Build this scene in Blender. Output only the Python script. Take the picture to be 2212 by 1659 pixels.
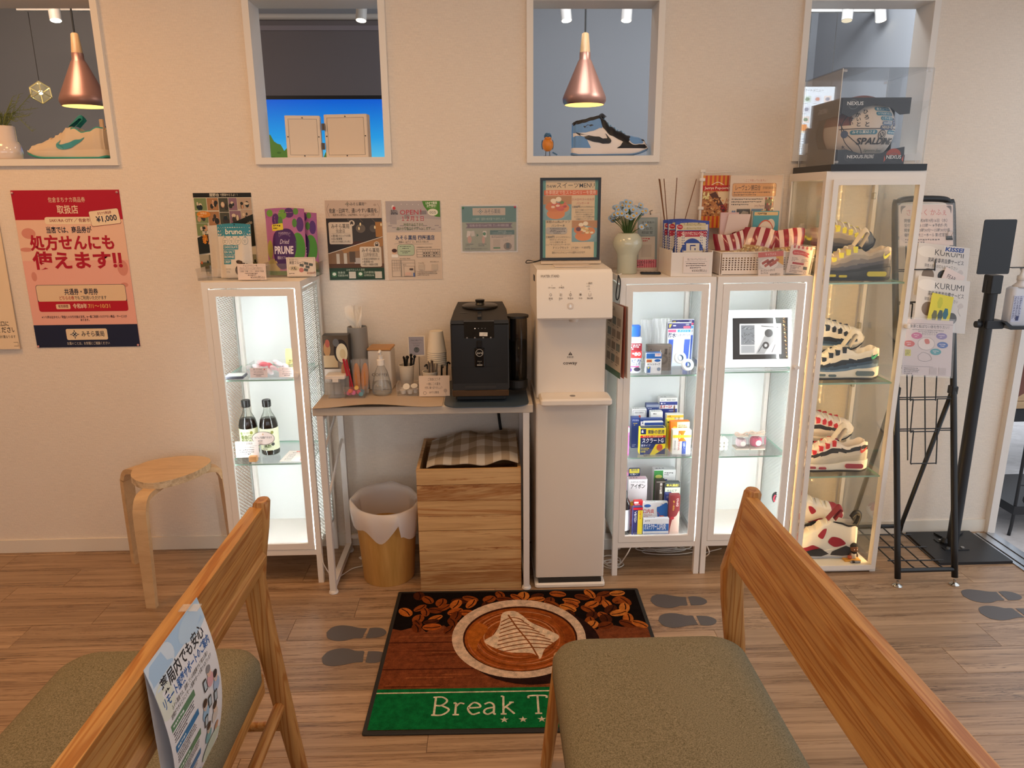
import bpy, bmesh, math, random
from mathutils import Vector, Matrix
from mathutils.geometry import tessellate_polygon
random.seed(7)
PI = math.pi
for _o in list(bpy.data.objects): bpy.data.objects.remove(_o)
SC = bpy.context.scene
COL = SC.collection
# ------------------------------------------------------------------ camera
W, H, F = 2212, 1659, 1568.0
CAM = Vector((-.1006, -2.8616, 1.4385))
_yaw, _pit, _rol = math.radians(-1.84), math.radians(14.458), math.radians(-.4228)
_r = Vector((math.cos(_yaw), math.sin(_yaw), 0))
_f = Vector((-math.sin(_yaw)*math.cos(_pit), math.cos(_yaw)*math.cos(_pit), -math.sin(_pit)))
_u = _r.cross(_f)
RR = _r*math.cos(_rol)+_u*math.sin(_rol); UU = -_r*math.sin(_rol)+_u*math.cos(_rol)
cd = bpy.data.cameras.new('camera'); cam = bpy.data.objects.new('camera', cd); COL.objects.link(cam)
cd.sensor_width = 36; cd.lens = 36*F/W; cd.clip_start = .02
cam.matrix_world = Matrix(((RR.x, UU.x, -_f.x, CAM.x), (RR.y, UU.y, -_f.y, CAM.y), (RR.z, UU.z, -_f.z, CAM.z), (0, 0, 0, 1)))
SC.camera = cam
def at(px, py, y=None, z=None, x=None):
    """place in the room that is seen at a pixel, on the plane x, y or z = value"""
    d = RR*((px-W/2)/F)+UU*(-(py-H/2)/F)+_f
    if y is not None: t = (y-CAM.y)/d.y
    elif z is not None: t = (z-CAM.z)/d.z
    else: t = (x-CAM.x)/d.x
    return CAM+d*t
# ------------------------------------------------------------------ world, lights, exposure
wd = bpy.data.worlds.new('World'); SC.world = wd; wd.use_nodes = True
wd.node_tree.nodes['Background'].inputs[0].default_value = (.84, .91, 1.0, 1)
wd.node_tree.nodes['Background'].inputs[1].default_value = 1.8
def area(name, loc, size, power, col, rot=(0, 0, 0), sy=None):
    l = bpy.data.lights.new(name, 'AREA'); l.energy = power; l.color = col; l.size = size
    if sy: l.shape = 'RECTANGLE'; l.size_y = sy
    o = bpy.data.objects.new(name, l); COL.objects.link(o); o.location = loc; o.rotation_euler = rot
    return o
WARM = (1, .55, .24)
area('ceiling_lamp', (-2.0, -.95, 2.46), .35, 14.5, (1, .48, .13))
area('ceiling_lamp', (-.8, -1.3, 2.46), .5, 10, (1, .61, .28))
area('ceiling_lamp', (.5, -1.3, 2.46), .5, 8, (1, .64, .33))
area('ceiling_lamp', (-.9, -3.0, 2.46), .5, 10.5, (1, .62, .29))
area('ceiling_lamp', (.9, -3.0, 2.46), .5, 5.5, (1, .70, .45))
area('cafe_light', (1.5, .55, 2.66), .7, 38, (.88, .94, 1.0), (.7, -.25, 0))  # added area light standing in for daylight from the café's right side
area('cafe_light', (.3, .7, 2.66), .6, 13, (.92, .95, 1.0), (.6, 0, 0))
area('cafe_light', (-2.3, .7, 2.66), .5, 14, (1, .72, .52), (.6, 0, 0))
SC.cycles.transparent_max_bounces = 32
vs = SC.view_settings
vs.view_transform = 'Standard'; vs.look = 'None'; vs.exposure = -.2; vs.gamma = 1; vs.use_curve_mapping = False
# ------------------------------------------------------------------ materials
def lin(c):
    """'rrggbb' or an 0-255 tuple to linear rgba"""
    if isinstance(c, str): c = [int(c[i:i+2], 16) for i in (0, 2, 4)]
    return tuple((v/255/12.92 if v/255 <= .04045 else ((v/255+.055)/1.055)**2.4) for v in c)+(1,)
MC = {}
def mat(col, rough=.5, metal=0, name=None, spec=.5, sheen=0, coat=0, trans=0, bump=None, emit=0, sss=0):
    key = (str(col), rough, metal, name, spec, sheen, coat, trans, bump, emit)
    if key in MC: return MC[key]
    m = bpy.data.materials.new(name or 'paint'); m.use_nodes = True
    nt = m.node_tree; b = nt.nodes['Principled BSDF']; i = b.inputs
    i['Base Color'].default_value = lin(col); i['Roughness'].default_value = rough; i['Metallic'].default_value = metal
    i['Specular IOR Level'].default_value = spec; i['Coat Weight'].default_value = coat; i['Sheen Weight'].default_value = sheen
    i['Transmission Weight'].default_value = trans
    if emit: i['Emission Color'].default_value = lin(col); i['Emission Strength'].default_value = emit
    if bump:
        n = nt.nodes.new('ShaderNodeTexNoise'); n.inputs['Scale'].default_value = bump[0]; n.inputs['Detail'].default_value = 4
        t = nt.nodes.new('ShaderNodeTexCoord'); nt.links.new(t.outputs['Object'], n.inputs['Vector'])
        bp = nt.nodes.new('ShaderNodeBump'); bp.inputs['Strength'].default_value = bump[1]; bp.inputs['Distance'].default_value = .002
        nt.links.new(n.outputs['Fac'], bp.inputs['Height']); nt.links.new(bp.outputs['Normal'], i['Normal'])
    MC[key] = m
    return m
def glass(tint=(1, 1, 1), gloss=.10, name='clear_glass', rough=.02, alpha=.0, body=(1, 1, 1)):
    key = ('glass', tint, gloss, name, rough, alpha, body)
    if key in MC: return MC[key]
    m = bpy.data.materials.new(name); m.use_nodes = True; nt = m.node_tree; nt.nodes.clear()
    o = nt.nodes.new('ShaderNodeOutputMaterial'); t = nt.nodes.new('ShaderNodeBsdfTransparent'); t.inputs[0].default_value = tuple(tint)+(1,)
    g = nt.nodes.new('ShaderNodeBsdfGlossy'); g.inputs['Roughness'].default_value = rough
    lw = nt.nodes.new('ShaderNodeLayerWeight'); lw.inputs['Blend'].default_value = .12
    mm = nt.nodes.new('ShaderNodeMath'); mm.operation = 'MULTIPLY_ADD'; mm.inputs[1].default_value = .6; mm.inputs[2].default_value = gloss*.09; mm.use_clamp = True
    nt.links.new(lw.outputs['Fresnel'], mm.inputs[0])
    mx = nt.nodes.new('ShaderNodeMixShader'); nt.links.new(mm.outputs[0], mx.inputs[0])
    base = t
    if alpha:
        d = nt.nodes.new('ShaderNodeBsdfDiffuse'); d.inputs[0].default_value = tuple(body)+(1,)
        m2 = nt.nodes.new('ShaderNodeMixShader'); m2.inputs[0].default_value = alpha
        nt.links.new(t.outputs[0], m2.inputs[1]); nt.links.new(d.outputs[0], m2.inputs[2]); base = m2
    nt.links.new(base.outputs[0], mx.inputs[1]); nt.links.new(g.outputs[0], mx.inputs[2]); nt.links.new(mx.outputs[0], o.inputs[0])
    MC[key] = m
    return m
def emis(col, s, name='lamp_glow'):
    key = ('em', str(col), s)
    if key in MC: return MC[key]
    m = bpy.data.materials.new(name); m.use_nodes = True; nt = m.node_tree; nt.nodes.clear()
    o = nt.nodes.new('ShaderNodeOutputMaterial'); e = nt.nodes.new('ShaderNodeEmission'); e.inputs[0].default_value = lin(col); e.inputs[1].default_value = s
    nt.links.new(e.outputs[0], o.inputs[0]); MC[key] = m
    return m
def nodes_mat(name, rough=.5):
    m = bpy.data.materials.new(name); m.use_nodes = True; nt = m.node_tree
    b = nt.nodes['Principled BSDF']; b.inputs['Roughness'].default_value = rough
    def N(t, **k):
        n = nt.nodes.new(t)
        for a, v in k.items():
            if a in n.inputs: n.inputs[a].default_value = v
            else: setattr(n, a, v)
        return n
    return m, b, N, nt.links.new
def ramp(N, stops):
    r = N('ShaderNodeValToRGB'); e = r.color_ramp.elements
    while len(e) < len(stops): e.new(.5)
    for k, (p, c) in enumerate(stops): e[k].position = p; e[k].color = lin(c)
    return r
def wood(name, dark, light, axis='X', scale=18, dist=3, rough=.45, stretch=.06, rnd=True, streak=None, bump=.15, crack=None, wave=None):
    m, b, N, L = nodes_mat(name, rough)
    tc = N('ShaderNodeTexCoord'); mp = N('ShaderNodeMapping'); L(tc.outputs['Object'], mp.inputs['Vector'])
    s = {'X': (stretch, 1, 1), 'Y': (1, stretch, 1), 'Z': (1, 1, stretch)}[axis]; mp.inputs['Scale'].default_value = s
    src = mp.outputs['Vector']
    if rnd:
        oi = N('ShaderNodeObjectInfo'); mu = N('ShaderNodeVectorMath', operation='SCALE'); mu.inputs['Scale'].default_value = 7.3
        cx = N('ShaderNodeCombineXYZ')
        for k in range(3): L(oi.outputs['Random'], cx.inputs[k])
        L(cx.outputs[0], mu.inputs[0]); ad = N('ShaderNodeVectorMath', operation='ADD'); L(src, ad.inputs[0]); L(mu.outputs[0], ad.inputs[1]); src = ad.outputs[0]
    n1 = N('ShaderNodeTexNoise', Scale=scale, Detail=6, Roughness=.62, Distortion=dist*.2); L(src, n1.inputs['Vector'])
    n2 = N('ShaderNodeTexNoise', Scale=scale*6, Detail=3, Roughness=.6); L(src, n2.inputs['Vector'])
    mx = N('ShaderNodeMath', operation='MULTIPLY_ADD'); mx.inputs[1].default_value = .35; L(n2.outputs['Fac'], mx.inputs[0])
    sb = N('ShaderNodeMath', operation='MULTIPLY'); sb.inputs[1].default_value = .78; L(n1.outputs['Fac'], sb.inputs[0]); L(sb.outputs[0], mx.inputs[2])
    st = [(.36, dark), (.66, light)]
    if streak: st = [(.30, streak), (.40, dark), (.66, light)]
    r = ramp(N, st); L(mx.outputs[0], r.inputs[0]); out = r.outputs[0]
    if rnd:
        hs = N('ShaderNodeHueSaturation'); mr = N('ShaderNodeMapRange'); mr.inputs['To Min'].default_value = .88; mr.inputs['To Max'].default_value = 1.12
        L(oi.outputs['Random'], mr.inputs[0]); L(mr.outputs[0], hs.inputs['Value']); L(out, hs.inputs['Color']); out = hs.outputs[0]
    if wave:
        wv = N('ShaderNodeTexWave', Scale=wave[0], Distortion=wave[1], Detail=3); wv.bands_direction = wave[3]; wv.inputs['Detail Scale'].default_value = 1.2; L(src, wv.inputs['Vector'])
        wr = ramp(N, [(.0, 'ffffff'), (.62, 'ffffff'), (.95, wave[2])]); L(wv.outputs['Fac'], wr.inputs[0])
        mm = N('ShaderNodeMix', data_type='RGBA', blend_type='MULTIPLY'); mm.inputs[0].default_value = 1; L(out, mm.inputs[6]); L(wr.outputs[0], mm.inputs[7]); out = mm.outputs[2]
    if crack:
        for sc_, lo, hi, c_ in crack:
            n3 = N('ShaderNodeTexNoise', Scale=sc_, Detail=8, Roughness=.75, Distortion=.6); L(src, n3.inputs['Vector'])
            cr = ramp(N, [(lo, 'ffffff'), ((lo+hi)/2, c_), (hi, 'ffffff')]); L(n3.outputs['Fac'], cr.inputs[0])
            mm = N('ShaderNodeMix', data_type='RGBA', blend_type='MULTIPLY'); mm.inputs[0].default_value = 1; L(out, mm.inputs[6]); L(cr.outputs[0], mm.inputs[7]); out = mm.outputs[2]
    L(out, b.inputs['Base Color'])
    bp = N('ShaderNodeBump', Strength=bump, Distance=.001); L(mx.outputs[0], bp.inputs['Height']); L(bp.outputs[0], b.inputs['Normal'])
    return m
def weave(name, c1, c2, sc=420, rough=.9, bump=.5):
    m, b, N, L = nodes_mat(name, rough)
    tc = N('ShaderNodeTexCoord')
    n = N('ShaderNodeTexNoise', Scale=sc, Detail=2); mp = N('ShaderNodeMapping'); mp.inputs['Scale'].default_value = (1, .35, 1); L(tc.outputs['Object'], mp.inputs['Vector']); L(mp.outputs[0], n.inputs['Vector'])
    n2 = N('ShaderNodeTexNoise', Scale=sc, Detail=2); mp2 = N('ShaderNodeMapping'); mp2.inputs['Scale'].default_value = (.35, 1, 1); L(tc.outputs['Object'], mp2.inputs['Vector']); L(mp2.outputs[0], n2.inputs['Vector'])
    a = N('ShaderNodeMath', operation='ADD'); L(n.outputs['Fac'], a.inputs[0]); L(n2.outputs['Fac'], a.inputs[1])
    h = N('ShaderNodeMath', operation='MULTIPLY'); h.inputs[1].default_value = .5; L(a.outputs[0], h.inputs[0])
    r = ramp(N, [(.36, c1), (.62, c2)]); L(h.outputs[0], r.inputs[0]); L(r.outputs[0], b.inputs['Base Color'])
    bp = N('ShaderNodeBump', Strength=bump, Distance=.001); L(h.outputs[0], bp.inputs['Height']); L(bp.outputs[0], b.inputs['Normal'])
    b.inputs['Specular IOR Level'].default_value = .1
    return m
def inkmat():
    m, b, N, L = nodes_mat('printed_ink', .45)
    a = N('ShaderNodeVertexColor', layer_name='ink'); L(a.outputs[0], b.inputs['Base Color']); b.inputs['Specular IOR Level'].default_value = .35
    return m
INK = inkmat()
def inkemit(s):
    m, b, N, L = nodes_mat('lit_print', .4)
    a = N('ShaderNodeVertexColor', layer_name='ink'); L(a.outputs[0], b.inputs['Base Color']); L(a.outputs[0], b.inputs['Emission Color']); b.inputs['Emission Strength'].default_value = s
    return m
# ------------------------------------------------------------------ objects
def tag(o, label, cat, group=None):
    o['label'] = label; o['category'] = cat
    if group: o['group'] = group
    return o
def struct(o, label=None):
    o['kind'] = 'structure'
    if label: o['label'] = label
    return o
def empty(name, loc, label, cat, rz=0, group=None):
    o = bpy.data.objects.new(name, None); COL.objects.link(o); o.location = loc; o.rotation_euler = (0, 0, rz); o.empty_display_size = .05
    return tag(o, label, cat, group)
class B:
    """collects shapes; go() links them as one mesh object"""
    def __init__(s): s.v = []; s.f = []; s.m = []; s.cur = 0
    def add(s, vs, fs):
        n = len(s.v); s.v += [tuple(p) for p in vs]; s.f += [tuple(i+n for i in f) for f in fs]; s.m += [s.cur]*len(fs); return s
    def mi(s, k): s.cur = k; return s
    def box(s, x0, x1, y0, y1, z0, z1):
        return s.add([(x0, y0, z0), (x1, y0, z0), (x1, y1, z0), (x0, y1, z0), (x0, y0, z1), (x1, y0, z1), (x1, y1, z1), (x0, y1, z1)],
                     [(3, 2, 1, 0), (4, 5, 6, 7), (0, 1, 5, 4), (1, 2, 6, 5), (2, 3, 7, 6), (3, 0, 4, 7)])
    def hexa(s, p):
        return s.add(p, [(3, 2, 1, 0), (4, 5, 6, 7), (0, 1, 5, 4), (1, 2, 6, 5), (2, 3, 7, 6), (3, 0, 4, 7)])
    def bbox(s, x0, x1, y0, y1, z0, z1, b=.002):
        """box with chamfered vertical and top edges (rounded slab)"""
        pts = rrect(x1-x0, y1-y0, b, 3)
        cx, cy = (x0+x1)/2, (y0+y1)/2; b2 = min(b, (z1-z0)*.45)*.6
        rings = [([((p[0])*(1-2*b2/(x1-x0))+cx, p[1]*(1-2*b2/(y1-y0))+cy) for p in pts], z0), ([(p[0]+cx, p[1]+cy) for p in pts], z0+b2),
                 ([(p[0]+cx, p[1]+cy) for p in pts], z1-b2), ([(p[0]*(1-2*b2/(x1-x0))+cx, p[1]*(1-2*b2/(y1-y0))+cy) for p in pts], z1)]
        n = len(pts); vs = [(a, c, z) for r, z in rings for a, c in r]
        fs = [tuple(range(n-1, -1, -1)), tuple(range(3*n, 4*n))]
        for k in range(3): fs += [(k*n+i, k*n+(i+1) % n, (k+1)*n+(i+1) % n, (k+1)*n+i) for i in range(n)]
        return s.add(vs, fs)
    def prism(s, pts, z0, z1, ax='z'):
        n = len(pts); q = lambda a, c, z: (a, c, z) if ax == 'z' else ((a, z, c) if ax == 'y' else (z, a, c))
        vs = [q(a, c, z0) for a, c in pts]+[q(a, c, z1) for a, c in pts]
        return s.add(vs, [tuple(range(n-1, -1, -1)), tuple(range(n, 2*n))]+[(i, (i+1) % n, n+(i+1) % n, n+i) for i in range(n)])
    def cyl(s, p0, p1, r0, r1=None, n=12, caps=True):
        r1 = r0 if r1 is None else r1; p0 = Vector(p0); p1 = Vector(p1); d = (p1-p0).normalized()
        a = d.orthogonal().normalized(); c = d.cross(a); vs = []
        for p, r in ((p0, r0), (p1, r1)): vs += [p+(a*math.cos(2*PI*i/n)+c*math.sin(2*PI*i/n))*r for i in range(n)]
        fs = [(i, (i+1) % n, n+(i+1) % n, n+i) for i in range(n)]
        if caps: fs += [tuple(range(n-1, -1, -1)), tuple(range(n, 2*n))]
        return s.add(vs, fs)
    def tube(s, pts, r, n=8, closed=False, taper=None):
        pts = [Vector(p) for p in pts]; m = len(pts); vs = []; ref = None
        for i, p in enumerate(pts):
            a = pts[(i-1) % m] if (closed or i > 0) else p; b_ = pts[(i+1) % m] if (closed or i < m-1) else p
            d = (b_-a).normalized()
            if ref is None: ref = d.orthogonal().normalized()
            ref = (ref-d*ref.dot(d)).normalized() if (ref-d*ref.dot(d)).length > 1e-6 else d.orthogonal().normalized()
            c = d.cross(ref); rr = r*(taper[i] if taper else 1)
            vs += [p+(ref*math.cos(2*PI*k/n)+c*math.sin(2*PI*k/n))*rr for k in range(n)]
        fs = []
        for i in range(m if closed else m-1):
            j = (i+1) % m; fs += [(i*n+k, i*n+(k+1) % n, j*n+(k+1) % n, j*n+k) for k in range(n)]
        if not closed: fs += [tuple(range(n-1, -1, -1)), tuple(range((m-1)*n, m*n))]
        return s.add(vs, fs)
    def lathe(s, prof, n=24, c=(0, 0), cap0=True, cap1=True):
        vs = [(c[0]+r*math.cos(2*PI*k/n), c[1]+r*math.sin(2*PI*k/n), z) for r, z in prof for k in range(n)]; m = len(prof)
        fs = [(i*n+k, i*n+(k+1) % n, (i+1)*n+(k+1) % n, (i+1)*n+k) for i in range(m-1) for k in range(n)]
        if cap0: fs.append(tuple(range(n-1, -1, -1)))
        if cap1: fs.append(tuple(range((m-1)*n, m*n)))
        return s.add(vs, fs)
    def ball(s, c, r, n=12, m=8, sc=(1, 1, 1)):
        vs = [(c[0], c[1], c[2]+r*sc[2])]
        for i in range(1, m):
            t = PI*i/m
            vs += [(c[0]+r*sc[0]*math.sin(t)*math.cos(2*PI*k/n), c[1]+r*sc[1]*math.sin(t)*math.sin(2*PI*k/n), c[2]+r*sc[2]*math.cos(t)) for k in range(n)]
        vs.append((c[0], c[1], c[2]-r*sc[2])); e = len(vs)-1; fs = [(0, 1+k, 1+(k+1) % n) for k in range(n)]
        for i in range(m-2): fs += [(1+i*n+k, 1+(i+1)*n+k, 1+(i+1)*n+(k+1) % n, 1+i*n+(k+1) % n) for k in range(n)]
        fs += [(e, 1+(m-2)*n+(k+1) % n, 1+(m-2)*n+k) for k in range(n)]
        return s.add(vs, fs)
    def grid(s, fn, nu, nv, back=None):
        """surface fn(u,v), u and v in 0..1"""
        vs = [fn(i/nu, j/nv) for j in range(nv+1) for i in range(nu+1)]; a = nu+1
        return s.add(vs, [(j*a+i, j*a+i+1, (j+1)*a+i+1, (j+1)*a+i) for j in range(nv) for i in range(nu)])
    def mesh(s, name, mats, smooth=False):
        me = bpy.data.meshes.new(name); me.from_pydata(s.v, [], s.f)
        for m in (mats if isinstance(mats, (list, tuple)) else [mats]): me.materials.append(m)
        if any(s.m): me.polygons.foreach_set('material_index', s.m)
        if smooth: me.polygons.foreach_set('use_smooth', [True]*len(s.f))
        me.update(); return me
    def go(s, name, mats, parent=None, loc=None, smooth=False, rot=None, auto=None):
        me = s.mesh(name, mats, smooth or bool(auto))
        if auto: me.set_sharp_from_angle(angle=math.radians(auto))
        return put(name, me, parent, loc, rot)
def put(name, me, parent=None, loc=None, rot=None):
    o = bpy.data.objects.new(name, me); COL.objects.link(o)
    if parent: o.parent = parent
    if loc is not None: o.location = loc
    if rot is not None: o.rotation_euler = rot
    return o
def copy_tree(o, parent=None):
    c = o.copy(); COL.objects.link(c); c.parent = parent
    for ch in o.children: copy_tree(ch, c)
    return c
def rrect(w, h, r, k=4):
    r = min(r, w/2-1e-6, h/2-1e-6); out = []
    for cx, cy, a0 in ((w/2-r, h/2-r, 0), (-w/2+r, h/2-r, 90), (-w/2+r, -h/2+r, 180), (w/2-r, -h/2+r, 270)):
        for i in range(k+1):
            a = math.radians(a0+90*i/k); out.append((cx+r*math.cos(a), cy+r*math.sin(a)))
    return out
def smooth_path(pts, k=6, closed=False):
    """Catmull-Rom through points"""
    P = [Vector(p) for p in pts]; n = len(P); out = []
    for i in range(n if closed else n-1):
        p1, p2 = P[i], P[(i+1) % n]
        p0 = P[(i-1) % n] if (closed or i > 0) else p1*2-p2; p3 = P[(i+2) % n] if (closed or i < n-2) else p2*2-p1
        for j in range(k):
            t = j/k; out.append(.5*((2*p1)+(p2-p0)*t+(2*p0-5*p1+4*p2-p3)*t*t+(3*p1-p0-3*p2+p3)*t**3))
    if not closed: out.append(P[-1])
    return out
# ------------------------------------------------------------------ print
TXT = {}
def text_mesh(t, bold):
    k = (t, bold)
    if k not in TXT:
        c = bpy.data.curves.new('t', 'FONT'); c.body = t; c.size = 1; c.resolution_u = 1 if len(t) > 9 else 2; c.offset = bold
        o = bpy.data.objects.new('t', c); me = bpy.data.meshes.new_from_object(o)
        vs = [(v.co.x, v.co.y) for v in me.vertices]; fs = [tuple(p.vertices) for p in me.polygons]
        bpy.data.objects.remove(o); bpy.data.curves.remove(c); bpy.data.meshes.remove(me)
        TXT[k] = (vs, fs)
    return TXT[k]
class Pr:
    """flat print on a w x h canvas (origin top left, y down, any unit)"""
    def __init__(s, w, h): s.w = w; s.h = h; s.v = []; s.f = []; s.c = []; s.n = 0; s.k = 0
    def _add(s, pts, fs, col):
        n = len(s.v); z = s.k; s.k += 1; c = lin(col)
        s.v += [(min(max(x, 0), s.w), min(max(y, 0), s.h), z) for x, y in pts]; s.f += [tuple(i+n for i in f) for f in fs]; s.c += [c]*len(pts); return s
    def R(s, x, y, w, h, col, r=0, sub=1, rot=0):
        if r: pts = [(p[0]+x+w/2, p[1]+y+h/2) for p in rrect(w, h, r, 3)]; fs = [tuple(range(len(pts)))]
        elif sub > 1:
            pts = [(x+w*i/sub, y+h*j/sub) for j in range(sub+1) for i in range(sub+1)]; a = sub+1
            fs = [(j*a+i, j*a+i+1, (j+1)*a+i+1, (j+1)*a+i) for j in range(sub) for i in range(sub)]
        else: pts = [(x, y), (x+w, y), (x+w, y+h), (x, y+h)]; fs = [(0, 1, 2, 3)]
        if rot:
            cx, cy = x+w/2, y+h/2; ca, sa = math.cos(math.radians(rot)), math.sin(math.radians(rot))
            pts = [(cx+(p[0]-cx)*ca-(p[1]-cy)*sa, cy+(p[0]-cx)*sa+(p[1]-cy)*ca) for p in pts]
        return s._add(pts, fs, col)
    def E(s, cx, cy, rx, ry, col, n=24): return s._add([(cx+rx*math.cos(2*PI*i/n), cy+ry*math.sin(2*PI*i/n)) for i in range(n)], [tuple(range(n))], col)
    def O(s, cx, cy, r, t, col, ry=None, n=28):
        ry = ry or r
        return s._add([(cx+(r-d)*math.cos(2*PI*i/n), cy+(ry-d)*math.sin(2*PI*i/n)) for d in (0, t) for i in range(n)], [(i, (i+1) % n, n+(i+1) % n, n+i) for i in range(n)], col)
    def G(s, pts, col): return s._add(pts, [tuple(range(len(pts)))], col)
    def S(s, pts, col, k=5): return s.G([(p.x, p.y) for p in smooth_path([(a, b, 0) for a, b in pts], k, True)], col)
    def L(s, pts, t, col, curve=0):
        if curve: pts = [(p.x, p.y) for p in smooth_path([(a, b, 0) for a, b in pts], curve)]
        vs = []; n = len(pts)
        for i, (x, y) in enumerate(pts):
            a = pts[max(i-1, 0)]; b = pts[min(i+1, n-1)]; dx, dy = b[0]-a[0], b[1]-a[1]; l = math.hypot(dx, dy) or 1
            vs += [(x-dy/l*t/2, y+dx/l*t/2), (x+dy/l*t/2, y-dx/l*t/2)]
        return s._add(vs, [(2*i, 2*i+1, 2*i+3, 2*i+2) for i in range(n-1)], col)
    def box(s, x, y, w, h, t, col): s.R(x, y, w, t, col).R(x, y+h-t, w, t, col).R(x, y, t, h, col); return s.R(x+w-t, y, t, h, col)
    def T(s, t, x, y, h, col, w=None, al='l', b=0, rot=0, it=0):
        """text whose line box starts at y and is h high; w fits the width"""
        vs, fs = text_mesh(t, b)
        if not vs: return s
        x0 = min(v[0] for v in vs); x1 = max(v[0] for v in vs); k = h/.95; kx = w/(x1-x0) if w else k; tw = (x1-x0)*kx
        ox = x-{'l': 0, 'c': tw/2, 'r': tw}[al]
        pts = [((v[0]-x0)*kx+ox+it*v[1]*k, y+(.80-v[1])*k) for v in vs]
        if rot:
            ca, sa = math.cos(math.radians(rot)), math.sin(math.radians(rot)); pts = [(x+(a-x)*ca-(c-y)*sa, y+(a-x)*sa+(c-y)*ca) for a, c in pts]
        return s._add(pts, fs, col)
    def V(s, t, x, y, h, col, b=0, step=1.0):
        for i, ch in enumerate(t): s.T(ch, x, y+i*h*step, h, col, al='c', b=b)
        return s
    def lines(s, x, y, w, n, step, t, col, seed=1, al='l', glyph=None):
        """small copy too fine to read: rows of short dashes"""
        rn = random.Random(seed)
        for i in range(n):
            ww = w*(1 if i < n-1 else .6)*(.85+.15*rn.random()); x0 = x if al == 'l' else x+(w-ww)/2; a = 0; vs = []; fs = []
            while a < ww:
                d = t*(.7+rn.random()*.9)
                if a+d > ww: break
                k = len(vs); y0 = y+i*step+t*.18*rn.random(); y1 = y0+t*(.55+.45*rn.random())
                vs += [(x0+a, y0), (x0+a+d, y0), (x0+a+d, y1), (x0+a, y1)]; fs.append((k, k+1, k+2, k+3)); a += d+t*.45
            if vs: s._add(vs, fs, col)
        return s
    def go(s, parent, w, fn=None, name='print', mtl=None, h=None, eps=.00003, base=.0002, sub=0):
        """w metres wide; default lies in the x-z plane facing -y, centred on x, bottom at z=0"""
        kx = w/s.w; kz = h/s.h if h else kx
        if fn is None: fn = lambda x, z, d: (x, -d, z)
        if sub:
            V, Fc, C = list(s.v), [], list(s.c); lim = sub/kx; cache = {}
            def cut(a, b_, c):
                q = max(((math.hypot(V[i][0]-V[j][0], V[i][1]-V[j][1]), i, j, k) for i, j, k in ((a, b_, c), (b_, c, a), (c, a, b_))))
                if q[0] <= lim: Fc.append((a, b_, c)); return
                _, i, j, k = q; key = (min(i, j), max(i, j))
                if key not in cache: cache[key] = len(V); V.append(((V[i][0]+V[j][0])/2, (V[i][1]+V[j][1])/2, V[i][2])); C.append(C[i])
                m = cache[key]; cut(i, m, k); cut(m, j, k)
            for f in s.f:
                if len(f) == 3: cut(*f)
                else:
                    for t in tessellate_polygon([[Vector((V[i][0], V[i][1], 0)) for i in f]]): cut(f[t[0]], f[t[1]], f[t[2]])
            s.v, s.f, s.c = V, Fc, C
        vs = [fn((x-s.w/2)*kx, (s.h-y)*kz, base+z*eps) for x, y, z in s.v]
        me = bpy.data.meshes.new(name); me.from_pydata(vs, [], s.f)
        a = me.color_attributes.new('ink', 'FLOAT_COLOR', 'POINT'); a.data.foreach_set('color', [q for c in s.c for q in c])
        me.materials.append(mtl or INK); me.update(); return put(name, me, parent)
def sheet(name, pr, w, loc, label, cat, rx=0, rz=0, h=None, t=.0006, paper='f2ece4', ry=0, pins=None, curl=0, group=None, film=False):
    """a sheet of paper: thin slab with its print, origin at bottom centre"""
    h = h or w*pr.h/pr.w
    e = empty(name, loc, label, cat, group=group); e.rotation_euler = (rx, ry, rz)
    fn = None
    if curl:
        cf = lambda x, z, d: (x, -d-curl*((z/h-1)**2)*math.copysign(1, curl)*.5-abs(curl)*.3*math.sin(x/w*5)*(1-z/h), z); fn = cf
        b = B().grid(lambda u, v: cf((u-.5)*w, v*h, 0), 10, 14).grid(lambda u, v: cf((.5-u)*w, v*h, -t), 10, 14)
    else: b = B().box(-w/2, w/2, 0, t, 0, h)
    b.go('paper', mat(paper, .6), e); pr.go(e, w, fn, h=h)
    if film: B().box(-w/2-.006, w/2+.006, -.004, t+.001, -.006, h+.006).go('laminate_film', glass(gloss=.3, name='laminate_film', alpha=.06), e)
    for px, pz, c in (pins or []): B().ball((px*w, -.003, pz*h), .0045, 10, 6).go('push_pin', mat(c, .3), e, smooth=True)
    return e
# ================================================================== the room
def wallpaper():
    m, b, N, L = nodes_mat('wallpaper', .85)
    b.inputs['Base Color'].default_value = lin('f0e4d6'); b.inputs['Specular IOR Level'].default_value = .2
    tc = N('ShaderNodeTexCoord')
    def st(sc, s): 
        mp = N('ShaderNodeMapping'); mp.inputs['Scale'].default_value = s; L(tc.outputs['Object'], mp.inputs['Vector'])
        n = N('ShaderNodeTexNoise', Scale=sc, Detail=2); L(mp.outputs[0], n.inputs['Vector']); return n.outputs['Fac']
    a = N('ShaderNodeMath', operation='ADD'); L(st(400, (.07, 1, 1)), a.inputs[0]); L(st(400, (1, 1, .25)), a.inputs[1])
    bp = N('ShaderNodeBump', Strength=.5, Distance=.002); L(a.outputs[0], bp.inputs['Height']); L(bp.outputs[0], b.inputs['Normal'])
    mr = N('ShaderNodeMapRange'); mr.inputs['From Min'].default_value = .6; mr.inputs['From Max'].default_value = 1.4; mr.inputs['To Min'].default_value = .90; mr.inputs['To Max'].default_value = 1.06
    L(a.outputs[0], mr.inputs[0]); hs = N('ShaderNodeHueSaturation'); hs.inputs['Color'].default_value = lin('ecdfd0'); L(mr.outputs[0], hs.inputs['Value']); L(hs.outputs[0], b.inputs['Base Color'])
    return m
WALLP = wallpaper()
WHITE = mat('e9e4dd', .4, name='white_lacquer'); TRIMW = mat('ebe5dd', .45, name='white_trim')
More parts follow.
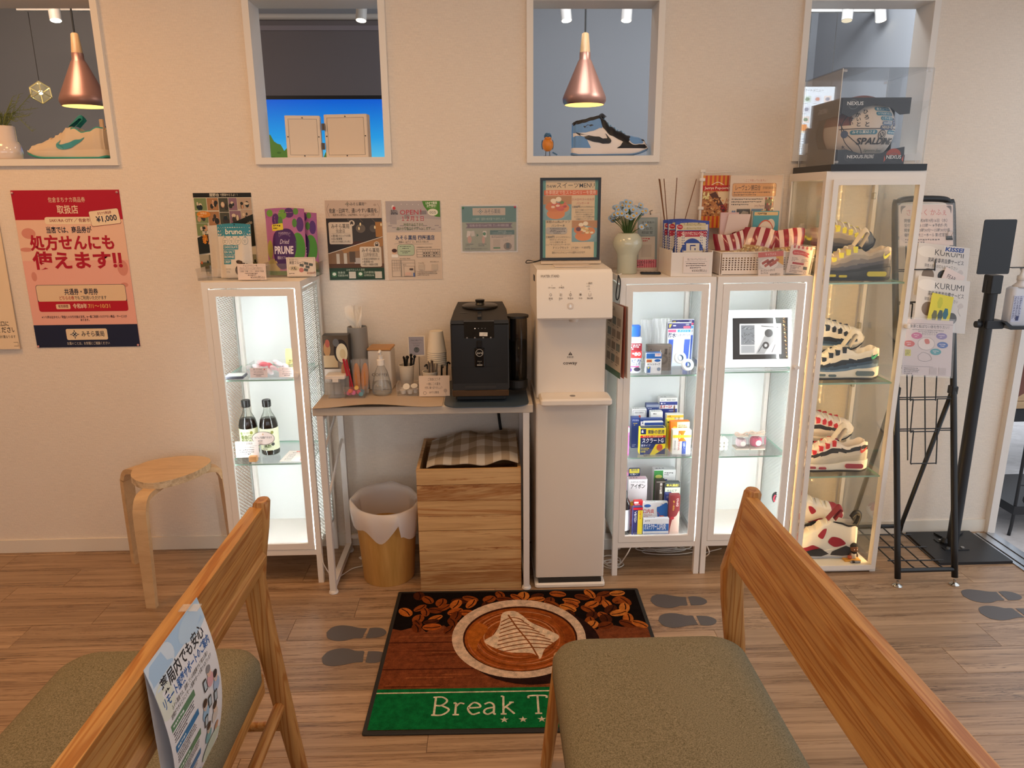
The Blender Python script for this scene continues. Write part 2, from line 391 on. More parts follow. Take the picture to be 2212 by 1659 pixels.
ZS, ZH = 1.586, 2.118                    # sill and head of the wall openings
OPEN = [-1.962, -.956, .053, 1.063]; OW = .502; FT = .024
wb = struct(B().box(-3.4, 2.06, 0, .105, 0, ZS-FT).go('wall_back', WALLP), 'beige textured wallpaper wall with four square openings'); B().box(-3.4, 2.06, 0, .105, ZH+FT, 2.8).go('wall_header', WALLP, wb)
xs = [-3.4]+[v for o in OPEN for v in (o, o+OW)]+[2.06]
for k in range(0, len(xs), 2): B().box(xs[k], xs[k+1], 0, .105, ZS-FT, ZH+FT).go('wall_pier', WALLP, wb)
for k, o in enumerate(OPEN):
    e = struct(bpy.data.objects.new('window_%d' % (k+1), None)); COL.objects.link(e); e.location = (o+OW/2, 0, ZS)
    for s in (-1, 1): B().box(min(s*OW/2, s*(OW/2-FT)), max(s*OW/2, s*(OW/2-FT)), -.014, .110, -FT, ZH-ZS+FT).go('frame_jamb', TRIMW, e)
    B().box(-OW/2+FT, OW/2-FT, -.014, .110, -FT, 0).go('frame_sill', TRIMW, e)
    B().box(-OW/2+FT, OW/2-FT, -.014, .110, ZH-ZS, ZH-ZS+FT).go('frame_head', TRIMW, e)
bb = struct(bpy.data.objects.new('baseboard_back', None)); COL.objects.link(bb)
for x0, x1 in ((-3.4, -1.545), (-1.544, .28), (.281, 2.06)): B().box(x0, x1, -.008, 0, .0005, .058).go('baseboard_strip', mat('e6dccd', .4), bb)
# floor of separate planks
FLW = wood('oak_vinyl_plank', '806246', 'b09070', 'X', 34, 2, .36, .032, crack=[(9, .488, .512, 'b4a698'), (5.5, .445, .458, '6a5a50')])
fl = struct(B().box(-3.4, 2.09, -5.0, .0, -.06, -.0024).go('floor', mat('55453a', .8)), 'brown wood plank floor')
PL, PWD = .914, .132
pb = B(); pb.add([(.0001, .0001, -.0022), (PL-.0001, .0001, -.0022), (PL-.0001, PWD-.0001, -.0022), (.0001, PWD-.0001, -.0022),
    (.0010, .0009, 0), (PL-.0010, .0009, 0), (PL-.0010, PWD-.0009, 0), (.0010, PWD-.0009, 0)], [(4, 5, 6, 7), (0, 1, 5, 4), (1, 2, 6, 5), (2, 3, 7, 6), (3, 0, 4, 7)])
pme = pb.mesh('plank', FLW)
rn = random.Random(3); OFF = [.0, .38, .17, .62, .46, .05, .74, .29]
for r in range(-1, 26):
    y0 = -.165-PWD*r; off = OFF[r % 8]*PL+rn.uniform(-.05, .05)
    x = -3.0+off
    while x < 2.05:
        if x+PL > 2.07: 
            pass
        elif x > -2.75 or True: put('plank', pme, fl, (x, y0, 0))
        x += PL
    if x-PL < 2.07 and x > 2.05:
        o = put('plank', pme, fl, (x-PL, y0, 0)); o.scale = ((2.075-(x-PL))/PL, 1, 1)
struct(B().box(-3.4, 2.2, -5.0, .0, 2.5, 2.56).go('ceiling', mat('efe9e0', .8)))
struct(B().box(-3.5, -3.4, -5.0, 2.3, 0, 2.8).go('wall_left', mat('e8dccb', .8)))
wf = struct(B().box(-3.5, 2.18, -5.1, -5.0, 0, .7).go('wall_front', mat('e8dccb', .8)))
for q in ((-3.5, 2.18, 2.2, 2.56), (-3.5, -2.6, .7, 2.2), (1.9, 2.18, .7, 2.2)): B().box(q[0], q[1], -5.1, -5.0, q[2], q[3]).go('wall_pier', mat('e8dccb', .8), wf)
struct(B().prism([(-5, 0), (-2.7, 0), (-2.7, 2.15), (0, 2.15), (0, 2.56), (-5, 2.56)], 2.09, 2.18, 'x').go('wall_right', mat('e8dccb', .8)))
t = struct(B().box(2.06, 2.092, -.03, .105, 0, 2.56).go('door_1', mat('e4dcd4', .4)), 'white door jamb at the end of the wall')
tr = struct(bpy.data.objects.new('trim_1', None)); COL.objects.link(tr)
ALU = mat('b9bcc0', .3, 1, name='aluminium')
for k in range(5): B().box(1.985+k*.022, 1.985+k*.022+(.016 if k % 2 else .019), -2.7, -.03, .0, .004+.004*(k % 2)).go('track_rail', ALU, tr)
# outdoors beyond the sliding door
GRD = wood('concrete_ground', 'aca6a4', 'cfcac8', 'X', 5, 1, .9, .6, rnd=False)
struct(B().box(2.092, 7, -6, 6, -.14, -.06).go('outside_ground', GRD), 'pale concrete paving outside the sliding door')
struct(B().box(4.6, 4.9, -6, 6, -.06, .5).go('outside_kerb', mat('77736f', .9)), 'grey low wall far outside the door')
# ------------------------------------------------------------------ the café behind the wall
GREY = mat('9a9ca1', .75, name='grey_paint')
struct(B().box(-3.4, 2.092, 2.2, 2.3, 0, 2.8).go('wall_cafe', GREY), 'grey painted wall of the room behind the openings')
struct(B().box(2.06, 2.092, .105, 2.2, 0, 2.8).go('wall_cafe_side', GREY))
struct(B().box(-3.4, 2.092, .105, 2.3, 2.75, 2.8).go('ceiling_cafe', mat('d9d6d2', .8)))
struct(B().box(-3.4, 2.092, .105, 2.3, -.05, 0).go('floor_cafe', mat('6b5646', .6)))
def spot(px, lean, label, on=6):
    p = at(px, 30, y=1.3); e = empty('ceiling_spotlight', (p.x, 1.3, 2.75), label, 'spotlight', group='spotlights behind the wall openings')
    zt = 2.41-2.75; WM = mat('d8d4cf', .4)
    B().cyl((0, 0, 0), (0, 0, zt+.02), .007, n=8).go('stem', WM, e)
    d = Vector((lean*.02, -.02, -.10)); t = Vector((0, 0, zt+.02))
    B().cyl(t, t+d, .028, .028, 20).go('lamp_body', WM, e, auto=40)
    B().cyl(t+d*.99, t+d*1.012, .0255, .0255, 20).go('lamp_face', emis('fff0d0', on), e)
spot(118, .6, 'white ceiling spotlight above the teal lined sneaker', 9); spot(783, -.3, 'white ceiling spotlight in front of the grey roller screen', 6)
spot(1220, .4, 'white ceiling spotlight left of the pink copper pendant', 14); spot(1355, -.4, 'white ceiling spotlight right of the copper pendant lamp', 6)
spot(1831, -.5, 'white ceiling spotlight left of pair above the basketball', 1); spot(1898, .3, 'white ceiling spotlight right of pair above the basketball', 4)
def track(px0, px1, py, label):
    a = at(px0, py, y=1.42); c = at(px1, py, y=1.42); z = a.z
    e = empty('lighting_track', ((a.x+c.x)/2, 1.42, z), label, 'light track'); w = c.x-a.x; WM = mat('dcd9d4', .4)
    B().box(-w/2, w/2, -.015, .015, -.015, .015).go('rail', WM, e)
    for s in (-.35, .35): B().cyl((s*w, 0, 0), (s*w, 0, 2.75-z), .005, n=8).go('hanger', WM, e)
track(38, 260, 17, 'white track rail behind the window with the teal lined sneaker'); track(1690, 1940, 20, 'white track rail behind the basketball window')
def pendant(px, label):
    p = at(px, 220, y=1.2); e = empty('pendant_lamp', (p.x, 1.2, 2.75), label, 'pendant lamp', group='copper pendants'); z = lambda v: v-2.75
    COP = mat('b98470', .38, .6, name='copper_paint')
    B().cyl((0, 0, z(2.75)), (0, 0, z(2.25)), .0045, n=8).go('cord', mat('15130f', .6), e)
    B().lathe([(.012, z(2.255)), (.018, z(2.25)), (.027, z(2.16))], 20).go('wood_neck', wood('ash_wood', 'b98a5c', 'd9ae7c', 'Z', 30, rnd=False), e, auto=50)
    prof = [(.028, 2.160), (.029, 2.128), (.036, 2.118), (.108, 1.955), (.114, 1.938), (.113, 1.922), (.104, 1.905)]
    B().lathe([(r, z(v)) for r, v in prof], 40, cap0=False, cap1=False).go('shade', COP, e, smooth=True)
    B().lathe([(r-.003, z(v)) for r, v in reversed(prof[2:])], 40, cap0=False, cap1=True).go('shade_lining', mat('ffe79a', .6, emit=.8), e, smooth=True)  # lining emits on its own, imitating the bulb's yellow glow inside the shade
    B().ball((0, 0, z(1.99)), .03).go('bulb', emis('ffdf9a', 5), e, smooth=True)
pendant(1262, 'copper cone pendant lamp above the blue and black sneaker'); pendant(182, 'copper cone pendant lamp above the teal lined sneaker')
# crystal light
p = at(88, 200, y=1.5); e = empty('crystal_pendant', (p.x, 1.5, 2.75), 'small faceted glass cube light on a thin wire', 'pendant lamp')
B().cyl((0, 0, 0), (0, 0, p.z+.04-2.75), .0018, n=6).go('wire', mat('3a3530', .5), e)
zc = p.z-2.75; c0 = Vector((0, 0, zc)); M3 = Matrix.Rotation(.6, 3, 'Z') @ Matrix.Rotation(.95, 3, 'X') @ Matrix.Rotation(.7, 3, 'Y')
cv = [c0+M3 @ Vector((a, b_, c_))*.034 for a in (-1, 1) for b_ in (-1, 1) for c_ in (-1, 1)]; b = B()
for i in range(8):
    for j in range(i):
        if bin(i ^ j).count('1') == 1: b.cyl(cv[i], cv[j], .003, n=6)
b.go('edge_frame', mat('e8d9a0', .2, .3), e); B().hexa([cv[k] for k in (0, 4, 6, 2, 1, 5, 7, 3)]).go('glass_cube', glass(gloss=.5, alpha=.12, body=(1, .9, .6), name='crystal'), e)
B().ball(c0, .011).go('bulb', emis('ffe9b0', 22), e, smooth=True)
# projection screen
e = empty('projection_screen', (-1.12, 2.02, 1.2), 'pulled down grey screen showing blue sky and a green hill', 'screen'); w = 1.0
B().cyl((-w, 0, 1.31), (w, 0, 1.31), .018, n=14).go('top_bar', mat('c9c6c2', .5), e)
for s in (-.7, .7): B().cyl((s, 0, 1.31), (s, 0, 1.551), .004, n=8).go('hanger', mat('c9c6c2', .5), e)
B().box(-w, w, .01, .014, .86, 1.30).go('screen_fabric', mat('6f6a6e', .8), e); B().box(-w, w, .004, .010, 1.235, 1.262).go('upper_band', mat('857f88', .7), e)
B().box(-w, w, -.002, .014, .838, .86).go('dark_edge', mat('0a0a0c', .5), e)
def skymat():
    m, b_, N, L = nodes_mat('screen_picture', .3)
    tc = N('ShaderNodeTexCoord'); sp = N('ShaderNodeSeparateXYZ'); L(tc.outputs['Object'], sp.inputs[0])
    mr = N('ShaderNodeMapRange'); mr.inputs['From Min'].default_value = .42; mr.inputs['From Max'].default_value = .84; L(sp.outputs['Z'], mr.inputs[0])
    r = ramp(N, [(0, '6fd8f4'), (.45, '23a4f0'), (1, '0560dc')]); L(mr.outputs[0], r.inputs[0])
    L(r.outputs[0], b_.inputs['Emission Color']); b_.inputs['Emission Strength'].default_value = .95; b_.inputs['Base Color'].default_value = (0, 0, 0, 1)
    return m
B().box(-w, w, 0, .012, .0, .838).go('sky_picture', skymat(), e)
pr = Pr(200, 84)
hp = [(0, 84)]+[(x, 25+9*math.sin(x*.09)+(x-70)**2*.004+1.6*math.sin(x*1.3)+1.2*math.sin(x*2.9)) for x in range(0, 120, 2)]+[(118, 84)]
pr.G(hp, '4c6b2a'); rn = random.Random(5)
for k in range(220):
    x = rn.uniform(0, 112); y = 30+9*math.sin(x*.09)+(x-70)**2*.004+rn.uniform(0, 30); pr.E(x, y, rn.uniform(.8, 2.2), rn.uniform(.5, 1.5), rn.choice(['3c5a22', '5f7f35', '728f44', '35501f']), 7)
pr.go(e, 2.0, lambda x, z, d: (x, -.001-d, z), name='hill_picture', mtl=inkemit(.8))
# hanging menu panel seen through the fourth opening
p = at(1757, 335, y=1.6); pr = Pr(60, 145); pr.R(0, 0, 60, 145, '1c1c1e').R(1.2, 1.2, 57.6, 143, 'dfe9f2').T('ザートメニュー', 5, 5, 6, '222222', 34)
for r in range(4):
    for c in range(3):
        x = 5+c*18; y = 18+r*19; pr.R(x, y, 13, 12, ['c5d6d0', 'd6dbe6', 'e4d5cd', 'd8c8b0'][(r+c) % 4]).E(x+6.5, y+6, 4, 3.4, ['6f8a70', 'c98a78', '8a8fa0', 'b07a48'][(r*2+c) % 4]).lines(x, y+13.5, 12, 1, 2, 1.1, '555555', r*3+c)
pr.R(1.5, 71, 13, 12, 'd98a48').lines(5, 98, 50, 9, 4.6, 1.3, '777777', 9)
e = empty('menu_board', (p.x-.005, 1.6, 1.62), 'white illuminated menu panel hung on wires behind the basketball carton', 'menu panel')
B().box(-.1, .1, .002, .02, 0, .43).go('panel_frame', mat('1b1b1d', .5), e); pr.go(e, .2, h=.43, mtl=inkemit(1.0))
for s in (-1, 1): B().cyl((s*.075, .01, .43), (s*.075, .01, 2.75-1.62), .0015, n=6).go('wire', mat('55504a', .5), e)
# ================================================================== glass cabinets
CW, CDp, CH = .34, .30, 1.16
PANE = glass(gloss=.06, name='cabinet_glass'); SHELFG = glass(tint=(.98, .994, .988), gloss=.12, name='shelf_glass'); SHELFE = mat('9fc4b4', .15, name='glass_edge', spec=.8)
CABW = mat('efe8e0', .38, name='white_powder_coat')
def mesh_panel():
    b = B(); d = CDp-.044; z0, z1 = .145, 1.12; dz, dx = .0078, .022; nr = int((z1-z0)/dz); nc = int(d/dx*2)
    for r in range(nr):
        vs = []; zc = z0+(r+.5)*dz
        for k in range(nc+1):
            s = (1 if (k+r) % 2 else -1); y = d*k/nc; zz = zc+s*dz*.24
            vs += [(-.0014, y, zz-.0034), (.0014, y, zz+.0034)]
        b.add(vs, [(2*k, 2*k+2, 2*k+3, 2*k+1) for k in range(nc)])
    b.box(-.003, .003, -.002, .006, z0-.004, z1+.004); b.box(-.003, .003, d-.006, d+.002, z0-.004, z1+.004); b.box(-.003, .003, -.002, d+.002, z0-.008, z0); b.box(-.003, .003, -.002, d+.002, z1, z1+.008)
    return b.mesh('mesh_panel', mat('dfe3e0', .4, name='white_mesh'))
MESHP = mesh_panel()
def shelf_glass(name, x0, x1, y0, y1, z, parent, t=.005):
    b = B(); b.add([(x0, y0, z), (x1, y0, z), (x1, y1, z), (x0, y1, z), (x0, y0, z+t), (x1, y0, z+t), (x1, y1, z+t), (x0, y1, z+t)], [(3, 2, 1, 0), (4, 5, 6, 7)])
    b.mi(1).add([(x0, y0, z), (x1, y0, z), (x1, y1, z), (x0, y1, z), (x0, y0, z+t), (x1, y0, z+t), (x1, y1, z+t), (x0, y1, z+t)], [(0, 1, 5, 4), (1, 2, 6, 5), (2, 3, 7, 6), (3, 0, 4, 7)])
    return b.go(name, [SHELFG, SHELFE], parent)
def frame4(b, x0, x1, y0, y1, z0, z1, t):
    b.box(x0, x1, y0, y1, z0, z0+t); b.box(x0, x1, y0, y1, z1-t, z1); b.box(x0, x0+t, y0, y1, z0+t, z1-t); b.box(x1-t, x1, y0, y1, z0+t, z1-t); return b
LEDC = emis('f2fbff', 42.0, 'led_cool')
def cabinet(x, y, label, shelves, knob_right=True, led=LEDC):
    e = empty('glass_cabinet', (x, y, 0), label, 'cabinet', group='white mesh sided glass cabinets'); P = .020
    for px in (0, CW-P):
        for py in (0, CDp-P): B().box(px, px+P, py, py+P, 0, CH-.022).go('post', CABW, e)
    B().box(0, CW, 0, CDp, CH-.022, CH).go('top_panel', CABW, e)
    B().box(P, CW-P, .001, CDp-.002, .118, .140).go('bottom_panel', CABW, e)
    B().box(P, CW-P, CDp-.014, CDp-.010, .14, CH-.022).go('back_panel', mat('e9ecea', .35, name='white_back'), e)
    b = B().box(P, P+.014, CDp-.035, CDp-.014, .14, CH-.022); b.go('back_rail', CABW, e); B().box(CW-P-.014, CW-P, CDp-.035, CDp-.014, .14, CH-.022).go('back_rail', CABW, e)
    for px in (.010, CW-.010):
        o = put('mesh_panel', MESHP, e, (px, .022, 0)); o['kind'] = 'stuff'
    d = frame4(B(), P+.001, CW-P-.004, -.001, .014, .142, CH-.026, .024).go('door', CABW, e)
    B().box(P+.02, CW-P-.02, .005, .009, .16, CH-.045).go('pane', PANE, d)
    kx = CW-P-.016; kz = at(644, 808, y=y).z
    B().cyl((kx, -.001, kz), (kx, -.018, kz), .007, .009, 16).cyl((kx, -.018, kz), (kx, -.0185, kz), .006, .006, 12).go('knob', CABW, d, auto=40)
    for z in shelves: shelf_glass('shelf', P+.001, CW-P-.001, .022, CDp-.016, z, e)
    for px in (P+.002, CW-P-.008): B().box(px, px+.005, .017, .024, .15, CH-.03).go('led_strip', led, e)
    return e
CA = cabinet(-1.092, -.312, 'white glass cabinet holding two dark sauce bottles left of the desk', (.478, .800))
CB = cabinet(.367, -.312, 'white glass cabinet packed with medicine boxes beside the water dispenser', (.475, .795))
CC = cabinet(.713, -.312, 'white glass cabinet with a framed picture beside the sneaker cabinet', (.473, .803))
# cut out instruction sticker inside the first cabinet
pr = Pr(60, 26); pr.R(0, 0, 60, 26, 'fafafa'); pr.box(.5, .5, 59, 25, .5, 'b9bdbd')
pr.L([(5, 6), (8, 6), (6.5, 3.6), (5, 6)], .6, '444444')
for a in (13, 38):
    for q in ([(a, 5), (a, 20), (a+4, 22), (a+4, 7), (a, 5)], [(a+4, 7), (a+9, 5), (a+9, 20), (a+4, 22)], [(a+9, 5), (a+14, 7), (a+14, 19), (a+9, 18)]): pr.L(q, .6, '555555')
pr.L([(36, 4), (54, 22)], .7, '555555').L([(54, 4), (36, 22)], .7, '555555').lines(4, 23.4, 20, 1, 2, .9, '888888', 3)
o = pr.go(CA, .072, lambda x, z, d: (x+.262, CDp-.0145-d, z+1.082), 'instruction_sticker')
# ------------------------------------------------------------------ tall sneaker cabinet
TX, TY, TW, TD, TH = 1.059, -.326, .347, .312, 1.515
CT = empty('glass_cabinet', (TX, TY, 0), 'tall clear glass cabinet full of sneakers beside the brochure rack', 'cabinet')
TWHT = mat('ede6dd', .35, name='white_powder_coat_tall'); P = .022
for px in (0, TW-P):
    for py in (0, TD-P): B().box(px, px+P, py, py+P, .0, TH).go('post', TWHT, CT)
b = B(); b.box(P, TW-P, 0, P, TH-.028, TH); b.box(P, TW-P, TD-P, TD, TH-.028, TH); b.box(0, P, P, TD-P, TH-.028, TH); b.box(TW-P, TW, P, TD-P, TH-.028, TH); b.box(P, TW-P, P, TD-P, TH-.006, TH); b.go('top_frame', TWHT, CT)
B().box(P, TW-P, 0, TD, .004, .030).go('bottom_panel', TWHT, CT)
TG = glass(tint=(.985, .985, .96), gloss=.14, name='display_glass')
d = frame4(B(), P+.001, TW-P+.016, -.010, -.0005, .014, TH-.028, .018).go('door', TWHT, CT); B().box(P+.016, TW-P, -.006, -.003, .03, TH-.045).go('pane', TG, d)
kz = at(1953, 703, y=TY).z; B().bbox(TW-P+.004, TW-P+.020, -.03, -.010, kz-.008, kz+.008, .005).go('knob', mat('efe6da', .3), d)
B().box(.005, .008, P, TD-P, .03, TH-.028).go('side_pane', TG, CT); B().box(TW-.008, TW-.005, P, TD-P, .03, TH-.028).go('side_pane', TG, CT); B().box(P, TW-P, TD-.010, TD-.007, .03, TH-.028).go('back_pane', TG, CT)
TS = [.030]+[at(1850, py, y=TY+.03).z for py in (1024, 824, 609)]
for z in TS[1:]: shelf_glass('shelf', P, TW-P, .012, TD-.014, z-.006, CT, .006)
for z in (1.42, 1.22, .92, .68, .5): 
    B().bbox(TW-P-.012, TW-P-.002, TD-P-.022, TD-P, z, z+.024, .003).go('hinge_clip', mat('b8b09c', .3, .6), CT)
LW = emis('ffd08a', 80, 'led_warm')
for lx, ly in ((.0095, P+.005), (TW-.0125, P+.005)):
    b = B(); b.box(lx-.002, lx+.002, ly-.002, ly+.002, .04, TH-.03); b.mi(1)
    for k in range(44): b.box(lx-.0026, lx+.0026, ly-.0026, ly+.0026, .05+k*.0325, .0545+k*.0325)
    b.go('led_strip', [emis('ffcf8c', 22, 'led_warm_tape'), LW], CT)
# ================================================================== sneakers
def lerp(tab, u):
    for (a, x), (c, y) in zip(tab, tab[1:]):
        if u <= c:
            t = (u-a)/(c-a) if c > a else 0; t = t*t*(3-2*t) if len(tab) > 3 else t; return x+(y-x)*t
    return tab[-1][1]
def sneaker(name, label, st, loc, rz=0, rx=0, ry=0, L=.29, parent=None, group=None):
    """toe towards +x, origin under the middle; st holds shape tables and colours"""
    e = empty(name, loc, label, 'sneaker', group=group); e.rotation_euler = (rx, ry, rz)
    hw = st.get('hw', [(0, .020), (.04, .030), (.12, .035), (.35, .033), (.55, .041), (.72, .046), (.86, .043), (.95, .033), (.985, .022), (1, .012)])
    rim, mid, sole = st['rim'], st['mid'], st['sole']      # collar line, centre line, top of the sole
    X = lambda u: (u-.5)*L
    def sect(u):
        """outline across at u: list of (y,z)"""
        w = lerp(hw, u); zr = lerp(rim, u); zm = lerp(mid, u); zs = lerp(sole, u)-.004; tp = lerp(st['tw'], u)*w; out = []
        n = 18
        for k in range(n+1):
            t = k/n; z = zs+(zr-zs)*t; y = w*(1-t)**.0+0; y = w*(1-.0*t)-(w-tp)*t**1.7; y += .004*math.sin(t*PI); out.append((y, z))
        m = 5; op = zm < zr-.012
        for k in range(1, m+1):
            t = k/m
            if op: y = tp*(1-.16*min(1, t*4)-.84*max(0, (t-.25)/.75)); z = zr+.003*math.sin(min(1, t*4)*PI)-(zr-zm)*max(0, (t-.1)/.9)**.6
            else: a = t*PI/2; y = tp*math.cos(a); z = zr+(zm-zr)*math.sin(a)
            out.append((y, z))
        return out
    NU = 84; us = [.5-.5*math.cos(PI*i/NU) for i in range(NU+1)]; us = [.35*a+.65*i/NU for i, a in enumerate(us)]
    rows = []
    for u in us:
        s = sect(u); rows.append([(y, z) for y, z in s]+[(-y, z) for y, z in s[-2::-1]])
    nv = len(rows[0]); b = B(); cols = st['cols']; names = list(dict.fromkeys(c for c in cols.values())); mats = [mat(c, st.get('rough', .55), name='shoe_upper') for c in names]
    vs = [(X(u), y, z) for u, r in zip(us, rows) for y, z in r]; fs = []; ms = []
    for i in range(NU):
        uc = (us[i]+us[i+1])/2; zs = lerp(sole, uc); zr = lerp(rim, uc)
        for j in range(nv-1):
            f = (i*nv+j, (i+1)*nv+j, (i+1)*nv+j+1, i*nv+j+1); fs.append(f)
            kk = min(j, nv-2-j); zc = sum(vs[q][2] for q in f)/4; inside = kk >= 20 and lerp(mid, uc) < zr-.012
            h = (zc-zs)/max(zr-zs, .001) if kk < 18 else 1.01
            key = 'lining' if inside else st['paint'](uc, h, zc, kk >= 18)
            ms.append(names.index(cols[key]))
    fs.append(tuple(range(nv))); ms.append(names.index(cols['heel'])); fs.append(tuple(range(NU*nv+nv-1, NU*nv-1, -1))); ms.append(names.index(cols['toe']))
    b.v = vs; b.f = fs; b.m = ms; b.go('upper', mats, e, auto=55)
    # sole: midsole wall and outsole
    def slab(z0f, z1f, gw, name, m):
        bb = B(); v2 = []; n = 36
        for z, sc in ((z0f, .94), (lambda u: z0f(u)*.5+z1f(u)*.5, 1.02), (z1f, 1.0)):
            for sgn in (1, -1):
                for i in range(n+1):
                    u = i/n if sgn > 0 else 1-i/n; v2.append((X(u)*(1+gw*.5), sgn*(lerp(hw, u)+gw*.06)*sc, z(u)))
        q = 2*(n+1); ff = []
        for r in range(2): ff += [(r*q+i, r*q+(i+1) % q, (r+1)*q+(i+1) % q, (r+1)*q+i) for i in range(q)]
        ff += [(i, q-1-i, q-2-i, i+1) for i in range(n)]; ff += [(2*q+i+1, 2*q+q-2-i, 2*q+q-1-i, 2*q+i) for i in range(n)]
        bb.add(v2, ff); return bb.go(name, m, e, auto=50)
    spring = lambda u: .022*max(0, (u-.72)/.28)**2+.006*max(0, (.08-u)/.08)
    ot = st.get('outsole_t', .007)
    slab(lambda u: spring(u)+ot, lambda u: max(lerp(sole, u), spring(u)+ot+.004), .05, 'midsole', mat(st['midsole'], .5, name='shoe_sole'))
    slab(spring, lambda u: spring(u)+ot, .05, 'outsole', mat(st['outsole'], .6, name='shoe_outsole'))
    def side(u, h, off=.001, sg=-1):
        s = sect(u); k = max(0, min(18, h*18)); i = min(17, int(k)); t = k-i; y = s[i][0]*(1-t)+s[i+1][0]*t; z = s[i][1]*(1-t)+s[i+1][1]*t
        return (X(u), sg*(y+off), z)
    def decal(pts, col, nm, off=.0022, both=True):
        """smooth outline in (u,h) laid on the shoe's flank"""
        for sg in ((-1, 1) if both else (-1,)):
            q = [(p.x, p.y) for p in smooth_path([(a, c, 0) for a, c in pts], 5, True)]
            B().add([side(u, h, off, sg) for u, h in q], [tuple(range(len(q)))]).go(nm, mat(col, .4), e)
    if 'panels' in st:
        for sg in (-1, 1):
            pn = Pr(100, 100)
            for pts, col in st['panels']: pn.S([(a*100, 100-c*100) for a, c in pts], col)
            pn.go(e, 1.0, lambda x, zz, d: side(x+.5, zz, .0007+d*4, sg), 'colour_panels', h=1.0, sub=.02, eps=.00001)
    for pts, col, nm in st.get('decals', []): decal(pts, col, nm)
    # laces and tongue
    l0, l1, nl = st['lace']; lc = mat(st['lace_col'], .7, name='lace')
    for k in range(nl):
        u = l0+(l1-l0)*k/max(nl-1, 1); s = sect(u); zt = max(p_[1] for p_ in s[18:]); tw = s[18][0]*.62+.003
        du = .012*(1 if k % 2 else -1)
        B().tube(smooth_path([(X(u+du), -tw-.004, s[18][1]+.000), (X(u+du*.3), -tw*.5, zt+.001), (X(u), 0, zt+.002), (X(u-du*.3), tw*.5, zt+.001), (X(u-du), tw+.004, s[18][1])], 3), .0028, 6).go('lace', lc, e, smooth=True)
        if st.get('loop'): 
            for sg in (-1, 1): B().box(X(u)-.007, X(u)+.007, min(sg*(s[16][0]+.0022), sg*(s[18][0]*.62)), max(sg*(s[16][0]+.0022), sg*(s[18][0]*.62)), s[15][1], s[18][1]+.006).go('eyelet_loop', mat(st['loop'], .5), e)
    tu, th, tl = st['tongue']; s = sect(tu); w = s[18][0]*.72
    def tong(a, c, o=0):
        z = lerp(mid, tu)+th*c; x = X(tu)-tl*c; return (x+.004*math.cos((a-.5)*PI)+o, (a-.5)*2*w*(1-.12*c), z+.004*math.sin(a*PI)-.010*(2*a-1)**2*c)
    B().grid(lambda a, c: tong(a, c, .014*(1-.3*c)), 8, 6).grid(lambda a, c: tong(1-a, c, -.014*(1-.3*c)), 8, 6).grid(lambda a, c: (lambda p_, q_: (p_[0]+(q_[0]-p_[0])*c, p_[1], p_[2]+.006*math.sin(c*PI)))(tong(a, 1, .0098), tong(a, 1, -.0098)), 8, 4).go('tongue', mat(st['tongue_col'], .6), e, smooth=True)
    for fn in st.get('extra', []): fn(e, X, sect, side)
    return e
def swoosh(u0, u1, h0, h1, flip=False):
    """tick outline in flank coordinates: hook near u1 (toe side), tail near u0"""
    p = [(0, .95), (.25, .68), (.5, .47), (.70, .40), (.82, .46), (.89, .64), (.84, .98), (.97, .76), (1.0, .45), (.95, .15), (.82, -.03), (.66, -.05), (.45, .08), (.22, .42)]
    return [(u0+(u1-u0)*a, h0+(h1-h0)*c) for a, c in p]
def am_paint(u, h, z, top):
    if u > .88 or (h < .28 and u > .80): return 'toe'
    w = .06*math.sin(u*9)
    if h < .16+w: return 'b0'
    if h < .36+w: return 'b1'
    if h < .58+w: return 'b2'
    if h < .80+w: return 'b3'
    return 'b4'
AM = dict(rim=[(0, .098), (.06, .102), (.15, .092), (.28, .082), (.40, .094), (.48, .096), (.60, .080), (.74, .062), (.86, .052), (.95, .045), (1, .034)],
          mid=[(0, .088), (.05, .06), (.12, .045), (.36, .045), (.42, .098), (.48, .106), (.60, .092), (.74, .074), (.86, .064), (.95, .055), (1, .038)],
          sole=[(0, .042), (.25, .036), (.45, .028), (.6, .026), (.85, .028), (1, .028)],
          tw=[(0, .8), (.15, .86), (.4, .72), (.6, .66), (.8, .62), (1, .5)], paint=am_paint, lace=(.46, .80, 5), tongue=(.42, .050, .028))
def am(c, mids, outs, bubble, lace, loop, tongue, tick):
    d = dict(AM); d.update(cols=dict(toe=c[0], b0=c[1], b1=c[2], b2=c[3], b3=c[4], b4=c[5], heel=c[2], lining=c[6]), midsole=mids, outsole=outs, lace_col=lace, loop=loop, tongue_col=tongue)
    def ex(e, X, sect, side):
        for u0, u1, z0, z1 in ((.06, .30, .014, .029), (.56, .66, .012, .019), (.70, .80, .014, .021)):
            for sg in (-1, 1):
                pts = rrect(X(u1)-X(u0), z1-z0, (z1-z0)*.5, 4); w = lerp([(0, .038), (.3, .0385), (.6, .048), (.8, .050)], (u0+u1)/2)
                B().prism([(a+(X(u0)+X(u1))/2, q+(z0+z1)/2) for a, q in pts], sg*w-.003, sg*w+.003, 'y').go('air_window', mat(bubble, .15, coat=.6), e)
    d['extra'] = [ex]; d['decals'] = [(swoosh(.015, .12, .50, .80), tick, 'tick_logo')]
    return d
S_YEL = am(['4a4a4d', '3a393c', '55525a', '7d7572', 'a2978c', 'b9ac9d', 'e6e0d4'], '37363a', '232326', 'c9bd4a', 'e9e4d8', 'f1e84a', 'd9cfbf', 'e9e84a')
S_BLU = am(['efe9e2', '6d89a6', '3f5670', '262e3b', 'e9e2d6', 'efe9e0', 'efe8da'], 'efe9df', '2c3038', '6e8088', 'efe9df', '2a3340', 'e9e2d6', '43b58a')
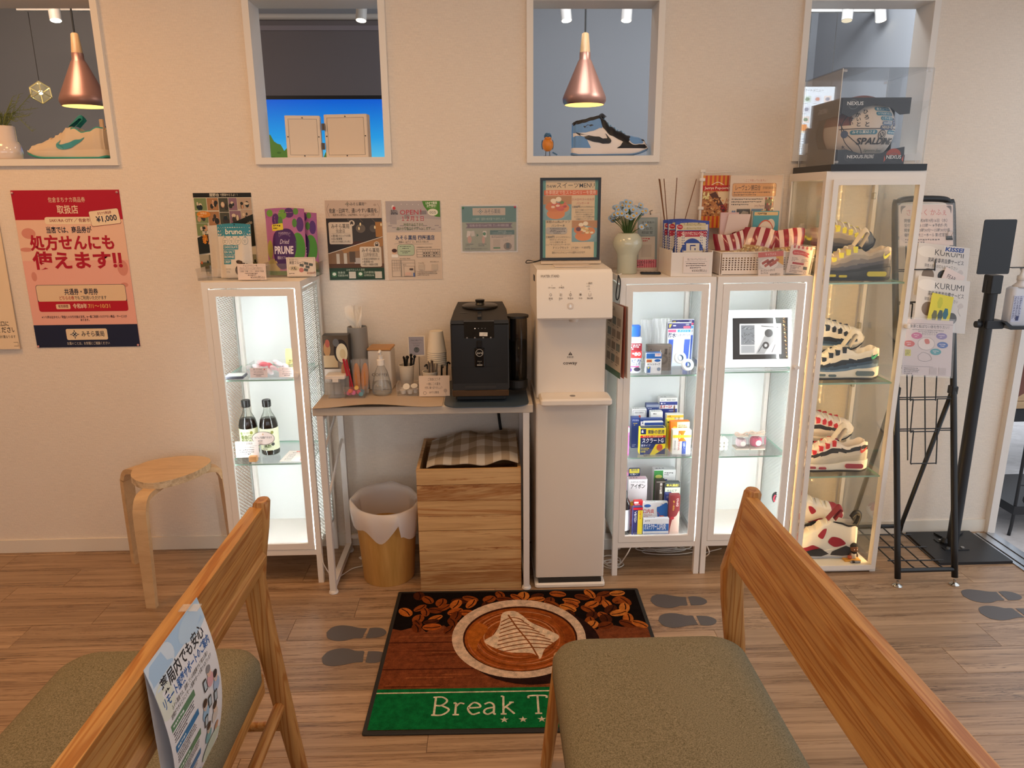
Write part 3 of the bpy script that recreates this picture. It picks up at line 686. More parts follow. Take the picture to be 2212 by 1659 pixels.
S_RED = am(['efe9e4', 'c9c2b4', 'cfc7ba', 'd8d0c4', '2c2a2d', 'ece2dc', '1d1c1e'], 'f1ebe2', '2a2a2c', 'a8475a', 'efe9df', 'd2333f', 'e6ddd2', 'e0503e')
def aj6_paint(u, h, z, top):
    return 'red' if top and u > .80 else 'white'
    if top: return 'red' if u > .82 else 'white'
    if u > .80: return 'red' if h < .9 else 'white'
    if .52 < u <= .80 and h < .52-.6*(u-.6)**1: return 'red'
    if .20 < u < .38 and .12 < h < .50 and abs((u-.29)/.09)+abs((h-.31)/.24) < 1.15: return 'red'
    if .44 < u < .53 and .55 < h < .92-(u-.44)*3: return 'red'
    return 'white'
def aj6_extra(e, X, sect, side):
    b = B().tube(smooth_path([(X(.02), 0, .105), (X(-.02), 0, .128), (X(-.025), 0, .148), (X(.03), 0, .152), (X(.08), 0, .135)], 5), .010, 8); b.go('heel_tab', mat('1c1b1d', .4), e, smooth=True)
    B().tube(smooth_path([(X(-.03), -.009, .125), (X(-.045), -.008, .142), (X(-.03), -.008, .156)], 4), .003, 6).go('tab_stripe', mat('e0435a', .4), e, smooth=True)
    for sg in (-1, 1):
        B().prism([(X(.04), .018), (X(.05), .036), (X(.16), .048), (X(.34), .026), (X(.36), .014), (X(.2), .012)], sg*.0365, sg*.040, 'y').go('sole_panel', mat('2c2d33', .5), e)
        B().prism([(X(.40), .022), (X(.52), .040), (X(.62), .034), (X(.86), .020), (X(.7), .012), (X(.5), .012)], sg*.046, sg*.0495, 'y').go('sole_panel', mat('2c2d33', .5), e)
    for k in range(9):
        p_ = side(.16+.035*(k % 3), .62+.07*(k//3), .0008); B().cyl(p_, (p_[0], p_[1]-.0008, p_[2]), .0016, n=8).go('perforation', mat('2a2628', .7), e)
S_CAR = dict(rim=[(0, .112), (.05, .122), (.14, .120), (.26, .128), (.36, .130), (.46, .112), (.60, .086), (.74, .066), (.86, .056), (.95, .049), (1, .036)],
             mid=[(0, .105), (.05, .07), (.12, .05), (.30, .05), (.37, .132), (.46, .122), (.60, .098), (.74, .080), (.86, .070), (.95, .060), (1, .040)],
             sole=[(0, .036), (.3, .034), (.5, .028), (.85, .026), (1, .026)], tw=AM['tw'], paint=aj6_paint, lace=(.42, .74, 5), tongue=(.36, .045, .03),
             cols=dict(red='a3283a', white='efe9e0', heel='efe9e0', toe='efe9e0', lining='1b1a1c'), midsole='e9e4de', outsole='b9bcc8', lace_col='efe9df', tongue_col='8e2336', extra=[aj6_extra], rough=.45,
             panels=[([(.80, .30), (.83, .62), (.86, 1), (.95, 1), (.985, .8), (.98, .3), (.90, .16)], 'a3283a'), ([(.47, .02), (.53, .22), (.63, .44), (.76, .40), (.80, .20), (.78, .02)], 'a3283a'), ([(.17, .26), (.24, .44), (.36, .48), (.41, .34), (.31, .12)], 'a3283a'), ([(.44, .90), (.49, .56), (.555, .84)], 'a3283a'), ([(.0, .94), (.0, 1), (.2, 1), (.34, 1), (.34, .96), (.18, .93)], '1b1a1c')])
def aj1_paint(u, h, z, top): return ('black' if u < .76 or u > .92 else 'blue') if top else 'white'
def wings(e, X, sect, side):
    for sg in (-1,):
        q = [(.10, .735), (.13, .775), (.16, .765), (.185, .80), (.21, .765), (.24, .775), (.27, .735), (.225, .715), (.185, .69), (.145, .715)]
        B().add([side(u, h, .0016, sg) for u, h in q], [tuple(range(len(q)))]).go('wings_emblem', mat('1b2230', .4), e)
S_AJ1 = dict(rim=[(0, .122), (.05, .128), (.14, .132), (.24, .140), (.34, .146), (.40, .126), (.50, .098), (.62, .080), (.74, .066), (.86, .060), (.95, .054), (1, .040)],
             mid=[(0, .115), (.05, .09), (.12, .06), (.28, .06), (.36, .148), (.42, .134), (.50, .110), (.62, .092), (.74, .076), (.86, .070), (.95, .062), (1, .044)],
             sole=[(0, .030), (.5, .027), (1, .026)], tw=AM['tw'], paint=aj1_paint, lace=(.42, .70, 7), tongue=(.39, .006, .004),
             cols=dict(black='1f1e21', blue='6f9ccf', white='efe6e0', heel='6f9ccf', toe='1f1e21', lining='2a292c'), midsole='ece2dc', outsole='6a8fb8', lace_col='7fa6c4', tongue_col='24242a', extra=[wings],
             decals=[(swoosh(.03, .50, .22, .60), '1c1b1e', 'tick_logo')], rough=.4,
             panels=[([(0, 0), (0, .22), (0, .44), (.09, .45), (.16, .37), (.20, .2), (.22, 0)], '6f9ccf'), ([(0, .60), (0, .74), (0, .88), (.18, .90), (.34, .93), (.385, .80), (.36, .66), (.28, .58), (.14, .555)], '6f9ccf'), ([(0, .87), (0, 1), (.18, 1), (.365, 1), (.365, .92), (.18, .885)], '1f1e21'),
                     ([(.365, .97), (.42, 1), (.55, 1), (.66, 1), (.75, 1), (.73, .62), (.67, .50), (.60, .62), (.51, .66), (.43, .70), (.38, .80)], '1f1e21'), ([(.60, 0), (.625, .25), (.66, .52), (.72, .66), (.79, .42), (.88, .50), (.96, .62), (1, .55), (1, 0)], '1f1e21'), ([(.755, .70), (.80, .50), (.87, .56), (.93, .72), (.93, 1), (.76, 1)], '6f9ccf')])
def bei_paint(u, h, z, top): return 'teal' if h > .94 and u < .40 and not top else 'beige'
def mcm(e, X, sect, side):
    q = [(.10, .12), (.115, .34), (.13, .40), (.142, .34), (.15, .24), (.158, .34), (.17, .40), (.185, .34), (.20, .12)]
    vs = [side(u, h, .0016) for u, h in q]; B().tube(vs, .0018, 6).go('arch_emblem', mat('2f9a94', .4), e, smooth=True)
    B().tube(smooth_path([(X(.0)+.004, -.012, .118), (X(-.04), -.016, .09), (X(-.07), -.02, .055)], 4), .0016, 6).go('pull_cord', mat('2a2320', .6), e)
    B().ball((X(-.07), -.02, .048), .011, 12, 8, (.85, .85, 1.15)).go('cord_bead', mat('2c211d', .25), e, smooth=True)
    B().bbox(X(.01), X(.06), -.006, .006, .105, .142, .003).go('pull_tab', mat('cbb092', .6), e)
S_BEI = dict(rim=[(0, .112), (.06, .114), (.16, .100), (.26, .096), (.36, .112), (.44, .104), (.56, .078), (.70, .060), (.84, .048), (.95, .042), (1, .032)],
             mid=[(0, .100), (.05, .07), (.12, .05), (.34, .05), (.40, .112), (.46, .112), (.56, .090), (.70, .072), (.84, .058), (.95, .050), (1, .036)],
             sole=[(0, .034), (.5, .030), (1, .026)], tw=AM['tw'], paint=bei_paint, lace=(.42, .70, 5), tongue=(.40, .036, .034),
             cols=dict(teal='2f9a94', beige='d9c6ae', heel='d9c6ae', toe='d9c6ae', lining='258a86'), midsole='dccab2', outsole='2f9a94', lace_col='e3c8a4', tongue_col='258a86', extra=[mcm],
             decals=[(swoosh(.22, .58, .14, .72), '3f98a0', 'tick_logo')], rough=.6)
S_GRY = dict(AM); S_GRY.update(cols=dict(toe='5d6a7c', b0='c9bcb0', b1='c9bcb0', b2='5d6a7c', b3='4f5b6e', b4='4f5b6e', heel='55606f', lining='3b4452'), midsole='cfc3b6', outsole='b9aca0', lace_col='4f5b6e', tongue_col='c0a79a')
G1 = 'sneakers on the tall cabinet shelves'
fx = TX+TW/2
for z, st, fl_, rl, dxf in ((TS[3], S_YEL, 'grey gradient sneaker with yellow eyelets, front one, heel to the right', 'grey gradient sneaker with yellow eyelets behind its mate, toe to the right', .0),
                       (TS[2], S_BLU, 'white and navy sneaker, front one, on the second glass shelf', 'white and navy sneaker behind its mate, toe to the right', 0),
                       (TS[1], S_RED, 'white sneaker with red eyelets and black collar, front one', 'white sneaker with red eyelets behind its mate, toe right', 0),
                       (TS[0]+.0005, S_CAR, 'white and crimson high sneaker, front one, beside the figurine', 'white and crimson high sneaker behind its mate on cabinet floor', 0)):
    sneaker('sneaker', fl_, st, (fx-.020, TY+.095, z), rz=PI-.10, L=.282, group=G1).scale = (1, 1, 1.2)
    sneaker('sneaker', rl, st, (fx-.026, TY+.205, z+.098), rz=-.05, rx=.42, ry=-.10, L=.282, group=G1).scale = (1, 1, 1.15)
p = at(1317, 337, y=.03); sneaker('sneaker', 'blue, white and black high top sneaker on the opening sill beside the bird', S_AJ1, (p.x, .045, ZS+.0005), L=.285)
p = at(148, 342, y=.03); sneaker('sneaker', 'beige low sneaker with teal lining beside the white vase', S_BEI, (p.x, .045, ZS+.0005), rz=PI, L=.285)
p = at(1775, 335, y=.05); sneaker('sneaker', 'slate blue and cream sneaker heel on the sill behind the basketball carton', S_GRY, (p.x+.07, .06, ZS+.0005), rz=.15, L=.28)
# ================================================================== desk and what stands by it
DX0, DX1, DY0, DZ = -.722, .052, -.402, .728
DESKW = wood('pale_desk_wood', 'b4a595', 'cbbdac', 'X', 14, 2, .5, .08, rnd=False)
e = empty('side_desk', ((DX0+DX1)/2, DY0+.19, 0), 'narrow desk with pale wood top and white metal frame legs', 'desk'); hx = (DX1-DX0)/2
B().bbox(-hx, hx, -.19, .19, DZ-.030, DZ, .003).go('desk_top', DESKW, e); DW = mat('ded6cf', .4, name='white_steel')
for s in (-1, 1):
    x0 = s*(hx-.024); a, c = sorted((x0-.011, x0+.011))
    for y in (-.178, .155): B().box(a, c, y-.011, y+.011, .012, DZ-.030).go('leg', DW, e)
    B().box(a, c, -.167, .144, .02, .042).go('foot_rail', DW, e); B().box(a, c, -.167, .144, DZ-.05, DZ-.030).go('top_rail', DW, e)
    for y in (-.178, .155): B().lathe([(.016, 0), (.018, .003), (.016, .010), (.009, .014)], 16, (x0, y)).go('foot_pad', DW, e, auto=40)
for z0, z1 in ((.55, .66), (.36, .50)): B().cyl((-hx+.024, -.17, z0), (-hx+.024, .15, z1), .005, n=8).go('side_brace', DW, e)
B().box(-hx+.03, hx-.03, .150, .165, .06, .075).go('back_rail', DW, e)
# place mats
def curvemat(name, pts, z, t, m, label, wav=None):
    n = len(pts); b = B(); fz = wav or (lambda x, y: 0)
    vs = [(x, y, z+fz(x, y)) for x, y in pts]+[(x, y, z+t+fz(x, y)) for x, y in pts]
    b.add(vs, [tuple(range(n-1, -1, -1)), tuple(range(n, 2*n))]+[(i, (i+1) % n, n+(i+1) % n, n+i) for i in range(n)])
    return tag(b.go(name, m), label, 'mat')
e = tag(B().grid(lambda u, v: (-.716+u*.448, -.412+v*.375, DZ+.0012+.010*(1-v)**5*(.6-.6*math.cos(u*7))), 24, 10).grid(lambda u, v: (-.716+(1-u)*.448, -.412+v*.375, DZ+.0004+.010*(1-v)**5*(.6-.6*math.cos((1-u)*7))), 24, 10).go('table_mat', mat('bfaa94', .45), smooth=True), 'tan leatherette mat with lifting edge on the desk left half', 'mat')
pts = [(x-.112, y-.232) for x, y in rrect(.30, .412, .06, 8)]
curvemat('table_mat', pts, DZ+.0014, .0035, mat('3d4a56', .4), 'slate blue rounded mat under the black coffee machine')
# coffee machine
x0, x1, y0, y1 = -.233, -.030, -.385, -.06; zb = DZ+.006
e = empty('coffee_machine', ((x0+x1)/2, (y0+y1)/2, zb), 'black bean to cup coffee machine with side water tank', 'coffee machine'); w2 = (x1-x0)/2; d2 = (y1-y0)/2
BK = mat('141210', .32, name='black_plastic'); BKM = mat('1d1a17', .55, name='matt_black'); HT = at(1035, 692, y=-.385).z-zb
B().bbox(-w2+.012, w2-.012, -d2+.03, d2, 0, .022, .006).go('foot_base', BKM, e)
B().bbox(-w2, w2, -d2, d2, .046, HT-.012, .006).go('body', BK, e, auto=40)
B().hexa([(-w2, -d2, HT-.012), (w2, -d2, HT-.012), (w2, d2, HT-.012), (-w2, d2, HT-.012), (-w2+.002, -d2+.002, HT), (w2-.002, -d2+.002, HT), (w2-.016, d2-.006, HT+.02), (-w2+.016, d2-.006, HT+.02)]).go('top_cover', BKM, e)
B().bbox(-w2+.002, w2-.002, -d2-.002, -d2+.06, .022, .046, .004).go('drip_tray', mat('6b5540', .25, .9, name='bronze_steel'), e)
B().box(-w2+.004, w2-.004, -d2-.001, -d2+.02, .046, .070).go('tray_front', BKM, e); B().box(-.055, .055, -d2-.004, -d2+.01, .052, .062).go('tray_grip', mat('2b2723', .4), e)
B().lathe([(.062, 0), (.066, .004), (.066, .010), (.060, .014), (.018, .014), (.015, .020), (.018, .030), (.016, .032)], 36, (0, .06)).go('bean_lid', mat('1b1815', .3), e, loc=(0, 0, HT+.010), auto=40)
B().cyl((-.058, -.03, HT+.003), (-.058, -.03, HT+.008), .018, n=24).go('powder_lid', mat('0e0d0c', .4), e)
B().box(-.007, .007, -d2+.02, -.03, HT-.002, HT+.010).go('top_groove', mat('0c0b0a', .2), e)
B().box(-.054, .050, -d2-.0015, -d2+.01, HT-.062, HT-.003).go('display_panel', mat('0b0b0c', .08), e)
B().box(-.054, .050, -d2-.002, -d2+.012, HT-.004, HT-.001).go('panel_trim', mat('6a6258', .3, .8), e)
pr = Pr(104, 60); pr.E(38, 24, 2.2, 2.2, 'ffffff', 12)
for x in (50, 62, 73): pr.E(x, 24, 1.4, 1.4, '8a8a88', 10)
pr.R(53, 38, 28, 13, 'e8dfd0', rot=2).T('ここを押す', 55, 41, 5.5, '333333', 24).L([(66, 47), (66, 51)], .9, '333333')
for x in (10, 37, 66, 92): pr.O(x, 56.5, 2.6, 1, 'a9a6a0')
pr.go(e, .104, lambda x, z, d: (x-.002, -d2-.0016-d, z+HT-.064), 'display_print')
B().bbox(-.020, .016, -d2-.012, -d2+.002, .13, HT-.095, .006).go('spout_column', mat('0a0908', .12), e); B().bbox(-.012, .008, -d2-.010, -d2, HT-.095, HT-.07, .004).go('spout_neck', mat('0c0b0a', .2), e)
pr = Pr(36, 70); pr.O(18, 16, 13, 1.4, 'b9b4aa').T('jura', 18, 10, 12, 'c9c4ba', 19, 'c', it=.25).T('ENA 8', 18, 44, 5, '9b968c', 14, 'c').T('EB', 18, 51, 3, '77726a', 5, 'c').R(9, 57, 18, 5, '9b958a')
for k in range(4): pr.R(11+k*4, 58, 2.4, 3, '55504a')
pr.go(e, .036, lambda x, z, d: (x-.002, -d2-.0122-d, z+.128), 'badge_print')
b = B().box(-w2-.0005, w2+.0005, -d2-.0006, d2, .1285, .1295); b.go('seam', mat('050505', .6), e)
TK = glass(tint=(.42, .40, .38), gloss=.5, name='smoked_tank'); tx = w2+.032
t = B().lathe([(.030, .05), (.036, .06), (.037, .24), (.036, .285)], 28, (tx, -.05), cap1=False).go('water_tank', TK, e, smooth=True)
B().cyl((tx, -.05, .285), (tx, -.05, .293), .042, n=30).go('tank_lid', BKM, t); B().cyl((tx-.014, -.05, .06), (tx-.014, -.05, .285), .009, .012, 14).go('tank_handle', mat('161413', .4), t); B().lathe([(.034, .02), (.038, .03), (.038, .055), (.03, .06)], 28, (tx, -.05)).go('tank_base', BKM, t)
B().lathe([(.028, .06), (.0345, .064), (.0345, .20)], 24, (tx, -.05)).go('water', glass(tint=(.6, .62, .63), gloss=.4, name='tank_water'), t, smooth=True)
tag(B().tube(smooth_path([(-.10, -.028, .735), (-.075, -.018, .66), (-.058, -.012, .52), (-.03, -.012, .35), (.03, -.02, .2), (.035, -.06, .03)], 6), .006, 8).go('black_power_cable', mat('161616', .5), smooth=True), 'black power cable hanging behind the wooden crates', 'cable')
# items on the desk
def card(pr, w, loc, name, label, rx=-.12, rz=0, paper='efe6da', cat='card', **k): return sheet(name, pr, w, loc, label, cat, rx=rx, rz=rz, paper=paper, **k)
ACR = glass(gloss=.35, name='clear_acrylic', alpha=.04)
def tray(name, loc, w, d, h, label, flare=.0, rz=0, t=.003, cat='tray', m=ACR):
    e = empty(name, loc, label, cat, rz=rz); f = flare
    B().box(-w/2, w/2, -d/2, d/2, 0, t).go('base', m, e)
    for s in (-1, 1):
        B().hexa([(s*w/2, -d/2, 0), (s*w/2, d/2, 0), (s*(w/2-t), d/2, 0), (s*(w/2-t), -d/2, 0), (s*(w/2+f), -d/2-f, h), (s*(w/2+f), d/2+f, h), (s*(w/2+f-t), d/2+f, h), (s*(w/2+f-t), -d/2-f, h)]).go('side', m, e)
        B().hexa([(-w/2, s*d/2, 0), (w/2, s*d/2, 0), (w/2, s*(d/2-t), 0), (-w/2, s*(d/2-t), 0), (-w/2-f, s*(d/2+f), h), (w/2+f, s*(d/2+f), h), (w/2+f, s*(d/2+f-t), h), (-w/2-f, s*(d/2+f-t), h)]).go('end', m, e)
    return e
z = DZ+.0016; dk = lambda px, py, y: at(px, py, y=y)
# leaflet dispenser
p = dk(731, 792, -.20); hl = at(731, 724, y=-.22).z-z-.005; e = empty('leaflet_holder', (p.x, -.20, z), 'clear leaflet holder with gold and black food leaflets', 'leaflet holder')
B().box(-.048, .048, -.028, .03, 0, .005).go('base', ACR, e); B().box(-.050, .050, -.031, -.028, 0, .045).go('front_lip', mat('a89a8a', .3), e)
B().box(-.047, .047, -.024, .024, .005, hl+.005).go('leaflet_stack', mat('2a2422', .4), e)
pr = Pr(66, 145); pr.R(0, 0, 66, 145, '5a4c3c').E(10, 34, 9, 18, 'b8895a').E(12, 20, 6, 10, 'b05a4a').R(0, 50, 36, 30, 'c9b08a').E(46, 40, 19, 30, '2c2420').E(48, 44, 15, 24, 'e8dcbc').E(50, 46, 8, 12, 'd9c69a').E(34, 18, 8, 10, '6a6a6a').R(0, 84, 66, 40, 'ded6cc').T('毎日の食卓をもっと', 33, 92, 7, '2a2420', 44, 'c', .01).T('食べて健康、飲んで元気', 33, 101, 7, '2a2420', 56, 'c', .01).T('秋冬をご提案', 33, 110, 7, '2a2420', 36, 'c', .01).R(0, 124, 66, 21, '8f8274')
pr.go(e, .093, lambda x, zz, d: (x, -.0242-d, zz+.005), h=hl)
# tall tissue canister
p = dk(777, 800, -.13); e = empty('tissue_canister', (p.x, -.13, z), 'grey cylindrical tissue canister with a tissue pulled out', 'tissue dispenser')
zt = at(777, 705, y=-.13).z-z
B().lathe([(.042, 0), (.0425, .003), (.037, zt-.002), (.035, zt), (.033, zt-.004), (.033, zt-.03)], 30, cap1=True).go('canister', mat('8f8a84', .4), e, auto=40)
b = B()
for a, s, lx in ((0, .030, -.016), (1.1, .024, .006), (2.2, .020, .014)):
    b.grid(lambda u, v: (lx*v*1.0+(u-.5)*2*s*(.35+.65*math.sin(v*PI*.75))*math.cos(a)+.003*math.sin(u*9+v*4), (u-.5)*2*s*math.sin(a)*.6+.004*math.sin(v*7+u*5), zt-.02+v*.092+.01*math.sin(u*4+a)), 8, 10)
b.go('tissue', mat('efe6d8', .8), e, smooth=True)
# white coffee tin with wooden lid
p = dk(826, 805, -.13); e = empty('storage_tin', (p.x, -.13, z), 'white square coffee tin with a wooden lid', 'canister', rz=-.06)
zt = at(826, 757, y=-.17).z-z
B().bbox(-.044, .044, -.044, .044, 0, zt, .006).go('tin_body', mat('ded4c8', .4), e, auto=40); B().bbox(-.046, .046, -.046, .046, zt, zt+.008, .004).go('wood_lid', wood('bamboo_lid', 'a8743f', 'c4915a', 'X', 20, rnd=False), e)
pr = Pr(80, 20); pr.T('COFFEE', 40, 3, 15, '2e2822', 62, 'c'); pr.go(e, .08, lambda x, zz, d: (x, -.0442-d, zz+.050))
# dispenser bottle
p = dk(826, 852, -.235); e = empty('pump_bottle', (p.x, -.235, z), 'clear round pump bottle with white pump head', 'pump bottle'); k = .105/.115
CL = glass(tint=(.93, .94, .94), gloss=.5, name='clear_pet', alpha=.06)
B().lathe([(.030, 0), (.036, .006), (.037, .020), (.034, .045), (.024, .085), (.013, .108), (.012, .113)], 28).go('bottle', CL, e, smooth=True)
B().lathe([(.028, .003), (.034, .008), (.035, .020), (.0325, .046)], 24).go('gel', glass(tint=(.9, .92, .93), gloss=.3, name='gel', alpha=.05), e, smooth=True)
B().lathe([(.0145, .112), (.0145, .132), (.009, .134), (.009, .146), (.004, .148), (.004, .160)], 20).go('pump_collar', mat('efe8e0', .35), e, auto=40)
B().tube([(0, .004, .161), (0, -.008, .165), (0, -.026, .162)], .0055, 10).go('pump_nozzle', mat('efe8e0', .35), e, smooth=True)
B().cyl((0, 0, .012), (0, 0, .112), .0018, n=8).go('dip_tube', mat('dcdad6', .4), e)
pr = Pr(60, 30); pr.lines(4, 3, 50, 3, 4, 1.4, '6a6a66', 4); pr.T('HAND GEL', 30, 14, 4, '4a4a48', 22, 'l').lines(32, 20, 24, 2, 4, 1.6, '4a4a48', 8)
pr.go(e, .05, lambda x, zz, d: (.0366*math.sin(x/.036), -.0366*math.cos(x/.036)-d, zz+.018))
# clear box with snacks
p = dk(770, 858, -.26); e = tray('snack_box', (p.x, -.255, z), .072, .080, .046, 'clear box of candies, straws and wrapped rusks on the desk', .004)
bx, by = p.x, -.255
cc = [('d8583a', -.012, -.028, .016), ('d8a83a', .004, -.020, .024), ('c84a7a', -.018, -.02, .008), ('d85a9a', -.004, -.026, .010), ('b83a5a', .010, -.026, .012), ('4a9aa8', .016, -.030, .006), ('d8584a', -.016, .0, .010), ('3a6a7a', .018, -.01, .010), ('c83a6a', .0, .006, .012)]
nm = {'d8583a': 'orange', 'd8a83a': 'yellow', 'c84a7a': 'magenta', 'd85a9a': 'bright pink', 'b83a5a': 'dark pink', '4a9aa8': 'light teal', 'd8584a': 'coral', '3a6a7a': 'dark teal', 'c83a6a': 'rose'}
for c, x, y, zz in cc:
    tag(B().lathe([(.0075, -.005), (.0085, -.003), (.0085, .003), (.0075, .005)], 18).go('sweet', mat(c, .4), loc=(bx+x*1.3, by+y, z+.003+zz*1.2+.004), rot=(1.2, .3*x*50, x*30), auto=40), nm[c]+' round sweet in the clear snack box on the desk', 'candy', 'sweets in the snack box')
tag(B().box(-.004, .004, -.003, .003, 0, .140).box(.006, .012, -.003, .003, .002, .136).go('chocolate_stick_wrapper', mat('b02030', .3), loc=(bx-.016, by-.004, z+.006), rot=(.05, -.16, .2)), 'red wrapped stick leaning in the clear snack box', 'snack')
for x, y, rz_, lab in ((-.025, .010, .3, 'wrapped golden rusk at the left of the snack box'), (.003, .004, -.1, 'wrapped golden rusk at the middle of the snack box'), (.022, .006, .15, 'wrapped golden rusk at the right of the snack box')):
    ee = empty('wrapped_rusk', (bx+x*1.25, by+y, z+.006), lab, 'snack', rz=rz_, group='rusks in the snack box'); ee.rotation_euler[1] = x*4
    B().ball((0, 0, .062), .014, 12, 10, (1, .7, 4.0)).go('rusk', mat('c07a3a', .7, bump=(90, .6)), ee, smooth=True)
    B().grid(lambda u, v: ((u-.5)*.034*(1-.2*math.sin(v*PI)), -.010+.003*math.sin(u*11+v*6), v*.132), 8, 8).grid(lambda u, v: ((.5-u)*.034, .010+.003*math.sin(u*9+v*8), v*.132), 8, 8).go('film', glass(gloss=.6, name='cellophane', alpha=.10), ee, smooth=True)
# acrylic block stand and its white lid in front left
p = dk(720, 855, -.32); e = empty('acrylic_dispenser', (p.x+.004, -.262, z), 'small clear acrylic dispenser with white lid at the desk left edge', 'dispenser')
B().box(-.020, .020, -.018, .018, 0, .004).go('base', ACR, e); B().box(-.008, .008, -.012, .012, .004, .05).go('column', ACR, e); B().box(-.021, .021, -.02, -.017, .004, .055).go('front_wall', ACR, e); B().box(-.021, .021, .017, .02, .004, .055).go('back_wall', ACR, e)
e.scale = (1.5, 1.3, 1.32)
B().bbox(-.024, .024, -.024, .022, .055, .066, .003).go('lid', mat('e0d6cc', .35), e); B().box(-.006, .008, -.026, -.02, .048, .058).go('latch', mat('e0d6cc', .35), e); B().box(.010, .030, -.005, .02, .01, .06).go('grey_panel', mat('7d7872', .5), e)
# stirrer cup
def cup(px, py, y, r, h, label, name='paper_cup', col='ddd0bc', zz=None):
    p = at(px, py, y=y); e = empty(name, (p.x, y, zz or z), label, 'cup')
    B().lathe([(r*.76, 0), (r*.99, h-.003)], 28, cap1=False).lathe([(r*.98, h-.003), (r*1.04, h-.001), (r*1.03, h+.001), (r*.96, h)], 28, cap0=False, cap1=False).lathe([(r*.96, h-.001), (r*.74, .003)], 28, cap0=False, cap1=True).go('cup_wall', mat(col, .6), e, smooth=True); return e
zc = at(880, 788, y=-.16).z-z
cup(880, 830, -.16, .029, zc, 'beige paper cup holding black stirrers on the desk', zz=z)
p = at(880, 790, y=-.16); rn = random.Random(2)
for k in range(9):
    a = k*.72; x = .012*math.cos(a); y = .012*math.sin(a); l = .075+.014*rn.random()
    tag(B().box(-.0035, .0035, -.001, .001, 0, l).cyl((0, -.001, l), (0, .001, l), .006, n=10).go('stirrer', mat('171513', .4), loc=(p.x+x, -.16+y, z+zc-.055), rot=(-y*12, x*16, a)), 'black plastic stirrer with round end in the paper cup', 'stirrer', 'stirrers in the cup')
# creamer tray
p = dk(880, 848, -.24); e = tray('creamer_box', (p.x+.004, -.235, z), .078, .07, .042, 'low clear box holding white creamer cups', .003)
for k, (x, y, zz, rx_) in enumerate([(-.016, -.012, .004, 0), (.004, -.012, .004, 0), (-.006, -.008, .024, .9), (.02, .0, .004, 0), (.018, -.010, .022, .5), (-.016, .014, .004, 0)]):
    tag(B().lathe([(.008, 0), (.0105, .013), (.0125, .0135), (.0125, .015)], 18).go('creamer_cup', mat('d8d2c8', .4), loc=(p.x+.006+x*1.2, -.235+y, z+zz), rot=(rx_, 0, 0), auto=40), 'small white coffee creamer cup in the low clear box', 'creamer', 'creamer cups in the box')
# sugar sticks cup + card
zc2 = at(930, 802, y=-.225).z-z
cup(931, 850, -.225, .0285, zc2, 'beige paper cup holding printed sugar sticks beside the coffee machine', zz=z)
p = at(931, 802, y=-.225)
for k in range(12):
    a = k*2.4; r_ = .005+.0012*k; x = r_*math.cos(a); y = r_*math.sin(a)*.8
    tag(B().box(-.0032, .0032, -.0012, .0012, 0, .085).go('sugar_stick', mat('8a7a6a' if k % 3 else '5a4a40', .5), loc=(p.x+x, -.225+y, z+zc2-.058+.004*(k % 4)), rot=(-y*6, x*9, a)), 'brown printed sugar stick standing in the paper cup', 'sugar stick', 'sugar sticks in the cup')
# cup tower in a wire holder
p = at(945, 805, y=-.15); zt = at(945, 711, y=-.15).z-z; e = empty('cup_stack_holder', (p.x, -.15, z), 'black wire holder around the paper cup stack', 'holder')
for a in (.4, 2.0, 3.6, 5.2): B().tube(smooth_path([(.036*math.cos(a), .036*math.sin(a), 0), (.040*math.cos(a), .040*math.sin(a), .085), (.046*math.cos(a), .046*math.sin(a), .094), (.052*math.cos(a), .052*math.sin(a), .088)], 5), .0035, 8).go('prong', mat('141210', .4), e, smooth=True)
B().tube([(.037*math.cos(a*PI/12), .037*math.sin(a*PI/12), .004) for a in range(24)], .003, 6, True).go('ring', mat('141210', .4), e)
for k in range(8): 
    zz = .003+k*.0075
    tag(B().lathe([(.036, zz), (.0375, zz+.002), (.036, zz+.004), (.025, zz+.080), (.0, zz+.080)], 30, cap0=False, cap1=False).lathe([(.035, zz+.001), (.024, zz+.079)], 30, cap0=False, cap1=False).go('paper_cup', mat('e2d6c2', .6), loc=(p.x, -.15, z+zt-.142), auto=50), 'upside down beige paper cup in the wire holder, '+['lowest', 'seventh from the top', 'sixth from the top', 'fifth from the top', 'fourth from the top', 'third from the top', 'second from the top', 'topmost'][k], 'cup', 'stacked paper cups')
# small sign on a wire clip
p = at(901, 768, y=-.12); pr = Pr(76, 92); pr.R(0, 0, 76, 92, 'e6d9c6').R(4, 4, 68, 84, '9c98a2').T('ご自由にお飲み下さい', 38, 17, 7, '3a3840', 56, 'c').lines(10, 31, 56, 2, 4, 1.2, '55525a', 3, 'c').T('カップの中', 38, 41, 6, '3a3840', 26, 'c').O(38, 64, 12, 3, '2a3a34').E(38, 64, 8, 8, '2a3a34')
for k in range(5): pr.L([(30+k*4, 60), (30+k*4, 70)], 1.2, '9c98a2')
e = empty('sign_clip_stand', (p.x+.008, -.128, z), 'thin wire clip stand holding a small grey notice', 'stand'); B().cyl((0, 0, 0), (0, 0, p.z-z-.002), .0015, n=8).go('wire', mat('8a847a', .3, .8), e); B().cyl((0, 0, 0), (0, 0, .006), .015, n=20).go('base', mat('6b5a48', .5), e)
sheet('notice_card', pr, .064, (p.x, -.13, p.z+.001), 'small grey framed notice above the stirrer cup', 'card')
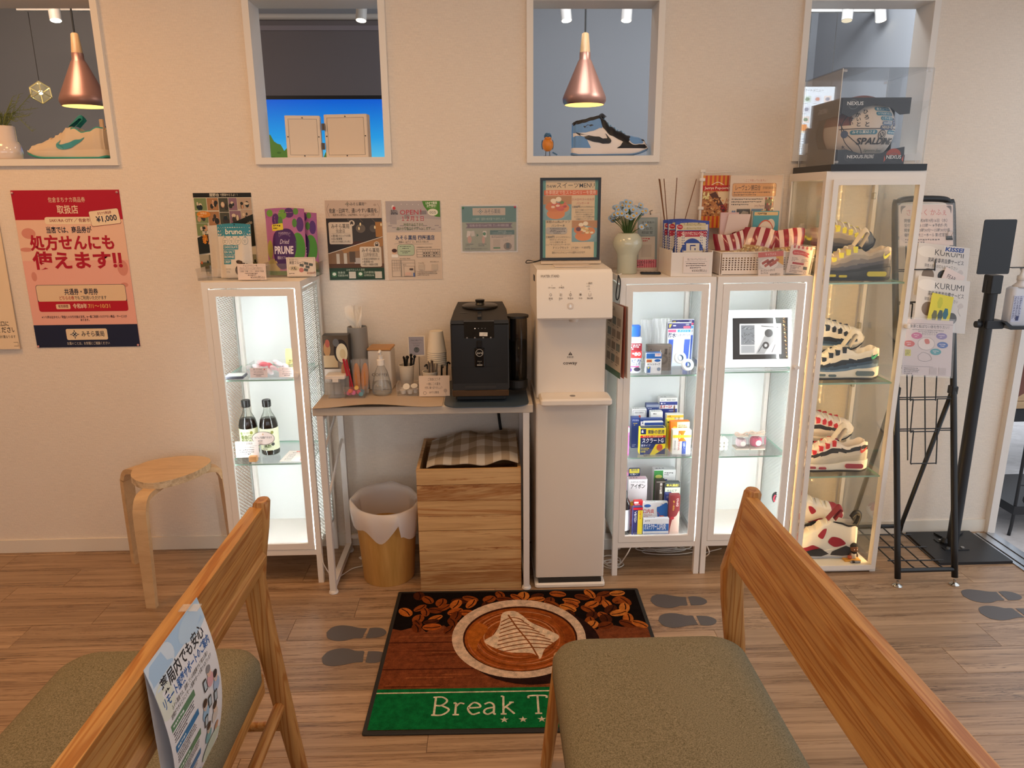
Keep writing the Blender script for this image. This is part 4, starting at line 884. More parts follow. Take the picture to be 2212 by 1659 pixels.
pr = Pr(70, 48); pr.R(0, 0, 70, 48, 'e0c9b4').T('ご自由にどうぞ', 35, 5, 7, '4a3c34', 28, 'c').T('一緒にこの夏を', 33, 16, 7, '4a3c34', 32, 'c').T('元気に乗り切りましょう', 33, 25, 6.5, '4a3c34', 40, 'c').T('みそら薬局', 34, 36, 6, '4a3c34', 22, 'c').O(13, 40, 4, 1, 'a08a7a').E(60, 35, 4, 4.4, 'b9a596').L([(60, 39), (62, 45)], 1, 'b9a596')
p = at(938, 850, y=-.285); card(pr, .112, (p.x+.001, -.285, z+.002), 'message_card', 'pinkish handwritten message card leaning beside the coffee machine', rx=-.1)
# ================================================================== water dispenser
DXa, DXb, DYf = .064, .322, -.385
e = empty('water_dispenser', ((DXa+DXb)/2, DYf, 0), 'tall white freestanding water dispenser', 'water dispenser'); hw = (DXb-DXa)/2; WD = mat('ebe1d5', .42, name='dispenser_white'); WD2 = mat('e4d8ca', .45, name='dispenser_panel')
zf = lambda py, y=DYf: at(1235, py, y=y).z
B().bbox(-hw-.004, hw+.004, -.012, .335, 0, .020, .010).go('base_plate', WD, e); B().box(-hw+.010, hw-.010, -.004, .3, .020, .036).go('plinth', mat('35322f', .5), e)
B().bbox(-hw, hw, 0, .345, .036, zf(868), .008).go('lower_body', WD2, e, auto=40)
B().bbox(-hw+.004, hw-.006, .045, .345, zf(868), zf(690, -.34)+.02, .008).go('middle_body', WD2, e, auto=40)
zt0 = zf(866); B().bbox(-hw+.012, hw+.006, -.052, .05, zt0-.006, zt0+.020, .010).go('drip_shelf', WD, e, auto=40); B().cyl((.0, -.005, zt0+.020), (.0, -.005, zt0+.0208), .010, n=20).go('drain', mat('6a635c', .3, .6), e)
z0, z1 = zf(689, DYf-.02), zf(583, DYf-.02)
B().add([(s*hw*a, y, zz) for s in (-1, 1) for a, y, zz in ((1, .0, z0+.006), (.98, -.03, z0), (1, -.036, z0+.006), (1, -.016, z1-.012), (.98, -.005, z1), (1, .345, z1+.004), (1, .345, z0))],
        [(0, 1, 2, 3, 4, 5, 6), (13, 12, 11, 10, 9, 8, 7)]+[(i, i+7, (i+1) % 7+7, (i+1) % 7) for i in range(7)]).go('head', WD, e, auto=35)
B().box(-.06, .07, .06, .15, z1+.002, z1+.004).go('top_hatch', mat('e6d6c8', .5), e); B().cyl((0, -.012, z0-.010), (0, -.012, z0+.002), .016, .020, 20).go('nozzle', mat('d0c4b8', .4), e)
B().box(-hw-.001, -hw+.002, .10, .14, z1-.05, z1-.03).go('side_vent', mat('3a3632', .6), e)
pr = Pr(260, 160); TC = '6a5d52'
pr.T('WATER STAND', 14, 14, 11, '6a5d52', 64)
for x, t in ((47, 'UV Clean'), (80, '水補充')): pr.E(x+5, 49, 1, 1, TC, 8).T(t, x+5, 53, 6, TC, None, 'c')
for y, t in ((42, '連続'), (51, 'ロ'), (60, 'ロ')): pr.T(t, 176, y-2, 7, TC); pr.E(172, y+2, 1, 1, 'ffffff' if y == 60 else TC, 8)
for x, t, on in ((48, '節電', 1), (82, '温水', 1), (116, '常温水', 0), (150, '冷水', 1), (182, '抽出量', 0)):
    pr.E(x, 70, 1.8 if on else 1, 1.8 if on else 1, 'ffffff' if on else TC, 10); pr.T(t, x, 88, 6.5, TC, None, 'c')
pr.O(48, 79, 4, 1, TC).L([(46, 82), (50, 82)], 1, TC)
for k in range(3): pr.L([(79+k*3, 75), (80+k*3, 78), (79+k*3, 81), (80+k*3, 84)], .9, TC)
pr.S([(116, 74), (119.5, 80), (116, 84), (112.5, 80)], TC).S([(116, 76), (118.4, 80), (116, 82.8), (113.6, 80)], 'd8ccc0')
for a in range(4): pr.L([(150-5*math.cos(a*PI/4), 79-5*math.sin(a*PI/4)), (150+5*math.cos(a*PI/4), 79+5*math.sin(a*PI/4))], .9, TC)
pr.L([(178, 75), (179, 84), (185, 84), (186, 75)], 1, TC).lines(43, 96, 10, 1, 2, 1.4, TC, 2).lines(76, 96, 12, 1, 2, 1.4, TC, 3)
pr.R(106, 106, 19, 19, 'c9b8a6', 7).R(107, 107, 17, 17, 'e0d3c6', 6).S([(115.5, 110), (119.5, 117), (115.5, 121), (111.5, 117)], 'f4f8ff')
pr.go(e, .258, lambda x, zz, d: (x, -.0165-.0205*(1-min(1, max(0, zz/(z1-z0))))-d, z0+zz), 'panel_print', h=z1-z0)
pr = Pr(60, 50); pr.G([(24, 14), (30, 4), (36, 14)], '4a4038').T('!', 30, 6, 8, 'd6c9bc', None, 'c', .02).T('熱湯注意', 30, 17, 6, '4a4038', 18, 'c').T('coway', 30, 30, 13, '3f362f', 40, 'c', .012)
pr.go(e, .075, lambda x, zz, d: (x-.004, .0448-d, zz+zf(800)), 'logo_print')
# ================================================================== crates, cloth, bin
PINE = wood('paulownia_board', 'b08654', 'd4ab76', 'X', 30, 4, .55, .05, crack=[(3, .47, .53, 'd0b090'), (5, .44, .46, 'b8906c')])
def crate(z0, h, label, open_top, y0=-.388):
    e = empty('wooden_crate', (-.181, y0, z0), label, 'crate', group='stacked wooden crates'); w = .190; d = .355; n = 4 if open_top else 3; t = .012
    hs = [h*.24, h*.25, h*.26, h*.25] if n == 4 else [h*.32, h*.34, h*.34]; zz = 0
    for k in range(n):
        B().bbox(-w, w, 0, t, zz+.0006, zz+hs[k]-.0006, .0012).go('front_board', PINE, e); B().box(-w, w, d-t, d, zz, zz+hs[k]-.001).go('back_board', PINE, e)
        for s in (-1, 1): a, c = sorted((s*w, s*(w-t))); B().box(a, c, t, d-t, zz, zz+hs[k]-.001).go('side_board', PINE, e)
        zz += hs[k]
    B().box(-w+t, w-t, t, d-t, .001, .010).go('bottom_board', PINE, e)
    return e
crate(.0005, .242, 'lower wooden crate of three boards standing on the floor', False); crate(.2435, .242, 'upper open wooden crate of four boards below the desk', True)
def ging():
    m, b_, N, L = nodes_mat('gingham_cloth', .9); tc = N('ShaderNodeTexCoord'); sp = N('ShaderNodeSeparateXYZ'); L(tc.outputs['UV'], sp.inputs[0]); outs = []
    for ax, sc in (('X', 5.5), ('Y', 3.2)):
        q = N('ShaderNodeMath', operation='MULTIPLY'); q.inputs[1].default_value = sc; L(sp.outputs[ax], q.inputs[0]); fr = N('ShaderNodeMath', operation='FRACT'); L(q.outputs[0], fr.inputs[0])
        g = N('ShaderNodeMath', operation='GREATER_THAN'); g.inputs[1].default_value = .5; L(fr.outputs[0], g.inputs[0]); outs.append(g)
    a = N('ShaderNodeMath', operation='ADD'); L(outs[0].outputs[0], a.inputs[0]); L(outs[1].outputs[0], a.inputs[1]); h = N('ShaderNodeMath', operation='MULTIPLY'); h.inputs[1].default_value = .5; L(a.outputs[0], h.inputs[0])
    r = ramp(N, [(0, 'bfb4a6'), (.5, 'a3917b'), (1, '87745c')]); r.color_ramp.interpolation = 'CONSTANT'; r.color_ramp.elements[1].position = .3; r.color_ramp.elements[2].position = .8; L(h.outputs[0], r.inputs[0]); L(r.outputs[0], b_.inputs['Base Color']); return m
def clothfn(u, v):
    x = -.335+u*.335; y = -.37+v*.30; zz = .492+.045*max(0, math.sin(min(1, u*1.6)*PI*.5))*math.sin(.35+v*2.0)+.006*math.sin(u*9+v*5)+.004*math.sin(u*17-v*6)
    if v < .06: zz -= (.06-v)*.10
    return (x, y-.004*math.sin(u*13), zz)
b = B().grid(clothfn, 36, 24).grid(lambda u, v: tuple(Vector(clothfn(1-u, v))-Vector((0, 0, .002))), 36, 24); me = b.mesh('gingham_cloth', ging(), True)
uvl = me.uv_layers.new(name='UVMap'); NV = 37*25
for lp in me.loops: i = lp.vertex_index % NV; u = (i % 37)/36; uvl.data[lp.index].uv = ((1-u) if lp.vertex_index >= NV else u, (i//37)/24)
tag(put('gingham_cloth', me), 'brown gingham cloth covering the open wooden crate', 'cloth')
p = at(838, 1262, z=0); e = empty('waste_bin', (-.506, -.262, 0), 'round light wood waste bin lined with a white bag', 'bin')
BW = wood('bin_veneer', 'b8883f', 'd09f5a', 'Z', 16, 2, .45, .06, rnd=False)
B().lathe([(.096, 0), (.098, .004), (.119, .305)], 44, cap1=False).lathe([(.117, .305), (.094, .008)], 44, cap0=False).go('bin_body', BW, e, auto=45)
BAG = glass(gloss=.25, name='bag_film', alpha=.62, body=(.86, .80, .76), rough=.3)
def bagf(u, v):
    a = u*2*PI; fold = .006*math.sin(a*9)+.005*math.sin(a*5+1)
    if v < .35: t = v/.35; r = .108+.008*t; zz = .20+.125*t
    else: t = (v-.35)/.65; drop = .075+.03*math.sin(a*3+.6)+.02*math.sin(a*7)+(.055 if 5.2 < a < 6.0 else 0); r = .122+.016*math.sin(t*PI*.8)+fold*t; zz = .325+.010*math.sin(t*PI)-drop*t**1.2
    return (r*math.cos(a)+(fold*.3), r*math.sin(a), zz+.015*math.sin(a-.5))
B().grid(bagf, 72, 16).go('bin_liner', BAG, e, smooth=True)
# ================================================================== stool
e = empty('stool', (-1.325, -.24, 0), 'bent plywood three legged stool against the wall', 'stool')
STW = wood('birch_ply', 'bd9870', 'd3b085', 'X', 12, 5, .42, .3, rnd=False); PLYE = wood('ply_edge', 'a88a68', 'dcc4a0', 'X', 60, 1, .6, .02, rnd=False)
V3 = [(-1.316, -.438), (-1.150, -.10), (-1.50, -.14)]; V3 = [(x+1.325, y+.24) for x, y in V3]
out = []
for k in range(3):
    a, b_, c = Vector(V3[k-1]), Vector(V3[k]), Vector(V3[(k+1) % 3]); m0 = (a+b_)/2; m1 = (b_+c)/2; cen = sum((Vector(q) for q in V3), Vector((0, 0)))/3
    m0 = m0+(m0-cen)*.25; m1 = m1+(m1-cen)*.25; bb_ = b_+(b_-cen)*.10
    for i in range(12): t = i/12; out.append(tuple(m0*(1-t)**2+bb_*2*t*(1-t)+m1*t*t))
b = B().prism(out, .424, .450); n = len(out); b.m = [0, 0]+[1]*n; b.go('seat', [STW, PLYE], e)
for k, (tx, ty, ax_, ay_) in enumerate(((-.016, -.218, 0, 0), (-.228, .125, 0, 0), (.165, .13, 0, 0))):
    d = Vector((tx, ty, 0)).normalized(); n_ = Vector((-d.y, d.x, 0)); pth = [(.34, .416), (.72, .416), (.86, .405), (.93, .375), (.955, .33), (1.0, 0)]; R_ = Vector((tx, ty, 0)).length
    pp = smooth_path([(a, 0, c) for a, c in pth], 5); vs = []; fs = []; m = len(pp)
    for i, q in enumerate(pp):
        a = pp[max(i-1, 0)]; c = pp[min(i+1, m-1)]; tg = Vector(((c.x-a.x)*R_, 0, c.z-a.z)).normalized(); nr = Vector((-tg.z, 0, tg.x)); wv = .024 if q.z > .3 else .024-.006*(1-q.z/.3)
        if q is pp[-1]: tg = Vector((0, 0, -1))
        for th in (.010, -.010):
            for sg in (-1, 1):
                rr_ = q.x*R_+nr.x*th; zz = max(.0, q.z+nr.z*th) if i < m-1 else 0; vs.append(tuple(d*rr_+n_*sg*wv+Vector((0, 0, zz))))
    for i in range(m-1): o = i*4; fs += [(o, o+1, o+5, o+4), (o+1, o+3, o+7, o+5), (o+3, o+2, o+6, o+7), (o+2, o, o+4, o+6)]
    fs += [(0, 2, 3, 1), tuple((m-1)*4+q for q in (0, 1, 3, 2))]
    B().add(vs, fs).go('leg', STW, e, auto=40)
# ================================================================== floor mat, footprints, benches
e = empty('door_mat', (-.468, -1.152, 0), 'large coffee cup door mat with green Break Time band', 'floor mat', rz=-.0189)
B().bbox(0, .90, 0, .75, .0, .006, .006).go('rubber_edge', mat('17140f', .6), e)
def pilemat():
    m, b_, N, L = nodes_mat('carpet_pile', .95); a = N('ShaderNodeVertexColor', layer_name='ink'); b_.inputs['Specular IOR Level'].default_value = .05
    tc = N('ShaderNodeTexCoord'); n = N('ShaderNodeTexNoise', Scale=420, Detail=3); L(tc.outputs['Object'], n.inputs['Vector']); n2 = N('ShaderNodeTexNoise', Scale=60, Detail=4); L(tc.outputs['Object'], n2.inputs['Vector'])
    ad = N('ShaderNodeMath', operation='ADD'); L(n.outputs['Fac'], ad.inputs[0]); L(n2.outputs['Fac'], ad.inputs[1])
    mr = N('ShaderNodeMapRange'); mr.inputs['From Min'].default_value = .6; mr.inputs['From Max'].default_value = 1.4; mr.inputs['To Min'].default_value = .45; mr.inputs['To Max'].default_value = 1.45; L(ad.outputs[0], mr.inputs[0])
    hs = N('ShaderNodeHueSaturation'); L(a.outputs[0], hs.inputs['Color']); L(mr.outputs[0], hs.inputs['Value']); L(hs.outputs[0], b_.inputs['Base Color'])
    bp = N('ShaderNodeBump', Strength=1, Distance=.004); L(n.outputs['Fac'], bp.inputs['Height']); L(bp.outputs[0], b_.inputs['Normal']); return m
pr = Pr(90, 75); rn = random.Random(11)
pr.R(1.3, 1.3, 87.4, 72.2, '7a3f22')
for k in range(60): y = rn.uniform(26, 56); x = rn.uniform(1.5, 70); pr.R(x, y, min(rn.uniform(8, 22), 88.5-x), rn.uniform(.2, .7), rn.choice(['6a3219', '8a4c2a', '5c2a15', '93522c']))
pr.R(1.3, 32.4, 87.4, .5, '4a2012').R(1.3, 46.5, 87.4, .5, '4a2012')
def wob(x0, x1, y): return [(x0+(x1-x0)*i/30, y+1.6*math.sin(i*1.9)+.9*math.sin(i*3.7)) for i in range(31)]
pr.G([(1.3, 1.3), (88.7, 1.3)]+list(reversed(wob(1.3, 88.7, 24.5))), '140d0a')
pts = [(x+rn.uniform(-2.0, 2.0), y+rn.uniform(-1.4, 1.4)) for y in (3.4, 7.0, 10.6, 14.2, 17.8, 21.4, 24.6) for x in range(4, 90, 6)]
for x, y in pts:
    if x < 4.2 or x > 86.6 or y < 3.4: continue
    a = rn.uniform(0, PI); rx, ry = rn.uniform(2.6, 3.5), rn.uniform(1.5, 2.3); c = rn.choice(['a5521d', 'b96425', '8a4216', '6b3011', 'c5742f', '4a210d']); q = [(x+rx*math.cos(t*PI/8)*math.cos(a)-ry*math.sin(t*PI/8)*math.sin(a), y+rx*math.cos(t*PI/8)*math.sin(a)+ry*math.sin(t*PI/8)*math.cos(a)) for t in range(16)]
    pr.G(q, c).L([(x-rx*.85*math.cos(a), y-rx*.85*math.sin(a)), (x+.5*math.sin(a), y-.5*math.cos(a)), (x+rx*.85*math.cos(a), y+rx*.85*math.sin(a))], .45, '2a120a', 3)
pr.E(48.5, 33.5, 23, 21.6, '2b1612', 48)
pr.E(44.5, 29.6, 22.5, 22.4, 'd8b79a', 56).E(44.9, 30.2, 19.2, 18.6, '3d1b0c', 48).E(44.9, 30.6, 18.6, 17.9, '9b4e1c', 48)
for k in range(16): pr.O(44.9+.7*math.sin(k), 30.6+.5*math.cos(k*1.7), 17.6-k*.9, .42, ['b9683a', '7d3a14', 'c98a5a', '8f4619'][k % 4], 16.9-k*.9)
pr.S([(30, 38), (27, 30), (30, 22), (34, 25), (31, 33)], 'b2611f').S([(55, 17), (61, 24), (63, 32), (59, 38), (60, 28)], '8c4216')
pr.S([(39, 16), (43, 14.6), (46, 17.5), (49, 22), (55, 27), (58, 31), (53, 37), (51, 42.5), (48.5, 39.5), (40, 38.5), (33, 33), (36, 29), (38, 23)], 'e2c3a2')
for k in range(9):
    y = 19+k*2.2; w_ = 4+k*.95; cx = 42.5+k*.75
    pr.L([(cx-w_, y+2.6), (cx-w_*.5, y+.8), (cx, y-.2), (cx+w_*.6, y+.6), (cx+w_, y+2.4)], .5, '8a4a22', 3)
pr.L([(41, 17), (44, 25), (48, 34), (50.5, 42)], .55, '8a4a22', 3)
pr.R(1.3, 56.3, 87.4, 17.2, '0d6b36').R(1.3, 57.8, 87.4, .5, 'd8c4a4')
WH = 'dccdb0'
def strokes(x, y, s, segs):
    for sg in segs: pr.L([(x+a*s, y-b_*s) for a, b_ in sg], .62, WH, 4 if len(sg) > 2 else 0)
CAPS = {'B': [[(.1, 0), (.1, 1)], [(0, 1), (.35, 1), (.55, .78), (.35, .53), (.1, .53)], [(.35, .53), (.65, .28), (.4, 0), (0, 0)]], 'r': [[(.1, 0), (.1, .66)], [(0, .64), (.1, .66)], [(.1, .45), (.25, .64), (.42, .6)], [(0, 0), (.24, 0)]],
  'e': [[(.05, .36), (.5, .40), (.42, .6), (.22, .64), (.04, .32), (.22, .01), (.5, .1)]], 'a': [[(.06, .56), (.25, .65), (.42, .5), (.42, .05), (.5, 0)], [(.42, .38), (.14, .3), (.05, .12), (.2, 0), (.42, .14)]],
  'k': [[(.1, 0), (.1, 1)], [(0, 1), (.1, 1)], [(.1, .3), (.42, .64)], [(.2, .4), (.52, 0)], [(0, 0), (.22, 0)], [(.32, .64), (.5, .64)]], 'T': [[(.35, 0), (.35, 1)], [(0, .86), (.04, 1), (.66, 1), (.7, .86)], [(.22, 0), (.48, 0)]],
  'i': [[(.12, 0), (.12, .64)], [(.02, .62), (.12, .64)], [(.1, .86), (.14, .9)], [(0, 0), (.26, 0)]], 'm': [[(.1, 0), (.1, .64)], [(.1, .45), (.25, .64), (.38, .5), (.38, 0)], [(.38, .45), (.54, .64), (.66, .5), (.66, 0)], [(0, 0), (.2, 0)], [(.3, 0), (.46, 0)], [(.58, 0), (.76, 0)]]}
for ch, x in zip('BreakTime', (18.5, 24.6, 28.6, 33.2, 38.4, 46.6, 53.0, 56.6, 64.2)): strokes(x, 67.8, 7.6, CAPS[ch])
for x in (39.4, 44.7, 50.0): pr.G([(x+(1.3 if k % 2 == 0 else .52)*math.sin(k*PI/5), 70.2-(1.3 if k % 2 == 0 else .52)*math.cos(k*PI/5)) for k in range(10)], WH)
pr.go(e, .90, lambda x, zz, d: (x+.45, zz, .0062+d), 'pile_picture', pilemat(), eps=.000004, base=0)
FP = mat('55504f', .5, name='grey_vinyl')
def footprint(px, py, px1, label, flip=1, tilt=0):
    a = at(px, py, z=0); c = at(px1, py, z=0); e = empty('footprint_sticker', (a.x, a.y, .0), label, 'floor sticker', group='footprint floor stickers'); L = (c-a).length; e.rotation_euler = (0, 0, math.atan2(c.y-a.y, c.x-a.x)+tilt)
    s = [(0, 0), (.06, .16), (.20, .225), (.36, .20), (.52, .145), (.66, .13), (.64, -.05), (.625, -.16), (.50, -.17), (.36, -.235), (.20, -.24), (.06, -.16)]; s = [(x*L, y*L*flip*.95) for x, y in s]
    h = [(.70, .13), (.80, .15), (.92, .12), (1.0, .03), (.99, -.06), (.90, -.13), (.78, -.15), (.69, -.15)]; h = [(x*L, y*L*flip) for x, y in h]
    q = [(v.x, v.y) for v in smooth_path([(x, y, 0) for x, y in s[:6]], 4)]+[(v.x, v.y) for v in smooth_path([(x, y, 0) for x, y in s[6:]+s[:1]], 4)][:-1]
    B().prism(q, .0004, .0010).go('sole_print', FP, e); q2 = [(v.x, v.y) for v in smooth_path([(x, y, 0) for x, y in h], 3)]+[]
    B().prism(q2, .0004, .0010).go('heel_print', FP, e)
footprint(705, 1367, 834, 'grey footprint sticker left of the mat, upper of the pair'); footprint(695, 1421, 834, 'grey footprint sticker left of the mat, lower of the pair', -1, .02)
footprint(1405, 1298, 1526, 'grey footprint sticker right of the mat, upper of the pair'); footprint(1422, 1341, 1547, 'grey footprint sticker right of the mat, lower of the pair', -1)
footprint(2080, 1287, 2204, 'grey footprint sticker beside the rack foot, upper of the pair', 1); footprint(2118, 1325, 2246, 'grey footprint sticker at the right floor edge, lower of the pair', -1)
OAK = wood('oiled_oak', 'a06e3c', 'c49152', 'Y', 40, 3, .42, .05, rnd=False, wave=(20, 22, 'e2c8a4', 'Z')); OAKZ = wood('oiled_oak_upright', '9c6a3a', 'bd8a4e', 'Z', 40, 3, .42, .05, rnd=False, wave=(22, 16, 'e2c8a4', 'X'))
OLIVE = weave('olive_tweed', '5f5740', '978c73', 800)
def bench(kx, label):
    e = empty('bench', (kx, -1.26, 0), label, 'bench', group='oak benches with olive seats'); L = 1.20
    # seat cushion
    b = B(); x0, x1, y0, y1 = -.445, .020, -L+.03, -.038; rings = []
    for ins, zz, rad in ((.012, .322, .055), (.0, .334, .065), (.0, .372, .065), (.008, .392, .065), (.024, .404, .06), (.06, .410, .05)):
        rings.append([(px+(x0+x1)/2, py+(y0+y1)/2, zz-.006*(abs(px)/.23)**2) for px, py in rrect(x1-x0-2*ins, y1-y0-2*ins, rad, 7)])
    n = len(rings[0]); vs = [q for r in rings for q in r]; fs = [(k*n+i, k*n+(i+1) % n, (k+1)*n+(i+1) % n, (k+1)*n+i) for k in range(len(rings)-1) for i in range(n)]
    fs += [tuple(range(n-1, -1, -1)), tuple(range((len(rings)-1)*n, len(rings)*n))]; b.add(vs, fs).go('seat_cushion', OLIVE, e, smooth=True)
    for a, c, d_, f_ in ((-.425, -.405, -L+.05, -.05), (-.012, .010, -L+.05, -.05)): B().bbox(a, c, d_, f_, .268, .322, .003).go('seat_rail', OAK, e)
    for y in (-.062, -L/2, -L+.062): B().bbox(-.405, -.012, y-.011, y+.011, .272, .318, .003).go('cross_rail', OAKZ, e)
    # rear posts with a kink
    for yc in (-.018, -L+.018):
        pts = [(.068, .0, .017), (.048, .14, .020), (.022, .34, .024), (.006, .47, .026), (.000, .555, .026), (.012, .62, .022), (.026, .69, .020), (.036, .755, .018), (.037, .762, .013)]
        vs = []; fs = []
        for x, zz, r in pts: vs += [(x+q[0], yc+q[1], zz) for q in rrect(2*r, .040, .012, 3)]
        n = 16
        for k in range(len(pts)-1): fs += [(k*n+i, k*n+(i+1) % n, (k+1)*n+(i+1) % n, (k+1)*n+i) for i in range(n)]
        fs += [tuple(range(n-1, -1, -1)), tuple(range((len(pts)-1)*n, len(pts)*n))]; B().add(vs, fs).go('rear_leg', OAKZ, e, auto=50)
        B().add(*(lambda q: (q.v, q.f))(B().cyl((-.452, yc, 0), (-.415, yc, .325), .015, .020, 16))).go('front_leg', OAKZ, e, smooth=False, auto=60)
        B().cyl((-.435, yc, .145), (.048, yc, .145), .012, n=14).go('side_stretcher', OAK, e, auto=60)
    B().cyl((.035, -.03, .215), (.035, -L+.03, .215), .014, n=16).go('rear_stretcher', OAK, e, auto=60)
    # back board, bevelled towards the lower edge at the rear
    pr_ = [(-.012, .584), (.014, .752), (.042, .749), (.033, .640), (.041, .628), (.028, .586), (.010, .580)]
    bb = B().add([(x, -.036, zz) for x, zz in pr_]+[(x, -L+.036, zz) for x, zz in pr_], [tuple(range(7)), tuple(range(13, 6, -1))]+[(i, i+7, (i+1) % 7+7, (i+1) % 7) for i in range(7)])
    bb.go('back_board', OAK, e)
    return e
bench(-.670, 'oak bench with olive seat and a notice sheet taped to its back'); bench(.484, 'oak bench with olive seat covering the corner of the coffee mat')
# notice hung over the left bench back
pr = Pr(210, 297); pr.R(0, 0, 210, 297, 'e8eaf0').R(0, 0, 210, 36, 'a8c8e8').E(30, 20, 60, 30, 'cfdff0').E(170, 24, 60, 22, 'b8d2ea').E(20, 70, 30, 30, 'dbe2d8')
pr.T('薬局内でも安心', 105, 38, 26, '20242c', 168, 'c', .018).T('リモート服薬サポートのご案内', 105, 66, 19, '2a62a8', 186, 'c', .02).T('みそら薬局では、混雑している時間帯でも丁寧なお薬の', 105, 88, 9, '2c2c30', 150, 'c').T('説明ができるようにリモート服薬サポートを取り入れています', 105, 99, 9, '2c2c30', 168, 'c')
for k, (c, y) in enumerate((('5f8a6a', 112), ('3a7ab0', 150), ('5f8a6a', 190), ('3a7ab0', 230))):
    pr.R(12, y, 92, 12, c).lines(18, y+4, 70, 1, 6, 4, 'e8eef0', k).lines(14, y+15, 84, 4, 5, 2.6, '55505c', 20+k)
for k, (x, y, hc, bc) in enumerate(((165, 122, '8a8a90', 'd8a8b0'), (186, 146, '3a3438', 'a8c0e0'), (130, 166, '4a3a34', '9ac0e0'), (170, 200, '4a3a34', 'd8d0c8'), (140, 220, '4a3a34', '7ab0b8'), (180, 250, 'c89a7a', '7a9a68'))):
    pr.E(x, y+16, 14, 13, bc).E(x, y, 8, 10, 'e8c4a8').E(x, y-5, 9, 7, hc)
for x, y in ((142, 134), (150, 172), (176, 180), (128, 196)): pr.R(x-7, y-11, 14, 22, '2e2c30', 2).R(x-5, y-8, 10, 16, 'b8c8d4')
pr.E(160, 270, 40, 20, 'c8d8c8').E(60, 285, 60, 12, 'cdd8ea')
w_, h_ = .205, .29; pb_ = at(370, 1358, x=-.624); yb = pb_.y; zt_ = min(pb_.z, .758)
e = empty('notice_sheet', (-.626, yb, zt_-h_), 'printed pale blue notice sheet hanging on the left bench back', 'notice', rz=0)
NF = lambda x, zz, d: (.003+d+.034*math.sin((1-zz/h_)*2.2)-.022*(1-zz/h_)**2, x, zz)
B().grid(lambda u, v: NF((u-.5)*w_, v*h_, 0), 8, 20).grid(lambda u, v: NF((.5-u)*w_, v*h_, -.0006), 8, 20).go('paper', mat('e6e8ee', .5), e, smooth=True)
pr.go(e, w_, lambda x, zz, d: NF(x, zz, d), h=h_)
B().box(-.012, .020, .06, .082, h_-.002, h_-.0005).go('tape', glass(gloss=.4, name='clear_tape', alpha=.15), e)
# ================================================================== things inside the cabinets
def carton(px0, py0, px1, y, zb, depth, col, draw, label, cat='medicine box', name='medicine_box', top=None, side=None, group='cartons in the medicine cabinet', rz=0, sidecol=None):
    """a carton whose front is seen from px0 to px1 and whose top front edge is at py0"""
    a = at(px0, py0, y=y); c = at(px1, py0, y=y); w = c.x-a.x; h = a.z-zb
    e = empty(name, ((a.x+c.x)/2, y, zb), label, cat, rz=rz, group=group)
    B().bbox(-w/2, w/2, 0, depth, 0, h, .0012).go('carton', mat(col, .4), e)
    pr = Pr(100, 100*h/w); draw(pr, pr.h); pr.go(e, w*.985)
    if top:
        pt = Pr(100, 100*depth/w); pt.R(3, 3, 94, pt.h-6, top).lines(10, pt.h*.35, 80, 1, 10, pt.h*.22, '555560', len(label)); pt.go(e, w*.98, lambda x, zz, d: (x, depth-.001-zz*.97+.0005, h+d), 'top_print')
    return e
z2 = .480+.0012; SB = 'second shelf'
def d_suc(p, h): p.R(0, 0, 100, h, 'e8d22a').R(0, 0, 22, 22, '1c2a5a').T('6', 4, 2, 16, 'ffffff', None, 'l', .03).T('胃酸の逆流', 30, 5, 17, '1c2a5a', 64, 'l', .02).R(0, 27, 100, 9, 'c8202a').T('荒れた胃の粘膜を修復', 50, 28, 7, 'f4e8a0', 80, 'c').R(0, 36, 100, 26, '1c2a5a').T('スクラートG', 50, 38, 22, 'f4f4f4', 84, 'c', .015).R(0, 62, 100, h-62, '2a3a6a').G([(40, h), (62, 64), (100, 62), (100, 80), (60, h)], 'e8d22a').E(78, 78, 12, 14, 'c85a3a').T('液タイプ', 4, 64, 9, 'f4f4f4').lines(4, 78, 36, 3, 7, 4, 'e8d22a', 2)
def d_per(p, h): p.R(0, 0, 100, h, 'f1efe8').G([(30, 0), (70, 0), (50, h*.3)], 'e87a1a').G([(50, h*.2), (75, h*.45), (30, h*.45)], 'e87a1a').R(30, 0, 6, h*.4, 'e87a1a').R(0, h*.18, 100, h*.12, 'f4d83a').V('ペラマイズ', 34, h*.42, 13, 'c83a2a', .02, .85).V('肌のかゆみ止め', 14, h*.42, 8, '333333', 0, .95).R(52, h*.45, 22, h*.55, '2a4a9a').V('止血く', 63, h*.5, 12, 'f4f4f4', 0, .95).V('第二類', 88, h*.4, 7, '555555')
def d_org(p, h): p.R(0, 0, 100, h, 'ead9a8').R(0, 0, 34, h, 'e8761c').E(22, h*.25, 15, 15, 'f4d83a').lines(42, h*.1, 50, 3, 10, 5, '8a6a3a', 3)
def d_yel(p, h): p.R(0, 0, 100, h, 'e8e03a').R(0, 8, 60, 20, '2a5a3a').lines(8, 36, 70, 5, 14, 7, '3a5a3a', 6)
def d_sen(p, h): p.R(0, 0, 100, h, 'efece2').R(0, 0, 100, 16, 'e8b83a').T('5種', 6, 2, 12, '3a2a1a').V('食べ過ぎ', 50, 16, 15, '333333', .02).V('胃もたれ', 72, 10, 13, 'b8a83a', .02).V('胸焼け', 30, 16, 14, '555555')
def d_blu(p, h): p.R(0, 0, 100, h, 'eae8e2').R(0, 0, 100, 16, '24448a').R(0, 22, 100, 24, 'e8b82a').T('飲みやすい', 50, 25, 17, '2a2a6a', 70, 'c', .02).R(0, 50, 100, h, '24448a')
def d_nav(p, h): p.R(0, 0, 100, h, '27407c').R(0, 10, 60, 20, 'e8e8ea').lines(6, 14, 48, 1, 10, 10, '27407c', 4).R(66, 6, 24, 24, 'c83a3a')
